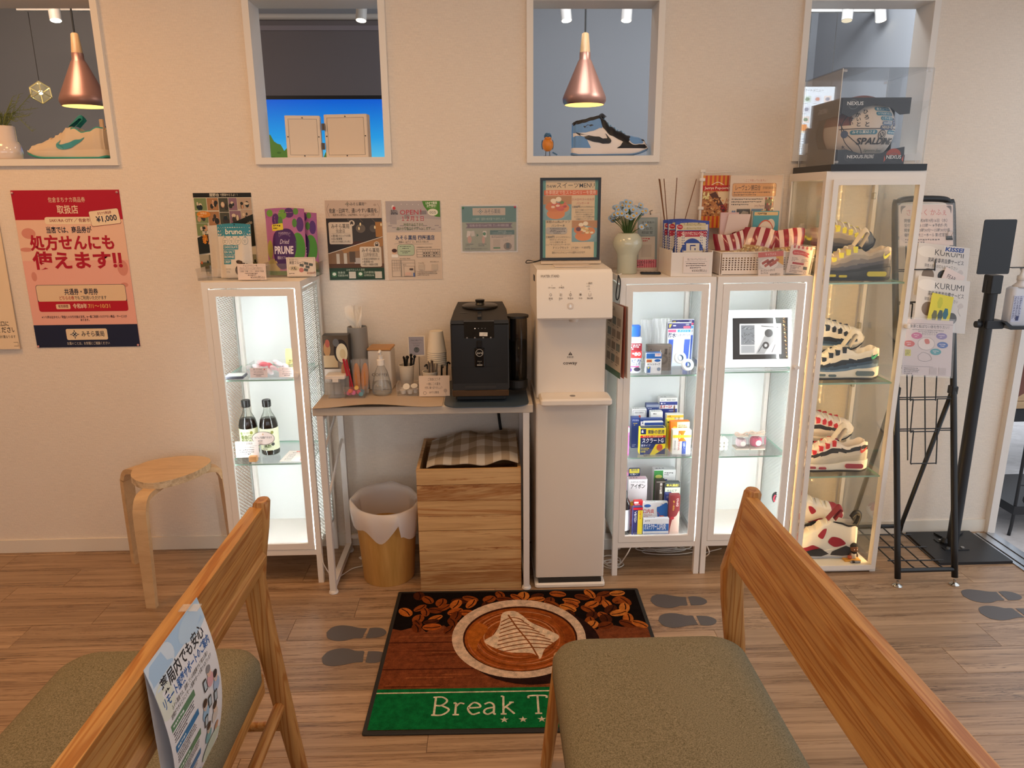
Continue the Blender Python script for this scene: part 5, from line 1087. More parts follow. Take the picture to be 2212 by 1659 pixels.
def d_nav2(p, h): p.R(0, 0, 100, h, '2c4688').T('ドリエル', 50, 14, 26, 'dfe4ee', 78, 'c', .02).lines(14, 60, 70, 2, 24, 14, 'd8c23a', 4, 'c').lines(14, h-50, 70, 2, 18, 9, 'cdd4e4', 7)
def d_r(p, h): p.R(0, 0, 100, h, 'f0efec').R(26, h*.35, 34, 40, '222226').T('R', 43, h*.35, 38, 'f0efec', None, 'c', .03).E(82, h*.45, 9, 9, 'e08a2a').lines(20, 8, 60, 1, 10, 9, '444444', 8)
def d_wht(p, h): p.R(0, 0, 100, h, 'f1f0ee'); p.box(6, 6, 88, h-12, 2, '55555a'); p.T('和漢の生薬処方', 50, 16, 12, '44444a', 60, 'c').S([(44, 46), (58, 40), (62, 60), (48, 70)], 'c85a5a').lines(24, 78, 50, 2, 12, 6, '777777', 3, 'c')
def d_trap(p, h): p.R(0, 0, 100, h, '34467e').R(0, 0, 100, 22, '8a90a2').T('のど', 30, 40, 22, 'dfe4ee').lines(14, 30, 60, 1, 8, 6, 'dfe4ee', 3)
def d_all(p, h): p.R(0, 0, 100, h, 'f2f0ee').T('ねむけ・倦怠感の除去に', 50, 4, 9, '33343a', 84, 'c', .01).R(0, 18, 100, h-18, '2c3a86').E(12, 28, 5, 5, 'e8e8f0').lines(22, 25, 26, 1, 6, 5, 'e8e8f0', 4).R(0, 37, 100, 22, 'f4eeee').T('新オールP', 38, 38, 20, 'c8202a', 64, 'c', .03).G([(80, h), (80, 48), (84, 34), (88, 48), (88, h)], '6a4428').T('内服液', 54, 66, 9, 'e8e8f0')
carton(1425, 860, 1464, -.075, z2, .035, 'efeeec', d_all, 'white and blue drink carton at the back of the second shelf, red letters', top='e6e6e6')
carton(1396, 873, 1424, -.095, z2, .025, '34467e', d_trap, 'navy carton with grey band beside the white and blue drink carton')
carton(1365, 884, 1397, -.125, z2, .025, 'f1f0ee', d_wht, 'white framed carton with a red flower mark at the shelf left back', top='e2e2e2')
carton(1406, 890, 1432, -.150, z2, .03, 'f0efec', d_r, 'small white carton with black square letter and orange dot', top='e6e6e6')
carton(1440.5, 896, 1477, -.165, z2, .03, 'efece2', d_sen, 'cream carton with vertical green writing behind the orange cartons')
carton(1365, 903, 1382, -.185, z2, .03, '2c4688', d_nav2, 'narrow navy carton at the left end of the second shelf')
carton(1384, 905, 1432, -.195, z2, .02, '27407c', d_nav, 'navy carton behind the yellow stomach medicine', top='3a5494')
carton(1392, 912, 1433, -.222, z2, .02, 'eae8e2', d_blu, 'white carton with yellow band behind the yellow stomach medicine')
carton(1442, 908, 1460, -.198, z2, .03, 'e8e03a', d_yel, 'lemon yellow carton behind the orange and cream one')
carton(1449, 911, 1490, -.225, z2, .024, 'e8761c', d_org, 'orange and cream carton behind the white itch medicine')
carton(1383.5, 926, 1439, -.262, z2, .035, 'e8d22a', d_suc, 'yellow and navy stomach medicine carton, largest on the second shelf', top='2a3a5a')
carton(1454, 930, 1494, -.262, z2, .030, 'f1efe8', d_per, 'white carton with orange figure and vertical red letters')
carton(1347, 923, 1360, -.266, z2, .05, 'd85a9a', lambda p, h: p.R(0, 0, 100, h, 'd85a9a').E(50, 40, 60, 60, 'f0e6ea').V('薬用', 50, h*.4, 50, 'f4e8ee', .02), 'bright pink carton cut off by the door frame on second shelf')
tray('display_tray', (at(1435, 985, y=-.17).x+.006, -.185, .4802), .225, .19, .030, 'clear acrylic tray under the second shelf medicine cartons', 0, t=.0018)
z3 = .1402+.0012
def d_aib(p, h): p.R(0, 0, 100, h, 'e8a2be').R(0, 0, 100, h*.55, 'f2eef0').T('コンタクトをしている人に', 50, 6, 11, '333333', 76, 'c', .01).T('アイボン', 50, 22, 28, '2a2628', 76, 'c', .02).E(50, h*.5, 42, 18, 'e8c23a').lines(20, h*.47, 60, 2, 10, 6, 'a83a6a', 2, 'c').T('さわやか洗眼', 50, h*.62, 13, 'c83a7a', 70, 'c').E(50, h*.9, 36, 30, 'f0c2d4')
def d_pin(p, h): p.R(0, 0, 100, h, 'd888b4').lines(10, 12, 80, 3, 12, 6, 'f4e8ee', 3)
def d_ibo(p, h): p.R(0, 0, 100, h, '2a2a5c').R(0, 0, 100, 24, 'c8202a').R(50, 30, 50, h-60, 'e8d23a').V('イボコロリ', 24, 40, 28, 'f0f0f2', .02, .9).V('ウオノメ', 75, 40, 24, 'c82a2a', .02, .95).R(0, h-26, 100, 26, 'e8e4e0').E(20, h-12, 10, 10, 'c82a4a')
def d_rw(p, h): p.R(0, 0, 100, h, 'c8242c').R(0, 0, 50, 22, 'f0eeec').lines(8, 30, 70, 2, 16, 8, 'f0e0e0', 4)
def d_kou(p, h): p.R(0, 0, 100, h, 'efeeee').E(18, 12, 14, 7, '3a6ab8').T('口内炎', 24, 27, 19, 'c83a34', 44, 'c', .02).lines(4, 50, 36, 2, 7, 3.4, 'b85a54', 2).S([(56, 22), (66, 16), (76, 10), (100, 8), (100, h), (62, h), (60, h*.7), (52, h*.6), (60, h*.5)], '2c6cb8').E(78, h*.52, 16, 15, 'e88a7a').E(78, h*.52, 9, 8, 'f4d8d0').L([(60, h*.3), (74, h*.45)], 1.6, 'c83a34').lines(72, 4, 24, 1, 5, 4, '2c6cb8', 4)
def d_orl(p, h): p.R(0, 0, 100, h, 'eeeef0').R(0, h*.28, 100, h*.4, '2c62a8').T('オルテクサー', 4, h*.28, h*.34, 'f2f4f8', 48, 'l', .02).T('口内炎', 54, h*.24, h*.4, 'd8d8e0', 36, 'l', .03).lines(6, 6, 40, 1, 6, 4, '555a66', 3).R(0, h*.82, 100, h*.06, '2c62a8')
def d_dred(p, h): p.R(0, 0, 100, h, '7a2a2c').S([(10, h), (30, h*.6), (70, h*.5), (100, h*.4), (100, h)], 'd8b8a8').V('ペクセロ', 74, h*.06, 24, 'f0e6e2', .02, .92).V('きず・やけど', 38, h*.12, 19, 'e8c24a', .02, .92).E(30, h*.56, 18, 16, 'a82a34')
def d_bl2(p, h): p.R(0, 0, 100, h, '2a3a7c').lines(14, 14, 70, 3, 14, 7, 'd0d6e8', 5)
def d_gy(p, h): p.R(0, 0, 100, h, '4a5458').R(0, 0, 100, 22, '2e2c24').T('最大濃度！', 50, 3, 17, 'e8d44a', 84, 'c', .02).R(0, 26, 100, 44, 'c8ccb8').T('マルビテ', 46, 40, 18, '4a544a', 66, 'c', .02).lines(10, 76, 80, 2, 12, 6, 'd8dcd8', 4)
def d_drk(p, h): p.R(0, 0, 100, h, '3c342e').R(36, 12, 30, h-20, '5a4c40').V('肩こり腰痛', 52, 20, 26, 'd8d0c8', .02, .95).R(0, 0, 100, 10, '8a8278')
def d_dir(p, h): p.R(0, 0, 100, h, 'f0f0ee').R(0, 0, 42, h, '3f8a46').E(22, 30, 16, 9, 'c8c86a').lines(48, 10, 46, 2, 9, 5, '444444', 2).R(36, 44, 64, 34, 'f6f6f4').T('直接効く', 70, 50, 19, '1c1c20', 54, 'c', .03).R(44, 44, 18, 30, '2a3a8a')
carton(1413, 1015, 1460, -.10, z3, .035, 'f0f0ee', d_dir, 'tall white and green carton at the back of the cabinet floor', top='e4e4e4')
carton(1351, 1021, 1383, -.125, z3, .03, 'd888b4', d_pin, 'plain pink carton behind the pink eye wash', top='e4a6c6')
carton(1437, 1044, 1470, -.165, z3, .03, '4a5458', d_gy, 'grey green carton with yellow on black headline')
carton(1418, 1039, 1438, -.155, z3, .03, '3c342e', d_drk, 'narrow dark brown carton with vertical pale writing')
carton(1358, 1036, 1399, -.175, z3, .035, 'f2eef0', d_aib, 'pink and white eye wash carton on the cabinet floor', top='e8c2d4')
carton(1438, 1068, 1453, -.225, z3, .025, '2a3a7c', d_bl2, 'narrow blue carton beside the dark red one')
carton(1370, 1083, 1389, -.235, z3, .02, 'c8242c', d_rw, 'small red and white carton behind the wart remover')
carton(1389, 1086, 1443, -.242, z3, .02, 'efeeee', d_kou, 'white mouth sore carton with blue face profile', top='e6e6e8')
carton(1448, 1070, 1470, -.262, z3, .024, '7a2a2c', d_dred, 'tall dark red carton with gold vertical letters', top='8a3a3a')
carton(1368, 1096, 1389, -.268, z3, .018, '2a2a5c', d_ibo, 'narrow navy and yellow wart remover carton at the front')
carton(1390, 1121, 1445.5, -.270, z3, .018, 'eeeef0', d_orl, 'low white and blue carton lying in front of the mouth sore carton', top='dfe2e8')
tray('display_tray', (at(1420, 1140, y=-.2).x+.004, -.19, .1402), .235, .19, .028, 'clear acrylic tray on the medicine cabinet floor', 0, t=.0018)
pr = Pr(100, 80); pr.R(0, 0, 100, 80, '24345c', 8).R(6, 10, 88, 40, 'e8d84a').T('抵抗性', 50, 12, 18, '24345c', 60, 'c', .02).T('アタマジラミ', 50, 30, 15, '24345c', 72, 'c').T('に効く！', 50, 54, 18, 'f0f0f0', 66, 'c', .02)
p = at(1370, 1029, y=-.128); sheet('pop_card', pr, .046, (p.x, -.1275, p.z), 'navy and yellow pop card above the pink cartons', 'card')
# brown bottle cut off at left
p = at(1354, 1141, y=-.24); e = empty('medicine_bottle', (p.x-.012, -.235, z3), 'dark glass medicine bottle with white label on the cabinet floor', 'bottle'); hb = at(1350, 1060, y=-.235).z-z3
B().lathe([(.022, 0), (.024, .004), (.024, hb*.72), (.010, hb*.88), (.010, hb)], 24).go('bottle', mat('1c1512', .1, coat=.5), e, smooth=True); B().lathe([(.0243, hb*.12), (.0243, hb*.6)], 24, cap0=False, cap1=False).go('label', mat('dcdcd8', .5), e, smooth=True)
# first shelf of the medicine cabinet
z1_ = .800+.0012
p = at(1370, 800, y=-.26); e = empty('mouthwash_bottle', (p.x+.002, -.25, z1_), 'white mouthwash pack with a blue cap behind the door frame', 'bottle'); hb = at(1370, 702, y=-.25).z-z1_
B().bbox(-.026, .024, -.012, .016, 0, hb*.76, .008).go('bottle', mat('dfe4ea', .35), e, auto=40); B().bbox(-.020, .018, -.010, .014, hb*.76, hb, .006).go('cap', mat('2a5cae', .4), e, auto=40)
pr = Pr(50, 140); pr.R(0, 0, 50, 36, '8a2a34').lines(4, 5, 42, 3, 9, 6, 'f0e0e0', 2).R(0, 36, 50, 34, 'c83a3a').T('80', 34, 40, 22, 'f4f0f0', 24, 'c', .03).T('増量', 12, 44, 9, 'f0e8e8').T('ピカ', 30, 76, 16, '24467a', 34, 'c', .02).T('クシュガ', 26, 92, 14, '24467a', 40, 'c', .02).R(2, 108, 40, 6, 'c85a8a').E(34, 124, 13, 10, '3a3a4a').E(8, 126, 6, 10, '5a3a8a')
pr.go(e, .048, lambda x, zz, d: (x-.001, -.0123-d, zz*.82+.003))
CELO = glass(gloss=.5, name='clear_pouch', alpha=.30, body=(.92, .94, .95), rough=.12)
for k, (px0, px1, py, y, lab) in enumerate(((1383, 1420, 690, -.12, 'clear pouch of white swabs standing left on the top shelf'), (1410, 1447, 688, -.135, 'clear pouch of white swabs standing beside the waterproof pads'))):
    a = at(px0, py, y=y); c = at(px1, py, y=y); w = c.x-a.x; h = a.z-z1_; e = empty('swab_pouch', ((a.x+c.x)/2, y, z1_), lab, 'pouch', group='swab pouches')
    B().grid(lambda u, v: ((u-.5)*w, -.014*math.sin(v*PI*.85)*math.sin(u*PI)+.0015*math.sin(u*21+v*9), v*h), 12, 12).grid(lambda u, v: ((.5-u)*w, .012*math.sin(v*PI*.85)*math.sin(u*PI), v*h), 12, 12).go('pouch_film', CELO, e, smooth=True)
    for s in range(5): B().cyl(((s-2)*w*.16, 0, .006), ((s-2)*w*.16+.002, 0, h*.78), .0045, n=8).go('swab', mat('eef0f0', .8), e)
def d_bou(p, h): p.R(0, 0, 100, h, 'eef1f6').R(0, 0, 100, 24, '2e2a6e').G([(4, 4), (18, 4), (10, 20), (4, 20)], 'c8b84a').lines(22, 8, 40, 1, 8, 8, 'dfe0ee', 2).T('5枚', 84, 2, 10, 'f0f0f4', None, 'c').R(66, 13, 32, 9, 'e8607a', 4).R(2, 28, 34, 11, 'd85a86').R(42, 28, 56, 11, '4aa0dc').T('メッシュ', 70, 28, 10, 'f2f6fa', 40, 'c').T('防水', 20, 43, 20, '1e2a5a', 32, 'c', .03).T('ワンタッチパッド', 66, 46, 13, '24346a', 60, 'c', .01).R(0, 68, 100, h-68, 'd8e4f2').G([(6, 70), (26, 70), (22, h), (4, h)], '3a5ab8').G([(74, 70), (98, 70), (92, h), (66, h)], '3a5ab8').R(28, 76, 44, h-90, 'f2f4f8')
carton(1452, 690, 1500, -.115, z1_, .010, 'eef1f6', d_bou, 'blue and white waterproof pad pack, rear one at the right', 'bandage pack', 'bandage_pack'); carton(1443, 697, 1494, -.15, z1_, .010, 'eef1f6', d_bou, 'blue and white waterproof pad pack, front one', 'bandage pack', 'bandage_pack')
def d_brn(p, h): p.R(0, 0, 100, h, '7c7168').V('ぜんぶ紙リサイクルできる', 92, 6, 8.4, '2a2522', 0, 1).V('澄棒', 76, 14, 13, '2a2522', .01).O(64, h*.55, 22, 9, '6a6058').L([(54, 18), (53, 60)], 3, 'd8cfc4').E(14, 16, 2, 2, '3a3430')
def d_wht2(p, h): p.R(0, 0, 100, h, 'eef0f2').R(0, 0, 100, h*.26, '2a64ac').R(56, 2, 40, h*.14, 'f0e6e6').T('不織布', 76, 3, 12, 'c83a3a', 32, 'c').R(0, h*.28, 40, h*.18, 'e8d8a0').R(4, h*.32, 32, h*.12, 'b85a3a').E(74, h*.36, 20, 9, '2a64ac').T('ホワイトテープ', 50, h*.50, 15, '22304a', 82, 'c', .02).R(4, h*.66, 26, h*.32, '2a64ac').G([(10, h*.68), (26, h*.68), (18, h*.8)], 'e8d84a').E(84, h*.8, 12, 12, '8a9ab0')
carton(1399, 746, 1452, -.225, z1_, .03, '7c7168', d_brn, 'grey brown carton with vertical writing on the top shelf', top='6c625a'); carton(1396, 763, 1430, -.262, z1_, .028, 'eef0f2', d_wht2, 'small blue and white tape carton in front of the brown one', top='3a6cb0')
for px, py, y, lab in ((1469, 773, -.245, 'white medical tape roll leaning upright, left one'), (1485, 788, -.262, 'white medical tape roll leaning upright, right one')):
    p = at(px, py, y=y); e = empty('tape_roll', (p.x, y, max(p.z, z1_+.0235)), lab, 'tape roll', group='tape rolls'); e.rotation_euler = (PI/2-.35, 0, .2)
    B().lathe([(.022, -.006), (.022, .006), (.012, .006), (.012, -.006), (.022, -.006)], 30, cap0=False, cap1=False).go('tape', mat('eceeec', .6), e, auto=40); B().lathe([(.012, -.0065), (.012, .0065), (.0105, .0065), (.0105, -.0065), (.012, -.0065)], 30, cap0=False, cap1=False).go('core', mat('8aa6c0', .5), e, auto=40)
tray('display_tray', (at(1445, 803, y=-.2).x+.006, -.20, .8002), .215, .17, .028, 'clear acrylic tray on the top shelf of the medicine cabinet', 0, t=.0018)
# ------------------------------------------------------------------ picture cabinet
zp = .803+.0062; p0 = at(1560, 806, y=-.215); p1 = at(1717, 804, y=-.215); pt = at(1704, 671, y=-.165); w = .272; h = pt.z-zp+.012
e = empty('picture_frame', (p1.x-w/2, -.225, zp), 'white framed monochrome picture leaning on the cabinet shelf', 'picture frame'); e.rotation_euler = (-.22, 0, 0)
WF = mat('e9ebee', .35)
b = frame4(B(), -w/2, w/2, 0, .018, 0, h, .022); b.go('frame', WF, e); frame4(B(), -w/2+.020, w/2-.020, .004, .016, .020, h-.020, .010).go('inner_lip', mat('dfe2e6', .4), e); B().box(-w/2+.02, w/2-.02, .012, .016, .02, h-.02).go('mount', mat('2a2b2e', .6), e)
pr = Pr(160, 110); pr.R(0, 0, 160, 110, '2b2c2f').R(26, 18, 112, 76, 'e9e9ea').R(30, 22, 36, 48, '8f9399').R(30, 72, 36, 18, 'b9bcc0')
rn = random.Random(4)
for k in range(26): x = rn.uniform(31, 60); y = rn.uniform(23, 66); pr.L([(x, y), (x+rn.uniform(2, 8), y+rn.uniform(-6, 6))], .9, rn.choice(['3a3c40', 'd8dadd', '55585c']))
pr.G([(70, 92), (92, 50), (112, 30), (128, 34), (118, 60), (98, 84), (92, 93)], 'b4b6b9').E(104, 42, 11, 10, '4a4b4e').E(96, 72, 9, 9, '3a3b3e').E(96, 72, 4, 4, 'd0d2d4').L([(84, 24), (130, 28)], 2, '77797c').L([(76, 88), (90, 66)], 2, '5a5c60').L([(112, 90), (126, 60)], 2, '5a5c60')
pr.go(e, w-.044, lambda x, zz, d: (x, .0118-d, zz+.024), h=h-.048); B().box(-w/2+.03, w/2-.03, .008, .010, .03, h-.03).go('glazing', glass(gloss=.5, name='picture_glass'), e)
z4 = .473+.0062
for px0, px1, c, lab in ((1589, 1617, 'e6c8cc', 'clear gift box with pale pink bath ball and ribbon'), (1620, 1651, 'd83a6a', 'clear gift box with hot pink bath ball and ribbon')):
    a = at(px0, 972, y=-.22); cc_ = at(px1, 972, y=-.22); w = cc_.x-a.x; e = empty('gift_box', ((a.x+cc_.x)/2, -.20, z4), lab, 'gift box', group='bath ball gift boxes')
    B().box(-w/2, w/2, -w/2, w/2, 0, .005).go('card_base', mat('d8cbb8', .6), e); bx_ = B().box(-w/2, w/2, -w/2, w/2, .005, w); bx_.go('clear_box', glass(gloss=.4, name='box_film', alpha=.10), e)
    b = B()
    for k in range(10): a_ = k*PI/5; b.ball((w*.26*math.cos(a_), w*.26*math.sin(a_), w*.46), w*.16, 8, 6, (1, 1, 2.0))
    b.ball((0, 0, w*.46), w*.27, 12, 8, (1, 1, 1.2)).go('bath_ball', mat(c, .6), e, smooth=True)
    for k in range(2): B().tube(smooth_path([(0, 0, w+.002), ((k*2-1)*w*.4, -.004, w+.014), ((k*2-1)*w*.5, -.006, w+.004), (0, 0, w+.002)], 4), .003, 6).go('ribbon', mat('c8b0a0', .5), e, smooth=True)
    B().cyl((0, -w/2-.0005, w*.5), (0, -w/2-.001, w*.5), w*.2, n=20).go('seal', mat('e6ded4', .5), e); B().box(-w*.45, w*.45, -w/2+.004, w/2-.004, w, w+.001).go('top_card', mat('d0c4b4', .6), e)
p = at(1557, 972, y=-.22); e = empty('bubble_candle', (p.x+.002, -.21, z4), 'white bubble cube candle at the left of the lower shelf', 'candle'); b = B()
for i in range(3):
    for j in range(3):
        for k in range(3): b.ball(((i-1)*.015, (j-1)*.015, .009+k*.015), .0088, 10, 7)
b.go('wax', mat('efeadc', .5), e, smooth=True); B().cyl((0, 0, .048), (0, 0, .058), .001, n=6).go('wick', mat('e0d8c8', .8), e)
# ------------------------------------------------------------------ sauce cabinet
z5 = .478+.0062
def bottle(px, y, label):
    p = at(px, 980, y=y); e = empty('sauce_bottle', (p.x, y, z5), label, 'bottle', group='soy sauce bottles'); k = .98
    GL = glass(tint=(.86, .88, .86), gloss=.5, name='bottle_glass')
    B().lathe([(.030, 0), (.034, .004), (.034, .118), (.030, .138), (.016, .166), (.0125, .180), (.0125, .194)], 30).go('glass', GL, e, smooth=True)
    B().lathe([(.029, .002), (.0328, .006), (.0328, .118), (.0285, .137), (.0262, .142)], 30).go('sauce', mat('1d0f0a', .15), e, smooth=True)
    B().lathe([(.015, .188), (.0165, .190), (.0165, .212), (.015, .215)], 24).go('cap', mat('15130f', .35), e, auto=40)
    B().lathe([(.0346, .022), (.0346, .108)], 30, cap0=False, cap1=False).go('label', mat('dfe0c0', .6), e, smooth=True)
    pr = Pr(60, 86); pr.S([(6, 12), (14, 8), (16, 18), (8, 20)], '8a9a5a').E(52, 12, 6, 7, '8a8a3a').T('乳酸の酵母', 18, 8, 7, '55603a', 26).T('養命酒', 30, 22, 19, '6a7a3a', 46, 'c', .02).T('製造の', 30, 42, 17, '6a7a3a', 42, 'c', .02).T('黒酢', 30, 62, 15, '4a5a2a', 30, 'c', .02).E(52, 62, 7, 7, '3a3a34').lines(6, 80, 44, 1, 4, 2.6, '66704a', 4)
    pr.go(e, .056, lambda x, zz, d: ((.0348+d)*math.sin(x/.0346), -(.0348+d)*math.cos(x/.0346), zz+.024))
bottle(542, -.175, 'dark sauce bottle with cream label, left one behind the price card'); bottle(586, -.175, 'dark sauce bottle with cream label, right one by the speech bubble card')
p = at(549, 1003, y=-.262); e = empty('card_block', (p.x, -.262, z5), 'small wooden cube holding the sauce cards', 'card stand'); B().bbox(-.014, .014, -.012, .012, 0, .022, .002).go('cube', wood('beech_cube', 'b07a4a', 'c8935e', 'X', 30, rnd=False), e)
pr = Pr(100, 72); pr.R(0, 0, 100, 72, 'ece0da').T('養命酒黒酢', 50, 5, 11, '3a3432', 50, 'c').R(6, 19, 88, .8, '8a8280').T('1本 1080円(税込)', 50, 23, 8, '4a4442', 60, 'c').lines(14, 36, 72, 3, 9, 4.4, '55504e', 5, 'c')
p = at(536, 986, y=-.255); sheet('price_card', pr, .086, (p.x, -.258, at(536, 988, y=-.258).z), 'handwritten price card in front of the left sauce bottle', 'card', rx=-.05, paper='ece0da')
pr = Pr(100, 72); pr.E(50, 32, 50, 31, '4a4442').G([(24, 52), (14, 72), (44, 58)], '4a4442').E(50, 32, 48, 29, 'f0e0d8').G([(26, 52), (18, 68), (42, 56)], 'f0e0d8').T('カフェで試飲できます', 50, 24, 11, '3a3432', 76, 'c', .01).lines(26, 42, 48, 1, 6, 4, '6a625e', 3).E(50, 14, 3, 4, 'd8b08a')
p = at(569, 950, y=-.250); e = empty('speech_card', (p.x, -.250, p.z-.028), 'oval speech bubble card in front of the right sauce bottle', 'card'); B().prism([(v[0], v[1]+.0305) for v in [(.042*math.cos(a*PI/14), .024*math.sin(a*PI/14)) for a in range(28)]], .0005, .0013, 'y').go('paper', mat('f0e0d8', .6), e); pr.go(e, .085); B().cyl((-.0, .003, -.03), (-.0, .003, .02), .001, n=6).go('wire', mat('9a948c', .3, .8), e)
pr = Pr(70, 90); pr.R(0, 0, 70, 90, 'f0e6de').R(24, 4, 42, 8, 'd85a44', 3).T('おすすめレシピ', 45, 5, 6, 'f4ece4', 34, 'c').T('美味しい飲み方', 38, 16, 8, '4a3a34', 44, 'c')
for k in range(7): pr.lines(10, 30+k*8, 40, 1, 6, 3, '6a5a54', k).E(60, 31+k*8, 4, 3, ['d85a44', 'e0b46a', 'b05a4a'][k % 3])
e = empty('recipe_sheet', (at(640, 985, z=z5).x, -.215, z5), 'recipe sheet lying flat on the lower shelf beside the bottles', 'leaflet', rz=-.06); B().box(-.045, .045, -.06, .06, 0, .0006).go('paper', mat('f0e6de', .6), e); pr.go(e, .09, lambda x, zz, d: (x, zz-.06, .0006+d), h=.12)
# upper shelf
z6 = .800+.0062
p = at(507, 814, y=-.26); e = empty('slim_case', (p.x, -.25, z6), 'flat dark case lying at the left of the upper shelf', 'case', rz=.05); B().bbox(-.036, .036, -.03, .03, 0, .010, .003).go('case', mat('4a4a54', .35), e); B().box(-.030, .030, -.025, .025, .010, .0105).go('top_label', mat('cfd2cc', .4), e)
e = tray('candy_box', (at(588, 815, y=-.22).x, -.215, z6), .15, .09, .045, 'clear box of wrapped candies on the sauce cabinet upper shelf', .004, t=.002); cx = at(588, 815, y=-.22).x; rn = random.Random(9)
for k in range(14):
    tag(B().ball((0, 0, 0), .013, 8, 6, (1.3, .8, .7)).go('wrapped_candy', mat(['e8c4c8', 'e6d8dc', 'c8606a', 'efe4e6'][k % 4], .35), loc=(cx-.058+.018*(k % 7)+rn.uniform(-.003, .003), -.235+.03*(k//7), z6+.016+.014*(k % 3)), rot=(rn.random(), rn.random(), rn.random()), smooth=True), 'pink and white wrapped candy in the clear box', 'candy', 'wrapped candies')
p = at(632, 790, y=-.18); e = empty('candy_pouch', (p.x, -.175, z6+.004), 'pale yellow candy pouch behind the right price card', 'pouch'); hh = at(632, 755, y=-.175).z-z6
B().grid(lambda u, v: ((u-.5)*.05*(1-.25*max(0, v-.75)*4*.5), -.010*math.sin(v*PI)*math.sin(u*PI), v*hh), 8, 8).grid(lambda u, v: ((.5-u)*.05*(1-.25*max(0, v-.75)*4*.5), .010*math.sin(v*PI)*math.sin(u*PI), v*hh), 8, 8).go('pouch', mat('e6e29a', .4), e, smooth=True)
pr = Pr(50, 50); pr.T('柚子飴', 14, 10, 9, '4a4a2a', 24).R(12, 24, 34, .8, '6a6a3a').lines(12, 30, 30, 2, 7, 3.4, '5a5a34', 5); pr.go(e, .045, lambda x, zz, d: (x, -.0112-d, zz+.01))
for px, py, w, t, lab in ((560, 818, .062, '塩トマト甘納豆', 'handwritten pink price card, left one on the upper shelf'), (622, 817, .062, '柚子と生姜のど飴', 'handwritten pink price card, right one on the upper shelf')):
    pr = Pr(100, 58); pr.R(0, 0, 100, 58, 'dcc4bc').T(t, 46, 4, 10, '4a3c3a', 52, 'c').E(84, 9, 4, 4, 'c84a5a' if px < 600 else 'd8a03a').R(4, 17, 92, .8, '7a6a68').T('1袋 160円(税込)', 50, 22, 8, '4a3c3a', 56, 'c').lines(16, 36, 68, 2, 9, 4.2, '5a4c4a', int(px), 'c')
    p = at(px, py, y=-.272); sheet('price_card', pr, w, (p.x, -.272, z6+.003), lab, 'card', rx=-.05, paper='dcc4bc')
# ================================================================== on the wall
pr = Pr(398, 597); NV_, RD, PK, CR = '1d2440', 'b2142f', 'eeb0a0', 'f2dcbc'
pr.R(0, 0, 398, 597, PK).R(0, 100, 398, 160, 'eec3aa').R(0, 0, 398, 108, RD)
for x, y, a, b_ in ((40, 158, 26, 20), (372, 290, 20, 30), (34, 320, 10, 18), (22, 218, 24, 8), (370, 355, 14, 9)): pr.E(x, y, a, b_, 'd99080')
pr.T('佐倉まちナカ商品券', 200, 26, 20, 'e8cfb4', 136, 'c').T('取扱店', 198, 56, 32, 'efd8bc', 78, 'c', .012).R(108, 98, 190, 26, CR, 8).T('SAKURA CITY ／ 佐倉市', 200, 104, 14, '8a2630', 150, 'c', .015)
pr.R(276, 72, 112, 58, '7a1a24', 6, rot=-6).R(277, 73, 110, 55, CR, 6, rot=-6).T('まちナカ商品券', 332, 79, 11, '8a2630', 52, 'c', .02, rot=-6).T('¥1,000', 336, 91, 28, NV_, 78, 'c', .02, rot=-6)
pr.T('当店では、商品券が', 192, 134, 25, NV_, 168, 'c', .02).T('処方せんにも', 196, 168, 56, RD, 314, 'c', .035).T('使えます‼', 206, 230, 66, RD, 336, 'c', .035)
pr.R(32, 352, 340, 102, '2a2c48', 10).R(33.5, 353.5, 337, 64, 'e9caa6', 9).R(32, 416, 340, 40, 'b8142c', 9).R(32, 416, 340, 14, 'b8142c')
pr.T('共通券・専用券', 202, 368, 25, NV_, 128, 'c', .02).T('どちらの券', 116, 396, 16, 'a8222c', 56, 'l', .015).T('でもご利用いただけます', 173, 396, 16, '2c2c3c', 122, 'l', .012)
pr.R(98, 427, 54, 19, 'e9caa6', 4).T('有効期間', 125, 430, 12, '7a1a24', 38, 'c', .02).T('令和8年', 162, 426, 20, 'f0dcc0', 54, 'l', .015).T('7/1～10/31', 220, 426, 20, 'e8b86a', 84, 'l', .015)
pr.T('※つり銭は出ません／現金とのお引き換え不可。※一部ご利用いただけない商品・サービスが', 200, 472, 11, '4a3440', 326, 'c', .01).T('あります。', 200, 484, 11, '4a3440', 34, 'c', .01)
pr.R(0, 508, 398, 89, NV_).R(120, 524, 158, 44, 'ead3b2', 6)
def logo(pr, x, y, s, c):
    pr.G([(x, y-s), (x+s, y), (x, y+s), (x-s, y)], c); 
    for a, b_ in ((0, -.48), (.48, 0), (0, .48), (-.48, 0)): pr.E(x+a*s, y+b_*s, s*.22, s*.22, 'efe2cc')
    for a, b_ in ((0, -1.15), (1.15, 0), (0, 1.15), (-1.15, 0)): pr.E(x+a*s, y+b_*s, s*.16, s*.16, c)
logo(pr, 152, 546, 13, '1d3044'); pr.T('みそら薬局', 222, 534, 23, '23243a', 88, 'c', .012).T('お薬のことは、お気軽にご相談ください', 200, 576, 13, 'dfd4c4', 164, 'c')
sheet('voucher_poster', pr, .398, (-1.674, -.002, .878), 'pink and crimson shopping voucher poster pinned on the left wall', 'poster', h=.597, paper='e6a091', pins=[(-.485, .985, 'd8a0a0'), (.48, .985, 'c89090'), (-.487, .008, 'd89a98'), (.482, .010, 'd89a98')])
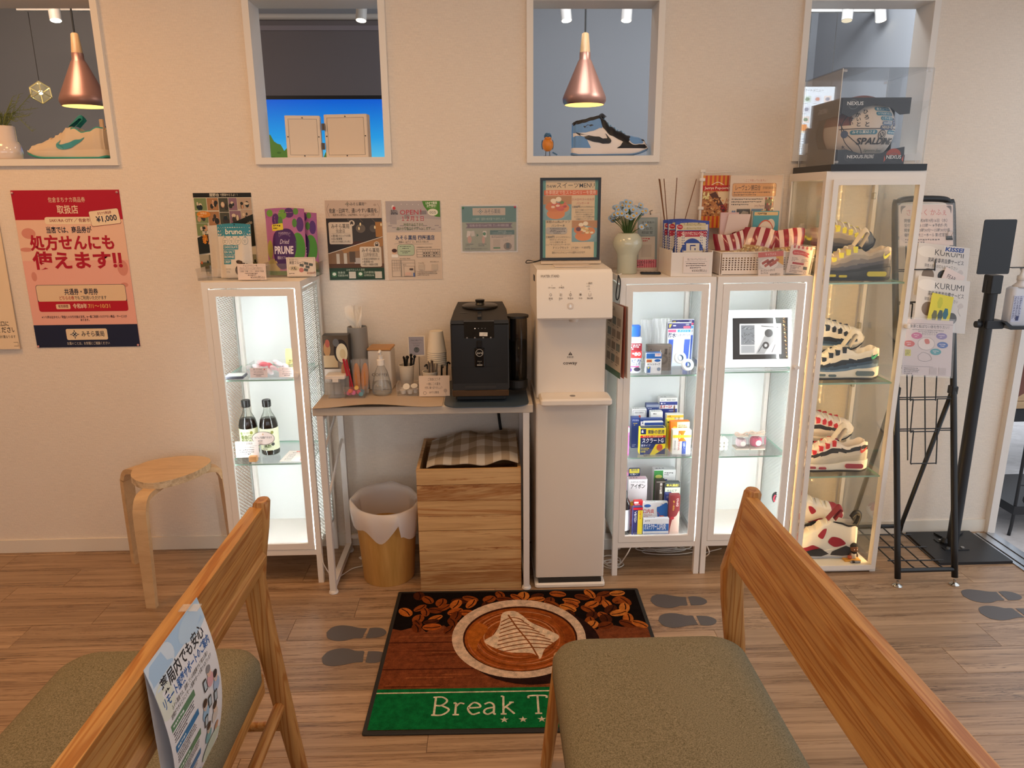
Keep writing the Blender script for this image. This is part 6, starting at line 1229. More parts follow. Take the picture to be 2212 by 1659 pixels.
pr = Pr(297, 420); pr.R(0, 0, 297, 420, 'ecd4b4').R(0, 0, 297, 62, 'b5563c').R(0, 66, 290, 24, 'c87a34').T('ご案内', 150, 14, 30, 'f0dcc0', 120, 'c').T('カードに', 280, 130, 16, '3a3634', None, 'r').R(120, 158, 160, 14, 'd8a890').lines(40, 182, 190, 1, 8, 7, '6a5a50', 4).T('お越しください', 284, 206, 11, '6a5a50', None, 'r').R(40, 230, 246, 1.5, 'b87a68').T('利用される！', 290, 286, 14, '3a3634', None, 'r').R(100, 308, 186, 24, '565a78', 3).T('窓口に', 270, 340, 15, '3a3634', None, 'r', .01).T('ください', 294, 356, 18, '3a3634', None, 'r', .01).T('時間が異なります', 288, 380, 9, '5a4e48', None, 'r').box(200, 400, 94, 12, 1, '5a4e48')
sheet('card_poster', pr, .297, (-2.082, -.004, .876), 'cream information poster cut off by the left picture edge', 'poster', h=.575, paper='ecd4b4', curl=.014)
# baseball club flyer
pr = Pr(210, 297); BKG = '16150f'; pr.R(0, 0, 210, 297, 'd8d0bc').R(0, 0, 210, 16, '1b1a14').T('間野台', 60, 2, 12, 'e8e0cc', 34, 'l', .01).T('で野球やろうよ！！', 98, 3, 10, 'e8e0cc', 62)
rn = random.Random(8); cells = [(2, 18, 44, 44), (48, 18, 40, 44), (90, 18, 34, 50), (126, 18, 30, 44), (158, 18, 50, 40), (2, 66, 44, 40), (48, 66, 40, 50), (90, 70, 34, 44), (126, 64, 40, 44), (168, 60, 40, 40), (2, 108, 40, 44), (44, 118, 42, 34)]
for k, (x, y, w, h) in enumerate(cells):
    pr.R(x, y, w, h, ['7a8a5a', 'a87a52', '4a4a3c', '8a6a7a', 'b8a08a'][k % 5])
    for j in range(5): pr.E(x+rn.uniform(.2, .8)*w, y+rn.uniform(.35, .8)*h, rn.uniform(3, 9), rn.uniform(5, 12), rn.choice(['1c2a2c', '2a2a26', '3a3430', 'd8c4a8', 'c89a78']), 10)
pr.E(32, 76, 25, 12, 'd8862a').T('体験会', 32, 68, 9, 'f0dcb0', 24, 'c').lines(14, 80, 36, 1, 5, 3, 'f0dcb0', 3)
pr.G([(0, 160), (210, 76), (210, 190), (0, 220)], '1a1f16').T('Mavericks', 182, 104, 15, 'e8dcc4', 40, 'c', rot=-20, it=.2).T('新', 18, 150, 34, 'e8922a', None, 'l', .03).T('部員', 20, 136, 13, 'e8e0cc', None, 'l', .02).T('募集!!', 186, 118, 13, 'e8922a', 24, 'c', .02)
for k in range(6): pr.R(k*35, 222, 34, 26, ['a8a08a', '6a6a5a', '8a8a72'][k % 3])
pr.R(0, 250, 210, 34, '5a5a3a')
for k in range(40): pr.E(rn.uniform(4, 206), rn.uniform(226, 282), 4, 6, rn.choice(['2a3a30', 'c86a3a', '2a2a26', 'c8b090']), 8)
pr.R(0, 284, 210, 13, 'e0d8c4').T('活動日：土日', 30, 285, 10, '2a2620', 60)
a = at(416, 417, y=-.002); c = at(542, 416, y=-.002); sheet('baseball_flyer', pr, c.x-a.x, ((a.x+c.x)/2, -.002, a.z-(c.x-a.x)*297/210), 'dark baseball club flyer on the wall behind the brownie pouches', 'poster')
# branch leaflet
pr = Pr(210, 297); pr.R(0, 0, 210, 297, 'cbb4a2')
for x, y in ((150, 12), (186, 18), (160, 36), (180, 52), (148, 60)): pr.S([(x-6, y), (x, y-5), (x+6, y), (x, y+4)], 'b59c8a')
pr.L([(14, 12), (6, 34), (14, 60)], .8, '6a5a4e', 4).L([(196, 12), (204, 34), (196, 60)], .8, '6a5a4e', 4)
logo(pr, 84, 14, 7, '3a332c'); pr.T('みそら薬局', 94, 8, 13, '3a332c', 52).T('佐倉・臼井で、通いやすい薬局を。', 106, 30, 18, '332c26', 184, 'c', .008).T('処方せん受付も、LINE予約も、もっとスムーズに。', 106, 49, 10, '4a4038', 158, 'c')
pr.R(0, 66, 210, 186, '2c221c').G([(80, 66), (210, 66), (210, 136), (80, 170)], '3c3632').E(128, 104, 18, 16, '6a5e52').E(176, 104, 14, 14, '57504a').R(184, 80, 26, 56, 'a8743a')
for x, y in ((128, 88), (122, 104), (182, 100), (206, 90)): pr.E(x, y, 3, 6, 'e8d4a4')
for k in range(3): pr.L([(80+k*46, 68), (92+k*46, 80)], 2, '6a5a4c')
pr.R(60, 152, 80, 14, '4a2a20').G([(0, 196), (210, 134), (210, 252), (0, 252)], '8a6a4e').G([(50, 182), (210, 140), (210, 170), (60, 196)], 'a87848').R(30, 198, 12, 44, 'cabfae').R(58, 196, 12, 46, 'cabfae').R(98, 214, 50, 34, 'b8aca2').R(0, 236, 210, 16, '5a3c26').R(80, 190, 22, 40, '5a4a3c').G([(0, 196), (210, 134), (210, 136), (0, 198.5)], 'e6dccb')
pr.R(8, 80, 88, 82, 'd6c6b2', 6).T('みそら薬局', 52, 87, 18, '3a322c', 68, 'c', .008).T('佐倉店', 52, 106, 15, '3a322c', 34, 'c').R(18, 121, 70, .8, '8a7a6a')
for k, t in enumerate(('落ち着いたシックな空間', '広い駐車場', 'ゆったり利用したい方に')): pr.E(18, 131+k*11, 1.6, 1.6, '3a322c', 8).T(t, 22, 126.5+k*11, 9, '3a322c', [66, 34, 66][k], 'l', .01)
pr.E(96, 84, 11, 11, 'd6c6b2').R(90, 81, 12, 6, '3a322c', 2).R(92, 77, 8, 5, '3a322c', 2).E(92, 88, 2, 2, '3a322c', 8).E(100, 88, 2, 2, '3a322c', 8)
pr.R(120, 172, 82, 76, 'd6c6b2', 6).T('みそら薬局', 161, 178, 17, '3a322c', 66, 'c', .008).T('臼井駅前店', 161, 196, 14, '3a322c', 54, 'c').R(128, 210, 68, .8, '8a7a6a')
for k, t in enumerate(('京成臼井駅徒歩1分', '駐車場14台', '明るく快適な空間')): pr.E(130, 219+k*10.5, 1.6, 1.6, '3a322c', 8).T(t, 134, 214.5+k*10.5, 9, '3a322c', [60, 36, 52][k], 'l', .01)
pr.E(186, 164, 11, 11, 'd6c6b2').R(180, 157, 12, 13, '3a322c', 2).R(182, 159, 8, 4, 'd6c6b2')
pr.R(0, 252, 210, 45, '24402c').T('LINEでかんたん登録', 100, 255, 9, 'b8c4ac', 70, 'c')
for x, a_, b_ in ((8, '佐倉店', '佐倉店LINE'), (108, '臼井駅前店', '臼井駅前店LINE')): pr.R(x, 266, 20, 20, '3a6a44', 4).E(x+10, 275, 7, 6, 'dfe6d8').T(a_, x+24, 265, 9, 'c8d2bc').T(b_, x+24, 276, 9, 'c8d2bc', 38).R(x+66, 266, 26, 26, 'cfc8b8')
a = at(699, 433, y=-.002); c = at(825, 433, y=-.002); w = c.x-a.x; sheet('branch_leaflet', pr, .212, (a.x+.110, -.002, a.z-.300), 'brown interior photo leaflet on the wall, left of the pair', 'poster', h=.300, paper='cbb4a2', ry=.0)
# opening leaflet
pr = Pr(210, 297); pr.R(0, 0, 210, 297, 'dcc7b2').R(0, 0, 210, 116, 'b3a8a6').G([(0, 80), (90, 60), (210, 70), (210, 116), (0, 116)], 'c2b6ae').R(70, 50, 20, 16, '9a908e').R(130, 36, 26, 14, '8a8486').R(14, 36, 26, 50, 'aaa09e')
for x in range(40, 130, 22): pr.E(x+20, 10+x*.04, 1.4, 1.4, 'efe8e0', 8)
for k in range(14): pr.R(6+k*15, 90+(k % 3)*7, 16, 3, '9e9494')
pr.E(28, 22, 5, 8, 'e8e0da').E(32, 26, 6, 6, 'c83a3a').T('処方せん', 32, 32, 9, '2c3040', 26, 'c', .02).T('調剤薬局', 32, 42, 9, '2c3040', 26, 'c', .02).T('OPEN！', 54, 30, 24, 'c23a4a', 82).T('１２月１日', 60, 56, 20, 'c23a4a', 84).T('地域のみなさまの', 104, 82, 13, '5e7a4a', 76, 'c').T('健やかな毎日をサポートします', 104, 97, 13, '5e7a4a', 130, 'c')
pr.G([(140, -3), (208, -3), (208, 60), (190, 58), (162, 40), (146, 18)], '4f8a2c').T('LINEで簡単', 176, 3, 11, 'e6ead0', 44, 'c', .02).T('お薬受付！', 176, 14, 11, 'e6ead0', 36, 'c', .02).E(180, 42, 20, 13, 'e6e0cc').T('025', 180, 37, 12, '3a3a34', 24, 'c')
pr.T('みそら薬局 四街道店', 108, 128, 19, '3a4a72', 152, 'c', .012).T('地域の “みそら” に、あなたの安心を', 102, 148, 9, '5a5a58', 116, 'c').L([(26, 160), (60, 156), (110, 161), (176, 160)], .8, '7a746c', 4)
pr.R(38, 162, 66, 42, '5e6a58', 10).R(39, 163, 64, 40, 'b6c4a6', 9).lines(46, 168, 48, 2, 7, 3, '4a4a44', 3, 'c').lines(46, 186, 48, 2, 6, 3, '4a4a44', 4, 'c').E(26, 190, 9, 9, 'e0b494').E(26, 185, 10, 7, '4a2c24').R(14, 199, 26, 12, 'f0e8de', 4)
pr.T('OPENING HOURS', 142, 170, 7, '4a4a44', 60, 'c').T('ACCESS MAP', 66, 213, 6, '4a4a44', 42, 'c')
pr.box(112, 181, 92, 30, .9, '4a4a44'); pr.R(112, 190, 92, .7, '4a4a44').R(112, 200, 92, .7, '4a4a44')
for k in range(7):
    x = 136+k*9.7; pr.R(x, 181, .6, 30, '4a4a44')
    for j in range(2):
        if (k, j) in ((3, 0), (6, 0), (3, 1), (5, 1), (6, 1)): pr.L([(x+3, 198+j*10), (x+7, 192+j*10)], .7, '4a4a44')
        else: pr.E(x+5, 195+j*10.5, 2.6, 2.6, '1c1c1c', 10)
pr.box(14, 221, 90, 64, .9, '4a4038'); pr.R(48, 221, 3, 64, '8a8278').R(14, 232, 90, 1, '8a8278')
for x in (24, 33, 42): pr.R(x, 221, .8, 40, '8a7a6a')
for y in (240, 250, 262): pr.R(14, y, 34, .8, '8a7a6a')
pr.box(60, 244, 42, 40, .9, '6a5a4e'); pr.R(82, 253, 14, 7, '4a3c34').R(96, 270, 5, 15, '4a6aa8').R(64, 268, 24, 12, 'e0b8a4').lines(58, 238, 26, 1, 5, 2.4, '4a4038', 5)
pr.R(118, 238, 22, 22, 'c9b8a4').R(170, 238, 22, 22, 'c9b8a4').T('Google Map', 129, 230, 5, '4a4a44', 22, 'c').T('処方せん送信はこちら', 181, 226, 5, '4a4a44', 34, 'c').lines(112, 266, 84, 3, 6, 2.6, '55504a', 7).R(104, 264, 100, .5, '9a9084')
a = at(830, 434, y=-.002); sheet('opening_leaflet', pr, .208, (a.x+.108, -.002, a.z-.299), 'pale opening announcement leaflet with green corner, right of the pair', 'poster', h=.298, paper='dcc7b2')
# teal laminated notice
pr = Pr(210, 165); pr.R(0, 0, 210, 165, '9c9c82').R(0, 0, 210, 58, '4e7c72').R(42, 6, 126, 27, 'c9b49c'); logo(pr, 72, 19, 8, '3a5450'); pr.T('みそら薬局', 118, 11, 17, '4a4a44', 60, 'c').T('どの病院・医院の処方箋でも受付します。', 105, 42, 10, 'b9c4b4', 128, 'c')
pr.G([(14, 62), (196, 62), (188, 71), (196, 80), (14, 80), (22, 71)], '6e5560').T('処方箋の受け取りをLINEで予約、忙しい待ち時間を短縮', 105, 66, 9.5, 'd0c0bc', 150, 'c')
for x, s in ((18, 1), (72, 1)): pr.R(x, 90, 14, 24, 'd8ccc0', 2, rot=8).E(x+10, 122, 8, 14, 'c89a84').R(x+16, 90, 14, 20, 'cbbfb2', 2, rot=-8) if x < 50 else pr.R(x+8, 90, 14, 24, 'd8ccc0', 3).E(x+14, 101, 6, 6, '3a7a4a').E(x+10, 124, 6, 14, 'c89a84')
pr.G([(56, 100), (64, 106), (56, 112)], '3a6a44').T('※処方箋の原本を必ずお持ちください。', 54, 153, 8, '3a3a34', 92, 'c').lines(12, 138, 34, 2, 6, 3, '44443c', 2).lines(62, 138, 40, 2, 6, 3, '44443c', 3)
pr.R(108, 88, 94, 76, 'c9b6a2').R(108, 88, 94, 17, '3f6660').T('misora cafe', 155, 89, 6, 'c9d0c4', 30, 'c').T('ソフトドリンク2割サービス！', 155, 96, 7, 'c9d0c4', 76, 'c').lines(114, 108, 82, 2, 5, 2.6, '3f3f38', 5).R(120, 122, 27, 27, 'bba893').R(120, 151, 27, 6, '4a7a3a').E(176, 148, 16, 14, '8a745c').R(170, 136, 13, 20, '4a5248', 2).T('ソフト', 168, 122, 8, '4a4038', 20, 'c')
a = at(997, 446, y=-.003); c = at(1115, 446, y=-.003); sheet('teal_notice', pr, c.x-a.x, ((a.x+c.x)/2, -.003, at(1055, 542, y=-.003).z), 'small laminated teal pharmacy notice pinned above the coffee machine', 'poster', h=a.z-at(1055, 542, y=-.003).z, paper='9c9c82', film=True, pins=[(-.475, .97, '4a8a6a'), (.478, .98, 'c84a6a')])
# ================================================================== on the water dispenser
pr = Pr(210, 297); pr.R(0, 0, 210, 297, '5f9484').R(13, 0, 184, 297, 'dcbf94').T('newスイーツMENU', 106, 10, 22, '3a342a', 178, 'c', .004).R(6, 38, 200, 19, 'd8662c').T('冬季限定で生ストロベリーを使用', 106, 40, 15, 'f0d8b4', 188, 'c')
def pancake(x, y, w, h, berry):
    pr.R(x, y, w, h, '7a9a9a').R(x, y, w, h*.35, 'b8824a').E(x+w*.5, y+h*.6, w*.46, h*.36, '8aa8a4').E(x+w*.45, y+h*.74, w*.32, h*.22, 'd8823a').E(x+w*.36, y+h*.45, w*.28, h*.2, 'cf7430').E(x+w*.7, y+h*.5, w*.22, h*.18, 'd8823a')
    rn = random.Random(int(x))
    for k in range(16): pr.E(x+w*rn.uniform(.2, .82), y+h*rn.uniform(.28, .6), w*.07, h*.05, rn.choice(['b8443a', 'd8604a', 'ecc8a4', 'c85a44'] if berry else ['ecd29a', 'd8b46a', 'e8d8b0', 'b8844a']), 9)
    pr.E(x+w*.36, y+h*.2, w*.1, h*.09, 'f0dcb8').E(x+w*.54, y+h*.14, w*.1, h*.1, 'f0dcb8')
    if berry: pr.S([(x+w*.58, y+h*.3), (x+w*.66, y+h*.2), (x+w*.74, y+h*.28), (x+w*.66, y+h*.34)], '6a8a3a')
    else: pr.E(x+w*.26, y+h*.4, w*.1, h*.1, '6a3a3a')
pancake(3, 59, 107, 92, True); pancake(112, 153, 96, 82, False)
pr.T('ストロベリーミルク', 152, 68, 10, 'b84a44', 84, 'c').T('パンケーキ', 152, 83, 10, 'b84a44', 48, 'c').T('1300円', 114, 96, 10, '3a342a', 28, 'l', .01).T('(ドリンク付き1500〜)', 145, 98, 7.5, '3a342a', 52)
for k, t in enumerate(('タワラワ米粉のパンケーキに', '手作りストロベリーソースと', 'ミルクソースを贅沢にかけ', 'ストロベリーダイスを散りばめ', 'た苺盛りパンケーキです。')): pr.T(t, 158, 110+k*8.6, 7, '3f382e', [68, 68, 62, 76, 62][k], 'c')
pr.T('米粉のcoffeeナッツ', 60, 152, 11, '3a342a', 90, 'c').T('パンケーキ', 60, 167, 11, '3a342a', 50, 'c').R(14, 178, 80, 26, 'b4a898', 8).lines(28, 181, 62, 4, 6, 3.6, '4a4238', 6, 'c').T('1300円', 16, 210, 11, '3a342a', 30, 'l', .01).T('(ドリンク付き1500〜)', 52, 213, 7.5, '3a342a', 54)
for k, t in enumerate(('手作りビーチジャムや', 'パインを贅沢に使った', 'シェアサイズのパンケーキです！')): pr.T(t, 60, 223+k*9.4, 7.6, '3f382e', [64, 62, 94][k], 'c')
pr.T('ドリンクセット', 42, 252, 11, '3a342a', 58).T('(＋200・＋350円)', 112, 252, 11, '3a342a', 72)
for k in range(24): pr.R(44+k*4, 266, 2, 1.4, '8a7a5e')
pr.T('別紙のドリンクメニューからお選びいただけます', 100, 272, 9, '3a342a', 126, 'c')
dz = at(1235, 583, y=-.405).z+.0042; a = at(1167, 384, y=-.215); c = at(1299, 384, y=-.215); w = c.x-a.x; h = a.z-dz-.012
e = empty('menu_board', ((a.x+c.x)/2, -.215, dz), 'black framed sweets menu standing on the water dispenser', 'menu board')
B().box(-w/2+.002, w/2+.004, -.012, .02, 0, .010).go('foot_strip', mat('d0bca4', .5), e)
b = frame4(B(), -w/2, w/2, 0, .012, .012, h+.012, .009); b.box(-w/2+.006, w/2-.006, .008, .011, .018, h+.006); b.go('frame', mat('191714', .35), e); pr.go(e, w-.016, lambda x, zz, d: (x, .0078-d, zz+.020), h=h-.016)
B().box(-w/2+.008, w/2-.008, .002, .004, .02, h+.004).go('cover_sheet', glass(gloss=.12, name='cover_sheet'), e)
B().tube(smooth_path([(-w/2+.002, 0, .014), (-w/2-.02, -.006, .010), (-w/2-.045, -.01, .014), (-w/2-.05, -.004, .004), (-w/2-.02, .004, .006), (-w/2+.004, .004, .012)], 6), .0016, 6).go('cable', mat('14120f', .5), e, smooth=True)
# menu sheets hanging at the dispenser's right side
p = at(1332, 604, y=-.30); e = empty('hanging_menu_sheets', (p.x, -.33, p.z), 'laminated menu sheets hanging on a black loop beside the dispenser', 'menu sheets'); 
B().tube(smooth_path([(0, 0, .02), (.008, 0, -.005), (.005, 0, -.055), (-.002, 0, -.068), (-.006, 0, -.05), (-.001, 0, 0), (0, 0, .02)], 5), .0022, 6).go('strap', mat('17140f', .5), e, smooth=True); B().tube([(-.003+.006*math.cos(k*PI/6), 0, -.074+.006*math.sin(k*PI/6)) for k in range(12)], .001, 6, True).go('ring', mat('c8c4bc', .2, .9), e)
B().cyl((0, .0, .02), (.012, .0, .024), .002, n=8).go('hook', mat('d8ccbc', .4), e)
for k, (c, r_) in enumerate((('c8b8a4', -1.36), ('b0604a', -1.30), ('d2c4b2', -1.24))):
    s = B().box(-.075, .075, 0, .0008, -.345, -.085).go('menu_sheet', mat(c, .5), e, loc=(-.002+.003*k, .03, 0), rot=(.02*k, .03, r_))
    if k == 0:
        pr = Pr(150, 260); pr.R(0, 0, 150, 260, 'cdbda8').T('2026', 40, 10, 18, '6a6258', None, 'l')
        for i in range(3):
            for j in range(4): pr.R(14+i*44, 46+j*46, 34, 28, ['8a7a6a', '7a8078', '9a8a78'][(i+j) % 3]).lines(14+i*44, 78+j*46, 34, 1, 6, 4, '5a5248', i*4+j)
        pr.R(0, 238, 150, 22, '4a6a54')
        pr.go(s, .15, lambda x, zz, d: (x, -d, zz-.345))
# ================================================================== on the sauce cabinet
ZT = CH+.0005
def pouch(name, label, pr, w, h, loc, col, rz=0, rx=-.06, bulge=.022, gusset=.05, fold=.06, rough=.35, curv=1.0, group=None):
    e = empty(name, loc, label, 'pouch', group=group); e.rotation_euler = (rx, 0, rz)
    def f(x, zz, d):
        u = min(1, max(0, x/w+.5)); v = min(1, zz/h); q = min(1, min(u, 1-u)/.26); q = q*q*(3-2*q); t = bulge*q*max(0, 1-v)*(1-math.exp(-v*12)*.4)*1.5
        return (x*(1-.02*math.sin(v*PI)), -t-d+.0003*math.sin(v*17+u*9), zz+.004*math.sin(u*PI)*(v > .95))
    g = B().grid(lambda u, v: f((u-.5)*w, v*h, 0), 28, 28).grid(lambda u, v: (lambda q: (q[0], -q[1]*.7+.001, q[2]))(f((.5-u)*w, v*h, 0)), 28, 28)
    g.go('pouch', mat(col, rough), e, smooth=True)
    pr.go(e, w, lambda x, zz, d: f(x, zz, d+.0016), h=h, sub=.008); return e
def d_bruno():
    p = Pr(200, 240); p.R(0, 0, 200, 240, 'd8cdbf', sub=16).R(0, 0, 200, 52, '2f8496', sub=14).T('bruno', 100, 16, 32, 'e6dccb', 100, 'c', .02).E(104, 6, 4, 4, '16323a', 10)
    for k, t in enumerate(('Gluten Free', 'Dairy Free', 'No Refined Sugar', 'No Additives')): p.O(46+k*40, 74, 17, 1.2, '2f6a72').lines(36+k*40, 70, 20, 2, 7, 3, '3a6a70', k, 'c').S([(44+k*40, 56), (48+k*40, 52), (51+k*40, 57)], '2f8496')
    for k, (t, w) in enumerate((('CHOCOLATE', 92), ('SEA SALT', 70), ('BROWNIE', 70), ('CRISP', 46))): p.R(34, 92+k*22, w, 20, '2f8496').T(t, 38, 94+k*22, 15, 'e0d4c2', w-8, 'l', .01)
    for k in range(5): p.S([(112+k*14, 164+k*3), (128+k*12, 160+k*6), (150, 168+k*8), (120+k*10, 176+k*8)], ['3a2a20', '55402e', '241a14'][k % 3])
    p.E(150, 206, 46, 30, '3c2c22').E(160, 198, 30, 18, '5a4632').T('75% MIN', 48, 196, 8, '8a7e70', 30).T('25g', 52, 208, 8, '8a7e70', 20); return p
a = at(460, 598, y=-.20); wv = .118
pouch('brownie_pouch', 'teal and cream brownie pouch, rear one, edge showing at left', Pr(10, 10).R(0, 0, 10, 10, 'cfc4b6', sub=8), wv, at(460, 490, y=-.155).z-ZT, (a.x+.040, -.150, ZT+.003), 'cfc4b6', .12, group='brownie pouches')
pouch('brownie_pouch', 'teal and cream brownie pouch with chocolate picture, front one', d_bruno(), wv, at(500, 487, y=-.20).z-ZT, (at(512, 590, y=-.2).x, -.195, ZT+.003), 'd8cdbf', group='brownie pouches')
def d_prune():
    p = Pr(150, 180); p.R(0, 0, 150, 180, 'b06a96', sub=14).R(0, 0, 150, 24, 'a65c92', sub=8)
    for x, y, a_, b_, c in ((40, 30, 14, 18, '4f2668'), (92, 12, 18, 12, '4f2668'), (132, 42, 14, 20, '5a2c74'), (66, 16, 16, 12, '6a9a3a'), (118, 8, 10, 8, '5a8a3a'), (18, 12, 12, 9, '6a9a3a'), (58, 34, 9, 14, '4f8238'), (112, 38, 9, 12, '4f8238'), (122, 104, 26, 40, '4f9030'), (12, 110, 12, 26, 'a89a4a'), (20, 160, 30, 26, 'b8a46a'), (120, 160, 34, 22, 'a89a5a')): p.E(x, y, a_, b_, c)
    p.S([(24, 100), (32, 66), (62, 54), (96, 56), (116, 80), (114, 116), (92, 150), (60, 164), (34, 146)], '44205e', 6)
    p.R(24, 40, 44, 18, 'dcc63a', 3, rot=-5).lines(30, 43, 34, 2, 7, 4, '4a3a20', 3).T('からだにやさしい', 72, 62, 7, 'd8c4dc', 46, 'c', rot=0).T('Dried', 70, 80, 17, 'e0d0e0', 34, 'c', it=.25).T('PRUNE', 68, 98, 27, 'e6dae4', 74, 'c', .035).T('種抜きプルーン', 66, 128, 9, 'd8c8dc', 48, 'c')
    for k in range(9): p.L([(52+k*5, 76-6*math.sin(k*PI/8)), (50+k*5.4, 70-9*math.sin(k*PI/8))], .7, 'c8b0cc')
    p.R(0, 168, 150, 12, '5a7a34'); return p
pouch('prune_pouch', 'purple dried prune pouch, rear one at the right', d_prune(), .130, at(690, 462, y=-.09).z-ZT, (at(645, 580, y=-.09).x+.012, -.085, ZT+.003), 'b06a96', group='prune pouches', bulge=.016)
pouch('prune_pouch', 'purple dried prune pouch, front one with yellow tag', d_prune(), .142, at(620, 453, y=-.13).z-ZT, (at(622, 580, y=-.13).x, -.125, ZT+.003), 'b06a96', group='prune pouches', bulge=.018)
tray('pouch_bin', (at(505, 596, y=-.21).x, -.20, ZT), .215, .13, .042, 'clear acrylic bin around the brownie pouches', .003, t=.0025); tray('pouch_bin', (at(632, 590, y=-.14).x, -.122, ZT), .190, .12, .050, 'clear acrylic bin around the prune pouches', .003, t=.0025)
pr = Pr(100, 56); pr.R(0, 0, 100, 56, 'e4cfc2').T('チョコブラウニー🍫', 46, 3, 8, '4a3a34', 50, 'c').T('グルテンフリーのごほうびおやつ', 48, 12, 8, '4a3a34', 80, 'c').R(6, 21, 84, .8, '7a6a60').T('小麦粉・砂糖・バター・着色料 不使用', 50, 24, 6, '5a4a44', 84, 'c').lines(22, 32, 56, 2, 6, 3.4, '5a4a44', 4, 'c').T('¥500(税込)', 94, 43, 10, '4a3a34', 50, 'r')
p = at(545, 600, y=-.285); sheet('price_card', pr, .098, (p.x, -.285, ZT+.004), 'handwritten price card in front of the brownie pouches', 'card', rx=-.05, paper='e4cfc2')
pr = Pr(100, 66); pr.R(0, 0, 100, 66, 'e0d0c0'); pr.box(5, 3, 90, 60, .6, '7a7068'); pr.T('毎日食べたい', 10, 5, 7, '4a423c', 32).T('美容フルーツ!', 10, 13, 12, '3a3230', 52, 'l', .01).E(24, 38, 18, 9, 'cfc0a4').T('大粒', 14, 33, 11, '3a3230', 20, 'l', .02).E(50, 44, 8, 8, 'c07a74')
for x, y in ((52, 28), (68, 22), (84, 26), (72, 34), (66, 44)): pr.R(x-7, y-5, 14, 9, '5a605e', rot=12)
pr.T('¥1000円', 84, 50, 10, '8a4a34', 30, 'c', .01).lines(8, 54, 36, 1, 6, 3.6, '6a5a50', 3).R(40, 20, .1, .1, 'e0d0c0')
p = at(652, 593, y=-.19); sheet('price_card', pr, .104, (p.x, -.192, ZT+.004), 'handwritten fruit price card in front of the prune pouches', 'card', rx=-.05, paper='e0d0c0')
# ================================================================== on the medicine cabinet
p = at(1355, 592, y=-.16); e = empty('flower_vase', (p.x-.003, -.165, ZT), 'pale green two tier vase with light blue daisies', 'vase'); VG = mat('c2c3ae', .12, coat=.5, name='celadon')
k = .98; B().lathe([(.034, 0), (.037, .003), (.037, .066), (.041, .076), (.053, .098), (.0545, .112), (.050, .130), (.038, .144), (.032, .148), (.030, .144), (.030, .05)], 40).go('vase', VG, e, smooth=True)
rn = random.Random(21); STM = mat('4f6a34', .7); PET = mat('9fb6cc', .7, name='blue_petal'); YEL = mat('e0a836', .7)
fl_me = B()
for q in range(12):
    a_ = q*PI/6; ca, sa = math.cos(a_), math.sin(a_); pp = [(.003, -.0022), (.009, -.0028), (.0115, 0), (.009, .0028), (.003, .0022)]; fl_me.add([(r_*ca-t_*sa, r_*sa+t_*ca, .0015*(r_ > .008)) for r_, t_ in pp], [(0, 1, 2, 3, 4)])
flm = fl_me.mesh('petals', PET); ce_me = B().ball((0, 0, .0012), .0042, 10, 6, (1, 1, .6)).mesh('flower_centre', YEL, True)
for q in range(58):
    t_ = q/57; a_ = q*2.4; r_ = .008+.052*math.sqrt(t_); x = r_*math.cos(a_)*1.12; y = r_*math.sin(a_)*.75; zz = .245-.9*r_*r_*14+rn.uniform(-.015, .02)
    if q in (52, 55): zz = .165+rn.uniform(0, .02)
    b = B().tube(smooth_path([(x*.15, y*.2, .14), (x*.5, y*.55, .14+(zz-.14)*.55), (x, y-.002, zz-.001)], 3), .0011, 5); b.go('stem', STM, e)
    o = put('petals', flm, e, (x, y, zz), (1.0+rn.uniform(-.5, .4)-y*6, x*7+rn.uniform(-.3, .3), 0)); o.scale = (1.0,)*3; c = put('flower_centre', ce_me, o)
# leaning sign behind the vase
pr = Pr(80, 220); pr.R(0, 0, 80, 220, 'd6c4b4').R(4, 8, 66, 90, '8f9a98').R(4, 8, 70, 200, '8f9a98').R(8, 14, 56, 64, '9aa4a2').T('求人募集中', 40, 24, 9, '4a5250', 44, 'c').T('あらた', 38, 46, 13, '3f4846', 40, 'c').T('相談室', 38, 62, 13, '3f4846', 40, 'c').R(8, 84, 58, 92, 'd0c2b2').lines(14, 90, 40, 2, 8, 4.6, 'b8343c', 3, 'c').R(18, 116, 36, 50, 'c4b6a6').R(0, 176, 72, 32, 'c85a6a')
for k in range(9): pr.R(k*8, 176, 4, 32, 'd88a92')
pr.T('働きたい方へ', 34, 181, 12, '3a2a2c', 62, 'c', .01).lines(4, 196, 58, 1, 6, 4.6, '4a2a2c', 3)
a = at(1400, 586, y=-.075); e = empty('sign_stand', (a.x-.003, -.07, ZT), 'slim framed recruiting sign behind the vase', 'sign'); e.rotation_euler = (-.08, 0, .05); w = .092; h = at(1420, 461, y=-.06).z-ZT
B().box(-w/2, w/2, 0, .012, 0, h).go('panel', mat('d9cbbb', .4), e); pr.go(e, w*.96, h=h*.97)
for s in (.1, -.2): B().tube([(s*w, -.004, h-.004), (s*w-.004, -.006, h+.008), (s*w+.006, -.006, h+.012)], .002, 6).go('binder_clip', mat('8a8078', .3, .8), e)
p = at(1411, 594, z=ZT); e = empty('remote_control', (p.x-.003, -.20, ZT), 'small black remote control lying on the medicine cabinet', 'remote', rz=-.12); B().bbox(-.037, .037, -.016, .016, 0, .008, .004).go('body', mat('17181a', .3), e); pr = Pr(70, 28); pr.R(0, 0, 70, 28, '3a3c40', 4)
for q in range(8): pr.R(8+q % 4*15, 6+q//4*11, 9, 5, 'b9bcbc')
pr.go(e, .066, lambda x, zz, d: (x, zz-.013, .008+d))
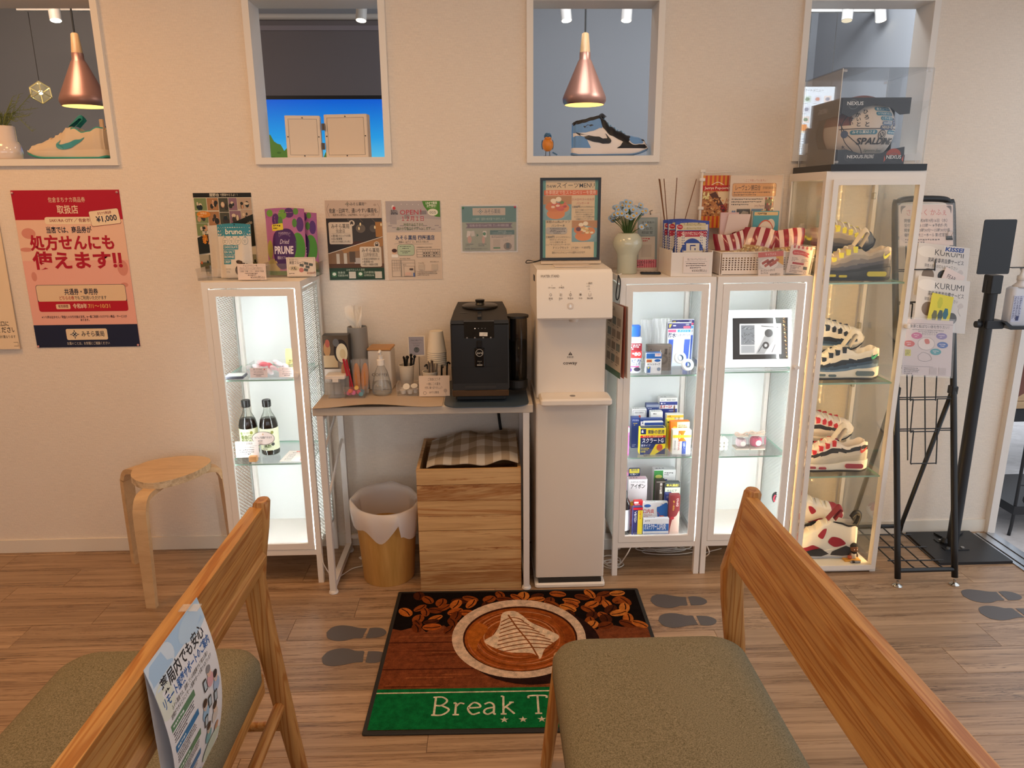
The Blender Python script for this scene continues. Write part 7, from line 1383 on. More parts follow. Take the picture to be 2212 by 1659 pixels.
# reed diffuser
p = at(1450, 560, y=-.07); e = empty('reed_diffuser', (p.x, -.065, ZT), 'reed diffuser with brown sticks behind the wafer packs', 'diffuser')
B().lathe([(.024, 0), (.026, .003), (.026, .06), (.012, .072), (.012, .082)], 24).go('bottle', glass(tint=(.9, .85, .75), gloss=.4, name='amber_bottle'), e, smooth=True)
for px, py in ((1423, 386), (1425, 387), (1434, 386), (1462, 384), (1504, 387)):
    t_ = at(px, py, y=-.05); B().cyl((0+(px-1450)*.0001, 0, .02), (t_.x-p.x, .012, t_.z-ZT), .0016, n=6).go('reed', mat('7a4f2c', .7), e)
# white bin of wafer packs
e = empty('wafer_bin', (at(1490, 598, y=-.27).x+.002, -.205, ZT), 'white bin of calcium wafer packs with price card', 'bin'); w, d_, h = .150, .19, .084; WB = mat('e6dcd2', .4); x0 = at(1432, 590, y=-.15).x-e.location.x
x0 = -.074; x1 = .067
for nm, bx_ in (('base', (x0, x1, -.085, .10, 0, .003)), ('front', (x0, x1, -.087, -.084, 0, h)), ('back', (x0, x1, .10, .103, 0, h+.01)), ('side', (x0-.003, x0, -.087, .103, 0, h+.006)), ('side', (x1, x1+.003, -.087, .103, 0, h+.006))): B().box(*bx_).go(nm, WB, e)
pr = Pr(100, 62); pr.R(0, 0, 100, 62, 'e8dad2').T('骨にカルシウムウエハース', 50, 6, 9, '4a403c', 70, 'c').R(6, 18, 86, .8, '7a706a').lines(10, 24, 80, 3, 8, 4, '5a504c', 6, 'c').T('¥300(税込)', 92, 48, 11, '4a403c', 58, 'r')
bxx, byy = e.location.x, e.location.y
sheet('price_card', pr, .092, (bxx+.012, byy-.089, ZT+.012), 'handwritten price card on the white wafer bin', 'card', paper='e8dad2')
def d_waf():
    p = Pr(120, 130); p.R(0, 0, 120, 130, 'cfc4b4', sub=10).R(0, 0, 120, 8, '3a4c9a').R(0, 0, 3, 130, '3a4c9a').R(117, 0, 3, 130, '3a4c9a').R(16, 6, 92, 7, 'c8b890', 2).R(16, 15, 92, 6, 'c8b890', 2).T('1 : 1乳カルシウムプラス!', 62, 6, 6, '3a3428', 60, 'c').T('1 : 1乳カルシウムプラス!', 62, 15, 5.6, '3a3428', 60, 'c').E(16, 14, 10, 6, 'b01c34').T('Wafer', 16, 11, 5, 'e8d8d0', 14, 'c').R(4, 22, 112, 108, '2c3a78', 5).R(6, 24, 108, 106, 'd4cabb', 4).R(6, 24, 108, 14, 'a81c34').T('毎日カラダにカルシウム', 60, 26, 10, 'ecdccf', 72, 'c', .01)
    p.E(60, 86, 44, 44, '2c4690', 36).R(38, 54, 48, 20, 'd4cabb').R(26, 72, 66, 16, 'd4cabb').R(36, 82, 48, 50, 'd4cabb').R(52, 58, 20, 3, '24387c').R(52, 58, 3, 13, '24387c').R(68, 66, 4, 5, '24387c').R(50, 88, 18, 3.4, '24387c').R(50, 97, 18, 3.4, '24387c').R(50, 106, 18, 3.4, '24387c').R(34, 80, 50, 2, '24387c').R(34, 80, 2, 50, '24387c').R(82, 80, 2, 50, '24387c').G([(92, 72), (100, 72), (86, 88)], 'd4cabb').T('に', 94, 102, 20, '2a2226', None, 'c', .03)
    for q in range(2): p.L([(104+q*4, 66+q*16), (100+q*4, 84+q*14)], 4, 'b09468')
    return p
for q, (y, dx, lab) in enumerate(((.060, -.014, 'blue and white calcium wafer pack, rearmost in the white bin'), (.015, -.008, 'blue and white calcium wafer pack, middle one in the white bin'), (-.040, .006, 'blue and white calcium wafer pack, front one in the white bin'))):
    pouch('wafer_pack', lab, d_waf(), .122, at(1500, 474+q*1.5, y=byy+y-.02).z-ZT-.006, (bxx+dx, byy+y, ZT+.004), '3a4c9a', rz=.0, rx=-.05, bulge=.014, group='wafer packs', rough=.25)
# ================================================================== on the picture cabinet
a = at(1511, 480, y=-.05); e = empty('poster_stand', (a.x, -.05, ZT), 'white pipe stand carrying the striped popcorn poster', 'stand'); hp = at(1512, 366, y=-.05).z-ZT; wp = at(1580, 370, y=-.05).x-a.x; WP = mat('e6dcd0', .4)
B().cyl((0, 0, 0), (0, 0, hp), .005, n=12).go('pole', WP, e); B().cyl((0, 0, hp-.012), (wp, 0, hp-.010), .002, n=8).go('arm', WP, e); B().box(-.03, .05, -.03, .02, 0, .004).go('base', WP, e)
for z_ in (hp-.005, hp*.62, hp*.9): B().bbox(-.009, .012, -.007, .007, z_-.006, z_+.006, .003).go('clip', WP, e)
pr = Pr(66, 118); pr.R(0, 0, 66, 118, 'c84a2a')
for k in range(7): pr.R(k*10, 0, 5, 118, 'd8902e')
pr.R(0, 22, 66, 12, 'b8281e').T('Jerrys Popcorn!!', 34, 24, 8, 'f0dcc0', 60, 'c', .02).L([(20, 21), (34, 15), (48, 21)], 1.4, 'f0dcc0', 4).R(0, 35, 66, 56, 'b87a4a').G([(34, 36), (66, 36), (66, 62), (44, 66)], 'e0c49a').T('Jo', 58, 50, 10, 'b83a2a', None, 'c', it=.2).G([(16, 42), (30, 36), (58, 78), (50, 84)], '5a3426'); rn = random.Random(6)
for k in range(90): pr.E(rn.uniform(0, 40)+rn.uniform(0, 12), rn.uniform(50, 90), 2.4, 2, rn.choice(['b8743a', '8a4e24', 'd89a58', 'e0b47a', '6a3818']), 7)
for k in range(20): pr.E(rn.uniform(0, 14), rn.uniform(38, 52), 2.4, 2, rn.choice(['e8d89a', 'd8c07a']), 7)
for x, y, r_ in ((46, 70, 4), (54, 66, 4), (58, 74, 3.6), (50, 78, 5)): pr.O(x, y, r_, 1, 'b8283a')
pr.G([(20+(3 if k % 2 == 0 else 1.2)*math.sin(k*PI/5), 102-(3 if k % 2 == 0 else 1.2)*math.cos(k*PI/5)) for k in range(10)], 'e8b84a')
hh = hp-.03-(at(1540, 480, y=-.05).z-ZT)+.02; sheet('popcorn_poster', pr, wp-.002, (a.x+wp/2+.004, -.052, ZT+hp-.022-hh*1.05), 'red and orange striped popcorn poster clipped to the white stand', 'poster', h=hh*1.05, paper='c84a2a')
pr = Pr(130, 118); pr.R(0, 0, 130, 118, 'e2cdb8').T('＼ここで作っています♪／', 62, 8, 6, 'b8483a', 60, 'c').R(6, 16, 110, 28, '9a5a34', 4).R(6.6, 16.6, 108.8, 26.8, 'e0a468', 4).T('レーヴェン勝田台', 14, 20, 12, '4a3020', 62, 'l', .01).T('(就労継続支援B型事業所)', 82, 23, 6, '5a3c28', 32).lines(10, 34, 98, 2, 5, 2.4, '6a4a34', 5).lines(6, 48, 82, 3, 5.6, 2.8, '4a443e', 6).R(90, 46, 22, 14, '8a7a4a').R(90, 60, 22, 22, '7a4a44')
for k in range(14): pr.E(92+(k % 5)*4.4, 48+(k//5)*12, 2, 2.6, ['b83a34', 'e0c48a', '4a5a3a'][k % 3], 8)
pr.T('Jerry’s Popcorn', 76, 60, 6, '8a3a34', 24, 'c').R(20, 70, 34, 20, '3c3a3a').G([(24, 88), (36, 74), (50, 76), (52, 88)], 'a89c8c').R(57, 70, 30, 20, '5a7a9a').G([(64, 90), (84, 72), (87, 72), (87, 90)], 'd8b45a').E(10, 80, 3, 7, '5a7aa8').E(15, 80, 3, 7, '5a7aa8').R(104, 82, 14, 12, 'cfc0ae')
a0 = at(1577, 372, y=-.07); a1 = at(1703, 366, y=-.07); wl = a1.x-a0.x; sheet('facility_sheet', pr, wl*.90, ((a0.x+a1.x)/2-.006, -.066, at(1640, 500, y=-.07).z), 'large laminated sheet with orange title behind the popcorn basket', 'notice', h=a0.z-at(1640, 500, y=-.07).z-.012, paper='e2cdb8', film=True)
# leaflet stacks
pr = Pr(70, 80); pr.R(0, 0, 70, 80, 'dcb9b4').T('Cocorport', 40, 40, 9, 'b0564a', 44, 'c', it=.2).lines(16, 54, 40, 1, 5, 3, 'a87a74', 4)
p = at(1575, 520, y=-.13); e = empty('leaflet_stack', (p.x-.002, -.125, ZT+.03), 'pink leaflet bundle with a curled front page behind the basket', 'leaflets'); hs_ = at(1570, 459, y=-.13).z-ZT-.03
B().box(-.034, .034, 0, .012, 0, hs_).go('page_block', mat('d8b4b0', .6), e); pr.go(e, .068, h=hs_*.95)
B().grid(lambda u, v: (-.026+u*.07+.02*v, -.004-.035*math.sin(v*1.7)*u-.002, hs_*.35+hs_*.62*v-.02*u*(1-v)), 10, 10).go('curled_page', mat('e4cfc8', .55), e, smooth=True)
B().box(-.038, .038, -.008, -.005, -.03, .03).go('holder_front', ACR, e); B().box(-.038, .038, .013, .016, -.03, .08).go('holder_back', ACR, e); B().box(-.038, .038, -.008, .016, -.03, -.027).go('holder_base', ACR, e)
pr = Pr(60, 60); pr.R(0, 0, 60, 60, '4f98a8').R(2, 1, 56, 4, 'd8b888').lines(10, 1.6, 40, 1, 3, 2.4, '6a5a44', 4).E(30, 48, 26, 12, 'd8c4b4').E(42, 16, 10, 7, 'd8c4b4').E(30, 30, 22, 20, 'dccabc').O(30, 30, 22, 1.6, '5a8a44', 20).O(30, 29.6, 21.6, 1.5, 'c8583e', 19.6).R(14, 21, 26, 4, 'c8583e').R(21, 21, 4.5, 26, 'c8583e').R(28, 28, 4, 20, '5a8a44').R(40, 25, 4, 23, '5a8a44').R(30, 34, 12, 4, '5a8a44')
p = at(1652, 510, y=-.11); e = empty('leaflet_stack', (p.x, -.105, ZT+.03), 'teal leaflet bundle with a round emblem in a clear holder', 'leaflets'); hs_ = at(1650, 456, y=-.11).z-ZT-.03
B().box(-.052, .048, .002, .014, 0, hs_).go('page_block', mat('b0a89c', .6), e); B().box(-.047, .050, 0, .003, 0, hs_).go('front_page', mat('4f98a8', .5), e); pr.go(e, .096, lambda x, zz, d: (x+.001, -d, zz), h=hs_); B().box(-.055, .055, -.005, -.002, -.03, .05).box(-.055, .055, .015, .018, -.03, .10).box(-.055, .055, -.005, .018, -.03, -.027).go('clear_holder', ACR, e)
# perforated basket
x0 = at(1553, 592, y=-.265).x; x1 = TX-.018; zb_ = ZT; bw = x1-x0; bh = at(1640, 545, y=-.27).z-ZT
e = empty('popcorn_basket', ((x0+x1)/2, -.185, zb_), 'white perforated basket full of popcorn bags', 'basket'); WBk = mat('e4d4c6', .45); yf, yb_ = -.085, .10
B().bbox(-bw/2, bw/2, yf, yb_, 0, .004, .01).go('base', WBk, e)
def perf(y):
    b = B(); n, m = 27, 6; z0_, z1_b = .014, bh-.018; X0 = -bw/2+.006; X1 = bw/2-.006
    b.box(X0, X1, y, y+.002, 0, z0_); b.box(X0, X1, y, y+.002, z1_b, bh); cw = (X1-X0)/n; ch = (z1_b-z0_)/m
    for i in range(n+1): b.box(max(X0, X0+i*cw-cw*.24), min(X1, X0+i*cw+cw*.24), y, y+.002, z0_, z1_b)
    for i in range(n):
        for j in range(m): b.box(X0+i*cw+cw*.24, X0+(i+1)*cw-cw*.24, y, y+.002, z0_+j*ch, z0_+j*ch+ch*.46)
    return b
perf(yf).go('front_wall', WBk, e); perf(yb_-.002).go('back_wall', WBk, e)
for s in (-1, 1): a_, c_ = sorted((s*bw/2, s*(bw/2-.0025))); B().box(a_, c_, yf, yb_, 0, bh).go('side_wall', WBk, e)
b = B(); b.tube([(q[0], q[1]+(yf+yb_)/2, bh) for q in rrect(bw, yb_-yf, .015, 5)], .003, 6, True); b.go('rim', WBk, e)
bcx = (x0+x1)/2; STR = ['8e2230', 'd8bcae']
def popbag(cx, w, h, lab, rz, tilt, lean=0):
    e = empty('popcorn_bag', (bcx+cx, -.205, ZT+.012), lab, 'popcorn bag', rz=rz, group='popcorn bags'); e.rotation_euler = (-.08, tilt, rz)
    f = lambda u, v, s=1: ((u-.5)*w*(1+.04*math.sin(v*9))+lean*v*v, s*(-.045*math.sin(u*PI)**.7*max(.0, math.sin(min(1, (v+.02)*1.0)*PI*.92))**.6)+.002*math.sin(u*19+v*7), v*h+.006*math.sin(u*5+cx*40)*v)
    n = 9
    for k in range(n):     # awning stripes of the printed bag
        pass
    b = B(); vs = []; nu, nv_ = 36, 16; names = []
    for s in (1, -1):
        base = len(b.v); b.v += [f(i/nu, j/nv_, s) for j in range(nv_+1) for i in range(nu+1)]
        for j in range(nv_):
            for i in range(nu):
                q = base+j*(nu+1)+i; b.f.append((q, q+1, q+nu+2, q+nu+1) if s > 0 else (q+1, q, q+nu+1, q+nu+2)); top = j/nv_ > .50+.06*((i//4) % 2); b.m.append(((i//4) % 2) if top else 2)
    b.go('bag', [mat(STR[0], .25, coat=.4), mat(STR[1], .25, coat=.4), mat('b08a5a', .3, coat=.3, bump=(70, 1))], e, smooth=True)
    rn = random.Random(int(cx*1000)+77); b = B()
    for k in range(110):
        u = rn.uniform(.1, .9); v = rn.uniform(.2, .52); p_ = f(u, v); b.ball((p_[0], p_[1]-.0005, p_[2]), rn.uniform(.0028, .005), 6, 4, (rn.uniform(.8, 1.3), 1, rn.uniform(.7, 1.2)))
    o = b.go('popcorn', mat('dcc596', .8, bump=(300, 1)), e, smooth=True); o['kind'] = 'stuff'
    pr = Pr(60, 60); pr.E(30, 34, 28, 24, '7a1c28').E(30, 34, 25, 21, 'd8c0b0').T('JP', 30, 20, 18, '8e2230', 22, 'c', .02); pr.go(e, .055, lambda x, zz, d: (x, f(x/w+.5, zz/h*1.0)[1]-d-.009, zz-.006))
popbag(-.092, .118, .135, 'red striped popcorn bag at the left of the basket', .1, -.10); popbag(-.02, .15, .150, 'red striped popcorn bag leaning in the basket middle', -.05, .20, .02); popbag(.092, .15, .145, 'red striped popcorn bag at the right of the basket', -.06, .02)
pr = Pr(60, 58); pr.R(0, 0, 60, 58, 'e8d6ca').R(0, 0, 60, 12, 'c8605a').T('キャラメル', 30, 2.5, 7, 'f0dcd0', 26, 'c').R(0, 12, 60, 28, 'd0c4bc').E(26, 28, 22, 13, 'e4dad2').G([(42, 12), (60, 12), (60, 34), (46, 24)], 'd8a048')
for k in range(5): pr.R(8+k*6, 20+(k % 2)*6, 18, 6, ['a8483e', 'b85a4a', '8a342e'][k % 3], 1, rot=-28)
pr.T('ポップコーン Sサイズ', 6, 41, 5.6, '2a2422', 34, 'l', .01).T('キャラメル', 6, 47, 5.6, '2a2422', 18, 'l', .01).T('¥300(税込)', 52, 51, 6, '2a2422', 24, 'r', .01)
p = at(1664, 600, y=-.290); sheet('caramel_card', pr, .090, (p.x, -.292, at(1664, 597, y=-.292).z), 'caramel popcorn price card on the basket front', 'card', rx=-.03, rz=0, ry=-.06, paper='e8d6ca', film=True)
pr = Pr(70, 84); pr.R(0, 0, 70, 84, 'dcc8be')
for k in range(5): pr.R(8+k*13, 0, 7, 9, 'b84a54', 3)
pr.S([(10, 16), (30, 13), (60, 20), (56, 26), (60, 32), (36, 27), (12, 28)], 'b8323e').T('ローチレンジポップコ', 34, 19, 6, 'f0d8d0', 40, 'c').lines(10, 36, 22, 3, 4, 2.4, '8a7a74', 3).lines(40, 38, 22, 3, 4, 2.4, '8a7a74', 4).R(14, 50, 36, 6, 'a82c38').lines(10, 60, 34, 3, 4.4, 2.4, '7a6a66', 5).R(50, 60, 12, 9, '3c4a50').lines(10, 74, 44, 2, 4.4, 2.4, '7a6a66', 6).O(58, 78, 4, .8, '6a5a56')
p = at(1722, 592, y=-.288); sheet('recipe_card', pr, .082, (p.x, -.286, ZT+.004), 'tilted white popcorn instruction card at the basket right end', 'card', rx=-.06, ry=.14, paper='dcc8be', film=True)
# ================================================================== basketball display on the tall cabinet
ZB = TH+.0005; e = empty('display_case', (1.238, -.172, ZB), 'clear acrylic display case on a black base', 'display case'); cw_ = .154
B().box(-.168, .164, -.158, .158, 0, .022).go('base', mat('15161a', .35), e)
ACP = glass(tint=(.985, .985, .985), gloss=.22, name='acrylic_pane'); hc_ = 1.842-ZB
for nm, q in (('front_pane', (-cw_, cw_, -.146, -.143, .022, hc_)), ('back_pane', (-cw_, cw_, .143, .146, .022, hc_)), ('side_pane', (-cw_, -cw_+.003, -.143, .143, .022, hc_)), ('side_pane', (cw_-.003, cw_, -.143, .143, .022, hc_)), ('top_pane', (-cw_, cw_, -.146, .146, hc_, hc_+.003))): B().box(*q).go(nm, ACP, e)
for sx in (-1, 1):
    for sy in (-1, 1):
        B().cyl((sx*cw_, sy*.146, .022), (sx*cw_, sy*.146, hc_), .0012, n=6).go('edge', mat('d8dcdc', .2, name='polished_edge'), e)
        for z_ in (.03, hc_-.006): B().lathe([(.006, -.004), (.007, 0), (.006, .004)], 10, (sx*(cw_-.012), sy*.136)).go('corner_joint', glass(gloss=.9, name='joint_acrylic', alpha=.25), e, loc=(0, 0, z_))
# carton with cut out and ball
bx0 = 1.238; e = empty('ball_carton', (bx0-.012, -.165, ZB+.0225), 'black open fronted basketball carton', 'carton'); KC = mat('2b2a2d', .5); S = .118; HB = 1.755-ZB-.0225
def plate(name, pts, x0_, x1_, ax): return B().prism(pts, x0_, x1_, ax).go(name, KC, e)
B().box(-S, S, -S, S, 0, .003).go('bottom', KC, e); B().box(-S, S, S-.003, S, 0, HB).go('back', KC, e); B().box(-S, S, -S, S, HB-.003, HB).go('top', KC, e)
plate('front', [(-S, HB), (-S, HB-.05), (-S+.03, HB-.062), (-.075, HB-.055), (-.04, HB-.030), (0, HB-.022), (.05, HB-.032), (.085, HB-.055), (S, HB-.052), (S, HB)], -S-.003, -S, 'y')
plate('front_lower', [(-S, 0), (S, 0), (S-.004, .058), (.08, .052), (.03, .036), (-.04, .036), (-.09, .050), (-S, .048)], -S-.003, -S, 'y')
plate('left_side', [(-S, 0), (S, 0), (S, HB), (-S, HB), (-S, HB-.055), (S-.08, HB-.060), (S-.06, HB-.09), (S-.06, .10), (S-.09, .06), (-S, .05)], -S-.003, -S, 'x'); B().box(S, S+.003, -.02, S, 0, HB).go('right_side', KC, e)
pr = Pr(236, 240); pr.O(38, 24, 17, 2, '6a6a6c').T('NEXUS', 44, 12, 17, 'd8d8d6', 56, 'c', .02, rot=0).T('NEXUS', 62, 204, 15, 'e0dedc', 56, 'c', .02).T('SPALDING', 92, 202, 18, 'd8d4d0', 34, 'l', .02, it=.2).O(40, 212, 15, 1.6, '5a5a5c').E(196, 206, 26, 24, 'a8452f').R(160, 206, 76, 24, '2b2a2d').O(198, 214, 16, 1.6, '5a5a5c').T('NEXUS', 198, 205, 17, 'e0dedc', 52, 'c', .02).G([(164, 206), (170, 222), (164, 232)], 'c85a44').G([(232, 206), (226, 222), (232, 232)], 'c85a44')
pr.go(e, .236, lambda x, zz, d: (x, -S-.0032-d, zz), h=HB)
pr = Pr(100, 30); pr.T('SPALDING', 50, 4, 22, '9a9a98', 70, 'c', .02, it=.25); pr.go(e, .10, lambda x, zz, d: (-S-.0032-d, .02-x, zz+HB-.045))
BR = .1165; bc = Vector((0, -.012, .003+BR)); e2 = empty('basketball', (bx0-.012, -.177, ZB+.0225+.0032), 'white and brown signed basketball inside the black carton', 'ball')
b = B().ball((0, 0, BR), BR, 56, 36); me = b.mesh('ball_shell', [mat('d8cabb', .5, name='white_leather'), mat('7a3f2c', .6, bump=(300, .5), name='brown_leather')], True)
for p_ in me.polygons:
    c = p_.center; q = Vector((c.x, c.y, c.z-BR))/BR
    if q.z > .62+.30*q.x*q.x-.05*q.x or (q.x < -.62 and q.z > .1) or q.y > .2: p_.material_index = 1
put('ball_shell', me, e2)
def sph(x, zz, d, r=BR):
    """wrap a flat print round the ball, x and z in metres from its centre"""
    lo = x/r; la = zz/r; rr = r+d+.0004; return (rr*math.sin(lo)*math.cos(la), -rr*math.cos(lo)*math.cos(la), BR+rr*math.sin(la))
pr = Pr(300, 220)
def pill(x, y, w, h, t, c='3d7f96', tc='e8e4dc', tw=.82, rot=0): pr.R(x, y, w, h, c, h*.48, rot=rot).T(t, x+w/2, y+h*.12, h*.72, tc, w*tw, 'c', .01)
pr.L([(20, 112), (90, 112), (150, 113), (210, 112), (290, 112)], 3, '26211f', 6).L([(60, 40), (34, 80), (30, 112), (44, 160), (76, 200)], 3, '26211f', 6).L([(18, 84), (40, 118), (70, 148), (100, 176), (120, 214)], 3, '26211f', 6)
pill(150, 30, 92, 16, '倉次コーチへ'); pill(154, 50, 92, 15, 'いつもありがとう'); pill(172, 68, 66, 15, 'ございます'); pill(178, 86, 56, 14, '2026年2月', '4a6a8a'); pr.R(170, 101, 70, 16, '3c4a68', 7).T('NEXUS一同', 205, 102, 12, 'd8c8a8', 56, 'c', .02)
pr.E(250, 88, 13, 16, '33496e').lines(242, 80, 16, 3, 6, 4, 'c8ccd4', 3)
pill(62, 117, 98, 16, 'みそら薬局さま'); pill(206, 118, 62, 14, 'nib.sports'); pr.E(42, 130, 14, 14, '4d5a78')
for t, x, y, h in (('ひ', 112, 40, 20), ('ろ', 116, 62, 20), ('と', 120, 88, 20), ('か', 84, 52, 19), ('い', 88, 70, 17), ('と', 90, 88, 18), ('け', 62, 70, 17), ('い', 64, 86, 15), ('り', 272, 56, 15), ('り', 274, 72, 15), ('か', 272, 88, 15), ('大', 34, 172, 15)): pr.T(t, x, y, h, '1f1b1a', None, 'c', .02)
pr.E(182, 134, 17, 17, '26211f').E(182, 134, 14, 14, 'd8cabb').E(182, 134, 11, 11, '26211f').T('N', 182, 124, 18, 'd8cabb', 12, 'c', .03).T('SPALDING', 172, 142, 32, '2c2624', 170, 'c', .03, it=.12).T('Signature Series', 170, 186, 16, '3f5a44', 96, 'c', it=.2)
pr.go(e2, .272, lambda x, zz, d: sph(x, zz-.1, d), h=.20, name='ball_print', sub=.008)
# ================================================================== brochure rack
RK = mat('17181a', .4, name='black_steel'); xl, xr = 1.419+.012, 1.663-.012; yt = -.20
e = empty('brochure_rack', ((xl+xr)/2, -.30, 0), 'black wire brochure rack beside the tall sneaker cabinet', 'rack'); cx = e.location.x; hw_ = (xr-xl)/2; zt_ = at(1990, 430, y=-.10).z
FY = lambda z_: -.145+.243*z_       # front frame leans back towards the top
B().tube(smooth_path([(-hw_, FY(.03), .03), (-hw_, FY(.5), .5), (-hw_, FY(1.0), 1.0), (-hw_, FY(zt_-.05), zt_-.05), (-hw_+.012, FY(zt_-.012), zt_-.012), (-hw_+.05, FY(zt_), zt_), (hw_-.05, FY(zt_), zt_), (hw_-.012, FY(zt_-.012), zt_-.012), (hw_, FY(zt_-.05), zt_-.05), (hw_, FY(1.0), 1.0), (hw_, FY(.5), .5), (hw_, FY(.03), .03)], 4), .0115, 12).go('front_frame', RK, e, smooth=True)
B().cyl((-hw_, FY(.06), .06), (hw_, FY(.06), .06), .009, n=12).go('foot_bar', RK, e)
for s in (-1, 1):
    B().lathe([(.017, 0), (.018, .003), (.012, .008), (.005, .011), (.005, .022)], 18, (s*hw_, FY(.02))).go('glide_foot', mat('c8c4bc', .15, 1, name='chrome'), e, auto=40)
zj = .72
for s in (-1, 1):
    B().tube([(s*hw_, FY(zj)+.004, zj), (s*hw_, .235, .075), (s*hw_, .245, .012)], .009, 10).go('rear_leg', RK, e, smooth=True)
    B().bbox(s*hw_-.012, s*hw_+.012, FY(zj)-.012, FY(zj)+.020, zj-.016, zj+.016, .004).go('hinge_block', RK, e)
B().cyl((-hw_, .238, .062), (hw_, .238, .062), .009, n=10).go('rear_bar', RK, e)
for k in range(4): x_ = -hw_+.02+k*.055; B().tube([(x_, .236, .066), (x_, FY(.05)+.04, .056), (x_+.012, FY(.05)+.03, .05), (x_+.03, FY(.05)+.03, .05)], .0028, 6).go('base_wire', RK, e)
for k in range(3): B().cyl((-hw_, .16-.11*k, .064), (hw_, .16-.11*k, .060), .0028, n=6).go('base_wire', RK, e)
pz = [1.22, 1.06, .90, .745, .59, .43]; WR = .0024
PK_ = []
def rz_(py):
    z_ = .9
    for _ in range(6): z_ = at(2000, py, y=-.30+FY(z_)).z
    return z_
for k, z_ in enumerate(rz_(py) for py in (512, 582, 652, 722, 790, 858, 926)):
    y0_ = FY(z_); b = B()
    b.cyl((-hw_, y0_, z_), (hw_, y0_, z_), WR, n=6); b.cyl((-hw_, y0_-.004, z_-.006), (-hw_*.42, y0_-.004, z_-.006), WR, n=6); b.cyl((hw_, y0_-.004, z_-.006), (hw_*.42, y0_-.004, z_-.006), WR, n=6)
    zl = z_-.115; yq = FY(zl)-.035
    b.tube([(-hw_*.42, y0_-.004, z_-.006), (-hw_*.70, yq, zl), (-hw_*.62, yq+.01, zl-.006)], WR, 6); b.tube([(hw_*.42, y0_-.004, z_-.006), (hw_*.18, yq, zl), (hw_*.24, yq+.01, zl-.006)], WR, 6); b.cyl((-hw_*.70, yq, zl), (hw_*.18, yq, zl), WR, n=6)
    b.cyl((-hw_*.62, y0_, z_), (-hw_*.62, FY(zl), zl), WR, n=6)
    if k > 3: b.cyl((0, y0_, z_), (0, FY(zl), zl), WR, n=6)
    b.go('wire_pocket', RK, e); PK_.append((z_, y0_))
# leaflets in the rack
def rackleaf(k, pr, w, px, py_top, label, ry=0, dy=-.010, drop=.12, paper='d8d0cc', film=False, curl=0):
    z_, y_ = PK_[k]; p = at(px, py_top, y=-.30+y_+dy); zb0 = z_-drop
    return sheet('leaflet', pr, w, (p.x, -.30+FY(zb0)-.016+dy, zb0), label, 'leaflet', rx=-.24, ry=ry, h=p.z-zb0, paper=paper, film=film, group='leaflets in the wire rack', curl=curl)
pr = Pr(130, 110); pr.R(0, 0, 130, 110, 'd9c6be').T('さくらく かふぇ', 66, 12, 18, 'c87a74', 96, 'c', .01)
for k, t in enumerate(('開催日：令和8年9月16日（水）', '受付時間 13:15時～ ※予約優先', '開催時間 13時30分～15時30分頃', '場所：ハーモニーホール 第1練習室')): pr.T(t, 12, 38+k*13, 10, '4a4246', [104, 104, 110, 104][k], 'l', .012)
pr.lines(14, 92, 100, 2, 7, 4, '6a5f60', 4).S([(4, 4), (16, 4), (8, 12), (5, 24)], '6a605e').S([(126, 4), (114, 4), (122, 12), (125, 24)], '6a605e')
rackleaf(0, pr, .205, 2005, 440, 'pale café notice with pink title at the top of the rack', film=True, paper='d9c6be', drop=.03, dy=0)
def kurumi(sub):
    p = Pr(150, 130); p.R(0, 0, 150, 130, 'cdc8c4').E(30, 20, 30, 14, 'd8d4d0').T('KURUMI', 92, 10, 20, '4a4a4c', 84, 'c').T('高齢者専用自費サービス', 84, 34, 12, '3f3f44', 104, 'c', .01).T('障害の方の対応もお任せ下さい', 72, 50, 9, '4a4a50', 96, 'c').E(36, 78, 18, 17, '7a6a5c').E(84, 76, 20, 15, '3a3c40').E(108, 96, 14, 14, '5a5a5c').L([(130, 60), (124, 76), (132, 88)], 1, '8a8688', 4).S([(120, 64), (130, 56), (138, 64), (128, 70)], 'bdb6b4'); return p
rackleaf(1, kurumi(1), .20, 2030, 526, 'grey care service leaflet with blue overprint, upper one', ry=.12, drop=.10, dy=-.010)
pr = Pr(60, 14); z_, y_ = PK_[0]
pk = Pr(90, 26); pk.T('KISSEI', 45, 2, 22, '2c4a8c', 78, 'c', .04, it=.15); p = at(2062, 541, y=-.225); ob = sheet('leaflet', pk, .080, (p.x, -.225, p.z-.010), 'clear sleeve with bold blue capital letters in the rack', 'leaflet', rx=-.24, ry=.10, paper='cdc8c4', group='leaflets in the wire rack')
pr = Pr(70, 90); pr.R(0, 0, 70, 90, 'd6c4be').T('FEAR', 30, 8, 10, '4a4446', 30, 'c').lines(10, 26, 48, 5, 8, 4, '6a6062', 6); rackleaf(2, pr, .085, 2025, 574, 'small pinkish leaflet standing askew in the rack', ry=.45, drop=.06, paper='d6c4be', dy=-.018)
rackleaf(2, kurumi(2), .20, 2030, 598, 'grey care service leaflet, lower one', ry=.12, drop=.10, dy=-.028)
pr = Pr(70, 90); pr.R(0, 0, 70, 90, 'd2c63e')
for x, y, c in ((30, 12, 'b8b83a'), (20, 32, '6a6a4a'), (38, 30, '4a5a5a'), (54, 26, '3a6a7a'), (46, 46, '4a8aa0'), (28, 50, '8a7a3a')): pr.G([(x+9*math.cos(k*PI/3), y+9*math.sin(k*PI/3)) for k in range(6)], c)
pr.R(30, 62, 40, 28, 'c8b8ae'); rackleaf(3, pr, .085, 2018, 632, 'yellow leaflet with hexagon photos leaning in the rack', ry=.22, drop=.07, dy=-.038, paper='d2c63e')
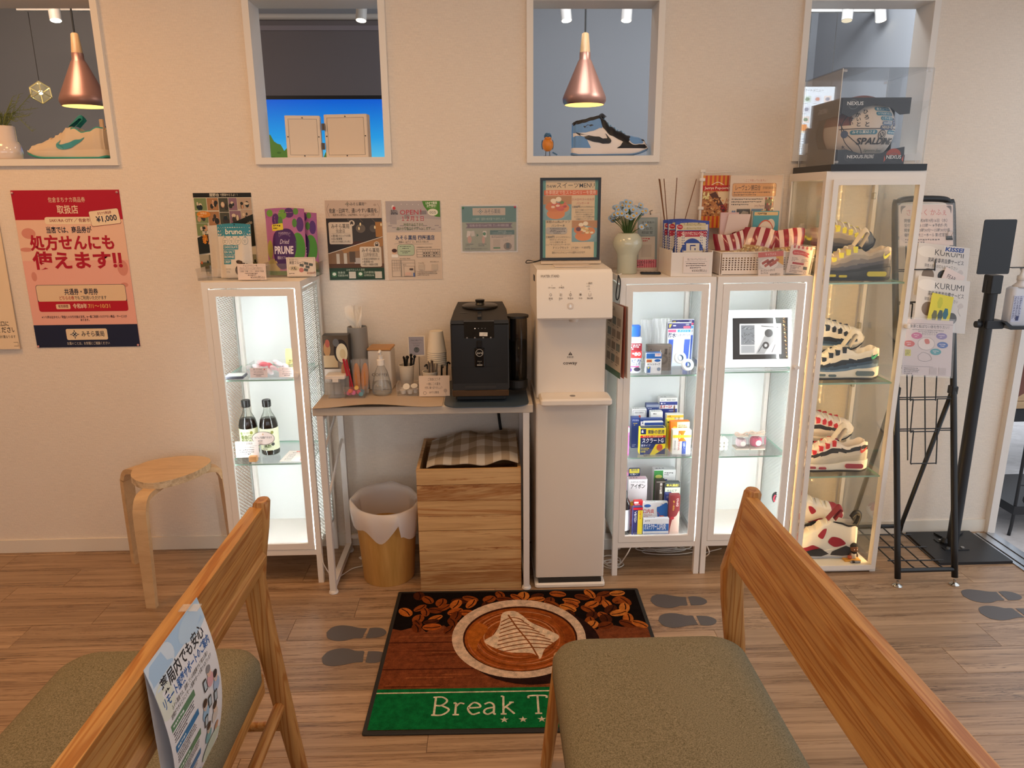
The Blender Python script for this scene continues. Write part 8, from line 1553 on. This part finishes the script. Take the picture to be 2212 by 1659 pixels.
pr = Pr(150, 190); pr.R(0, 0, 150, 190, 'd0c2c0').R(0, 14, 150, 1.2, '6a6466').T('食事と転ばない体を作りたい！', 78, 18, 12, '5a5458', 120, 'c', .01).lines(20, 34, 110, 2, 6, 3, '7a7476', 3, 'c').T('あなたのくらし', 80, 44, 9, '6a5f60', 50, 'c')
for x, y, c in ((40, 56, 'c0608a'), (116, 54, '8a7aa8'), (18, 84, 'c85a54'), (120, 84, '4a6aa8'), (100, 108, '4a98a0')): pr.E(x, y, 17, 11, c).lines(x-10, y-4, 20, 2, 6, 3, 'e4d8d8', int(x), 'c')
pr.E(70, 82, 26, 22, 'ddd0ca').O(70, 82, 26, 1, '8a8284', 22).S([(64, 68), (76, 66), (80, 80), (68, 82)], 'c86a5a').R(6, 104, 18, 22, 'c8c05a').lines(8, 108, 14, 4, 5, 3, '5a5a3a', 4).L([(46, 124), (60, 112), (80, 118), (88, 134), (70, 142), (50, 138), (46, 124)], 1, '7a7476', 4).R(4, 160, 90, .8, '6a6466').lines(6, 166, 50, 4, 6, 3, '6a6466', 8).R(84, 162, 22, 24, 'c0b2b0').R(112, 162, 22, 24, 'c0b2b0')
rackleaf(4, pr, .185, 2010, 690, 'large pale leaflet with coloured ovals low in the rack', ry=.06, drop=.02, dy=-.050, paper='d0c2c0', film=True)
p = at(2050, 512, y=-.15); e = empty('binder_clip', (p.x, -.30+FY(p.z)-.012, p.z-.01), 'black binder clip on the upper rack wire', 'clip'); B().prism([(-.012, 0), (.012, 0), (.004, .014), (-.004, .014)], -.012, .012, 'x').go('clip_body', RK, e); B().tube(smooth_path([(-.006, -.006, .012), (-.009, -.010, .030), (.009, -.010, .030), (.006, -.006, .012)], 4), .001, 6).go('wire_lever', mat('c8c4bc', .2, 1), e)
# ================================================================== hand sanitizer stand
e = empty('sanitizer_stand', (1.84, -.145, 0), 'black pedal sanitizer stand with square top plate', 'stand'); MB_ = mat('1b1c20', .45, name='black_powder')
B().add([(1.703-1.84, .125, 0), (1.984-1.84, .125, 0), (1.984-1.84+.0, -.148, 0), (1.684-1.84, -.148, 0), (1.703-1.84, .125, .012), (1.984-1.84, .125, .012), (1.984-1.84, -.148, .012), (1.684-1.84, -.148, .012)], [(0, 1, 2, 3), (7, 6, 5, 4), (0, 4, 5, 1), (1, 5, 6, 2), (2, 6, 7, 3), (3, 7, 4, 0)]).go('base_plate', MB_, e)
pt_ = at(2145, 605, y=-.145); B().cyl((-.012, .0, .012), (pt_.x-1.84, 0, pt_.z), .023, n=20).go('pole', MB_, e, auto=40)
B().box(-.07, .03, -.05, -.02, .012, .015).box(-.06, .02, .02, .05, .012, .015).go('pole_bracket', MB_, e)
for x, y in ((-.05, -.035), (.01, -.035), (-.04, .035)): B().cyl((x, y, .015), (x, y, .019), .007, n=10).go('bolt', mat('b8b8b8', .3, .9), e)
B().prism([(-.02, .06), (.05, .06), (.10, .10), (.04, .11), (-.03, .10)], .014, .020).go('pedal', MB_, e); B().lathe([(.016, 0), (.018, .01), (.012, .028)], 16, (-.035, .012)).go('spring_cap', MB_, e, loc=(0, 0, .012))
q0, q1, q2, q3 = (at(a_, b_, y=-.17) for a_, b_ in ((2127, 472), (2197, 476), (2175, 596), (2108, 588)))
cen = (q0+q1+q2+q3)/4; w_ = ((q1-q0).length+(q2-q3).length)/2; h_ = ((q3-q0).length+(q2-q1).length)/2
B().prism([(x+cen.x-1.84, y+cen.z) for x, y in rrect(w_, h_, .006, 3)], -.03, -.027, 'y').go('top_plate', MB_, e); B().bbox(pt_.x-1.84-.022, pt_.x-1.84+.022, -.027, .024, pt_.z-.05, pt_.z+.02, .004).go('head_block', MB_, e)
zk = at(2120, 702, y=-.145).z; kx = at(2140, 700, y=-.145).x-1.84; B().bbox(kx-.036, kx+.036, -.028, .028, zk-.012, zk+.02, .005).go('collar', MB_, e); B().lathe([(.013, -.012), (.014, 0), (.011, .012)], 12).go('clamp_knob', MB_, e, loc=(kx-.048, 0, zk+.003), rot=(0, PI/2, 0)); B().cyl((kx-.03, 0, zk+.003), (kx-.05, 0, zk+.003), .005, n=8).go('knob_screw', MB_, e)
B().prism([(kx+.02, zk+.016), (kx+.05, zk-.012), (kx+.17, zk-.012), (kx+.17, zk-.004), (kx+.06, zk-.002), (kx+.03, zk+.02)], -.045, .03, 'y').go('bottle_shelf', MB_, e)
p = at(2168, 700, y=-.16); SBx = 1.84+kx+.085; SBz = zk-.003; e = empty('sanitizer_bottle', (SBx, -.155, SBz), 'white translucent pump bottle of hand sanitizer on the stand', 'bottle')
FRW = glass(tint=(.85, .87, .9), gloss=.25, name='frosted_plastic', alpha=.72, body=(.78, .80, .86), rough=.35)
hbt = at(2180, 600, y=-.155).z-SBz; B().bbox(-.042, .042, -.026, .026, 0, hbt*.82, .014).go('bottle', FRW, e, auto=50); B().lathe([(.030, hbt*.81), (.022, hbt*.86), (.014, hbt*.90), (.014, hbt*.97)], 22).go('shoulder', mat('d4d0d0', .4), e, smooth=True)
B().lathe([(.016, hbt*.95), (.016, hbt*1.04), (.008, hbt*1.06), (.006, hbt*1.12), (.012, hbt*1.2)], 18).go('pump', mat('e0dcd8', .4), e, smooth=True); B().box(-.05, .035, -.012, .012, hbt*1.20, hbt*1.215).go('press_lever', MB_, e)
pr = Pr(40, 80); pr.R(0, 0, 40, 80, 'b9bdd0'); [pr.lines(3+k*12, 3, 9, 14, 5, 2.6, '3a4068', k) for k in range(3)]; pr.R(20, 62, 12, 14, '3a4068'); pr.go(e, .036, lambda x, zz, d: (x-.018, -.0262-d, zz+.02), h=.1)
# ================================================================== cables, outdoors, window sills
WC = mat('d8d0c8', .5, name='white_cable')
def coil(name, c, r, n, label, seed, h=.004, sx=1, sy=1):
    rn = random.Random(seed); pts = []
    for k in range(n*10):
        a_ = k*2*PI/10; rr = r*(.7+.3*math.sin(k*.37+seed)); pts.append((c[0]+rr*sx*math.cos(a_)+rn.uniform(-.004, .004)+.01*math.sin(k*.13), c[1]+rr*sy*math.sin(a_)+.01*math.cos(k*.21), c[2]+h*(k/10)+.002))
    return tag(B().tube(smooth_path(pts, 2), .0022, 6).go(name, WC, smooth=True), label, 'cable')
coil('power_cable', (.375, -.24, .002), .045, 4, 'tangled white cable on the floor right of the dispenser', 3, .006); coil('power_cable', (.62, -.13, .002), .06, 5, 'coiled white cable under the medicine cabinets', 5, .005, 2.0, .6); coil('power_cable', (-.635, -.10, .10), .018, 4, 'white cable bundle hanging behind the desk leg', 8, .012); coil('power_cable', (-.610, -.20, .002), .016, 5, 'tied white cable bundle on the floor beside the waste bin', 9, .010)
tag(B().tube(smooth_path([(.44, -.305, .120), (.42, -.318, .09), (.40, -.27, .02), (.39, -.22, .006)], 6), .0022, 6).go('led_cable', WC, smooth=True), 'thin white cable dropping from the medicine cabinet base', 'cable'); tag(B().tube(smooth_path([(-.752, -.316, .125), (-.74, -.33, .08), (-.71, -.30, .012), (-.66, -.22, .006), (-.615, -.205, .01)], 6), .0022, 6).go('led_cable', WC, smooth=True), 'thin white cable running from the sauce cabinet to the floor', 'cable'); tag(B().tube(smooth_path([(.735, -.315, .120), (.74, -.325, .09), (.72, -.24, .02), (.78, -.16, .008), (.86, -.12, .006)], 6), .0022, 6).go('led_cable', WC, smooth=True), 'thin white cable dropping from the picture cabinet base', 'cable')
tag(B().bbox(.36, .44, -.10, -.04, 0, .05, .004).go('power_strip', mat('d8d2ca', .4)), 'white adapter on the floor under the medicine cabinet', 'adapter')
# figurine and toys in the tall cabinet
zf_ = TS[0]+.0005; p = at(1851, 1214, z=zf_); fx_, fy_ = p.x-.012, TY+.040
e = empty('court_base', (fx_, fy_, zf_), 'small yellow court shaped base on the cabinet floor', 'base'); B().bbox(-.035, .030, -.016, .016, 0, .006, .002).go('plate', mat('e0a23a', .4), e); B().box(-.008, .026, -.012, .012, .006, .0065).go('court_mark', mat('e8bc6a', .4), e)
e = empty('figurine', (fx_+.006, fy_+.002, zf_+.0066), 'big headed basketball player figurine with beard and white jersey', 'figurine')
B().lathe([(.006, 0), (.010, .004), (.011, .016), (.008, .024), (.004, .026)], 16).go('body', mat('e2d6c8', .5), e, smooth=True)
for s in (-1, 1): B().tube(smooth_path([(s*.010, 0, .022), (s*.015, -.001, .014), (s*.013, -.006, .008)], 3), .0032, 8).go('arm', mat('5a3422', .5), e, smooth=True); B().ball((s*.006, -.002, .003), .0055, 10, 6, (1, 1.3, .7)).go('shoe', mat('e6dccf', .5), e, smooth=True)
h_ = B().ball((0, 0, .042), .0165, 20, 14, (.88, .9, 1.12)).go('head', mat('7a4a2e', .5), e, smooth=True); B().ball((0, .001, .050), .0160, 18, 10, (.92, .95, .85)).go('hair', mat('1c1512', .7), h_, smooth=True, loc=(0, .002, .0)); B().ball((0, -.002, .031), .0125, 18, 10, (.95, .95, .95)).go('beard', mat('17110e', .8), h_, smooth=True)
for s in (-1, 1): B().ball((s*.0055, -.0138, .043), .0022, 8, 6).go('eye', mat('efe6da', .4), h_, smooth=True)
B().ball((0, -.0155, .039), .0026, 8, 6).go('nose', mat('6e4128', .5), h_, smooth=True)
tag(B().ball((0, 0, 0), .0085, 16, 10).go('toy_ball', mat('b8502a', .5), loc=(fx_-.012, fy_-.006, zf_+.0066+.0085), smooth=True), 'tiny orange basketball beside the figurine', 'toy ball')
e = empty('blade_sharpener', (fx_+.002, fy_-.026, zf_), 'tiny black and white toy block at the cabinet front edge', 'toy block'); B().bbox(-.020, .020, -.004, .004, 0, .008, .002).go('block', mat('8a8a92', .4), e); B().box(-.014, -.004, -.0045, .0045, .002, .0085).go('dark_stud', mat('26262c', .4), e)
for k, (z_, c) in enumerate(((TS[3], 'c8c43a'), (TS[2], '3a3a44'), (TS[1], '8a8a90'))):
    e = empty('toy_block', (TX+.030, TY+.030, z_+.0002), ['toy brick shoe with yellow top on the upper shelf corner', 'toy brick shoe with black top on the second shelf corner', 'toy brick shoe with grey top on the third shelf corner'][k], 'toy block', group='toy brick shoes'); B().bbox(-.007, .022, -.010, .010, 0, .010, .002).go('blue_sole', mat('2c4a86', .35), e); B().bbox(-.007, .018, -.010, .010, .010, .022, .002).go('white_brick', mat('dccfc4', .35), e); B().bbox(-.007, .008, -.008, .008, .022, .036, .002).go('top_brick', mat(c, .35), e)
# plant stand outside
IR = mat('1d1e22', .45, name='wrought_iron'); OX, OY = 2.49, .26; OZ = -.06
e = empty('plant_stand', (OX, OY, OZ), 'black wrought iron plant stand outside the door', 'plant stand')
for x, y in ((-.24, -.18), (.28, -.18), (-.24, .18), (.28, .18)): B().tube(smooth_path([(x*1.06, y*1.06, 0), (x, y, .10), (x, y, .55)], 4), .007, 8).go('leg', IR, e, smooth=True)
B().box(-.25, .29, -.19, .19, .10, .14).go('tray', IR, e)
for k in range(9): B().cyl((-.24+k*.065, -.18, .14), (-.24+k*.065, -.18, .54-.01*k), .004, n=6).go('upright_bar', IR, e)
for z_ in (.20, .50): B().cyl((-.24, -.18, z_+.04), (.28, -.18, z_), .005, n=6).go('cross_bar', IR, e)
for k in range(6):
    cx_ = -.19+k*.085
    for z_, r_ in ((.17, .03), (.555, .035)): B().tube([(cx_+r_*(1-t_/20)*math.cos(t_*.55), -.185, z_+r_*(1-t_/20)*math.sin(t_*.55)) for t_ in range(16)], .0035, 6).go('scroll', IR, e, smooth=True)
for k in range(4): B().ball((-.2+k*.12, -.188, .59-.02*k), .022, 10, 6, (1.3, .3, .6)).go('iron_leaf', IR, e, smooth=True)
e = empty('wooden_planter', (2.98, .92, OZ), 'low wooden slatted planter on dark legs outside the doorway', 'planter')
for k in range(2): B().bbox(-.40, .5, -.02, .0, .342+k*.044, .383+k*.044, .003).go('slat', wood('pine_slat%d' % k, 'a98660', 'c8a47c', 'X', 12, rnd=False), e)
for x in (-.36, .45): B().box(x-.02, x+.02, .0, .3, 0, .34).go('leg', mat('3a3632', .7), e)
B().box(-.40, .5, .0, .3, .26, .34).go('shelf', mat('26262a', .6), e)
e = empty('clay_pot', (2.80, 1.02, OZ+.341), 'brown clay pot standing on the outdoor planter', 'pot'); B().lathe([(.10, 0), (.13, .10), (.15, .24), (.16, .25), (.15, .27), (.13, .26)], 30).go('pot', mat('7a4a3c', .6), e, smooth=True)
e = empty('outdoor_bag', (2.44, .26, OZ+.141), 'grey ribbed cloth bag standing on the plant stand', 'bag'); B().lathe([(.07, 0), (.09, .03), (.10, .2), (.08, .33), (.05, .36)], 28, (.13, 0)).go('bag', mat('8a8f98', .8, bump=(40, 1)), e, smooth=True)
# window sill things
p = at(182, 340, y=.04)
p = at(22, 343, y=.05); e = empty('white_vase', (p.x-.012, .055, ZS+.0005), 'glossy white two tier vase with feathery green sprigs', 'vase'); B().lathe([(.046, 0), (.052, .004), (.054, .03), (.050, .052), (.044, .062), (.040, .066), (.039, .118), (.036, .121), (.033, .118), (.033, .05)], 36).go('vase', mat('e6d8d0', .08, coat=.8, name='white_glaze'), e, smooth=True)
rn = random.Random(31); FG = mat('7f8a4c', .7, name='fern_green')
for k in range(26):
    a_ = rn.uniform(-.4, PI+.4); l = rn.uniform(.07, .16); up = rn.uniform(-.05, .10) if k % 3 else -.02; ex = Vector((math.cos(a_)*l*.9, -.02+rn.uniform(-.035, .03), .12+up+.05*rn.random())); b = B(); mid_ = Vector((ex.x*.4, ex.y*.5, .14+.03*rn.random()))
    pth = smooth_path([(ex.x*.05, ex.y*.1, .11), tuple(mid_), tuple(ex)], 6); b.tube(pth, .0011, 4)
    for i in range(2, len(pth)):
        for s in (-1, 1): q = pth[i]; b.tube([q, q+Vector((math.cos(a_)*.012, s*.008, .012*rn.uniform(-.3, 1)))], .0007, 3)
    b.go('sprig', FG, e)
p = at(1183, 340, y=.035); e = empty('bird_figurine', (p.x, .035, ZS+.0005), 'small orange and blue bird figurine beside the high top sneaker', 'figurine')
OR = mat('e0872c', .35); BL = mat('3a6688', .4)
B().ball((0, 0, .043), .0225, 20, 14, (.98, 1.05, 1.12)).go('body', OR, e, smooth=True); hd = B().ball((0, -.003, .072), .0145, 18, 12, (1, 1.0, 1.05)).go('head', BL, e, smooth=True); B().cyl((0, -.015, .071), (0, -.024, .069), .0028, .0004, 8).go('beak', mat('2a2c30', .4), hd); B().ball((0, -.006, .066), .0135, 16, 10, (1, 1, .6)).go('throat', OR, hd, smooth=True)
for s in (-1, 1): B().ball((s*.0065, -.0145, .075), .0018, 8, 6).go('eye', mat('0c0c0e', .2), hd, smooth=True); B().ball((s*.019, .010, .044), .014, 12, 8, (.35, 1.2, 1.3)).go('wing', BL, e, smooth=True); B().cyl((s*.007, 0, .022), (s*.008, -.002, .002), .0013, n=6).go('leg', mat('3a3430', .5), e); B().box(s*.008-.008, s*.008+.004, -.010, .004, 0, .0025).go('foot', mat('2c2724', .5), e)
B().box(.010, .030, .008, .030, .022, .026).go('tail', BL, e, rot=(0, .5, 0))
# hinged white frames in the second opening
HWt = mat('e2d3c2', .45)
for px0, px1, py0, lab, rz_ in ((622, 696, 250, 'white box frame seen from behind, left leaf of the hinged pair', .12), (703, 798, 247, 'white box frame seen from behind, right leaf of the hinged pair', -.14)):
    a_ = at(px0, 341, y=.03); c_ = at(px1, 341, y=.03); w_ = c_.x-a_.x; h_ = at(px0, py0, y=.03).z-ZS; e = empty('box_frame', ((a_.x+c_.x)/2, .03, ZS+.0005), lab, 'box frame', rz=rz_, group='hinged box frames')
    B().bbox(-w_/2, w_/2, 0, .042, 0, h_, .003).go('box', HWt, e); g = B(); frame4(g, -w_/2+.012, w_/2-.012, -.0006, .001, .010, h_-.012, .0007); g.go('panel_gap', mat('4a4038', .7), e); B().box(-w_/2+.013, w_/2-.013, -.0004, .001, .011, h_-.013).go('back_panel', mat('dfcfbd', .5), e)
    for x, z_ in ((0, .007), (0, h_-.008), (-w_/2+.008, h_/2), (w_/2-.008, h_/2)): B().cyl((x, -.002, z_), (x, .001, z_), .0024, n=10).go('screw', mat('4a4440', .4, .6), e)
p = at(699, 275, y=.03)
for py in (274, 316): q = at(698, py, y=.03); tag(B().box(-.007, .007, -.001, .002, -.012, .012).cyl((0, -.001, -.012), (0, -.001, .012), .003, n=8).go('hinge', mat('6a6058', .35, .8), loc=(q.x, .0335, q.z)), ['upper', 'lower'][py > 300]+' metal hinge joining the two white box frames', 'hinge')
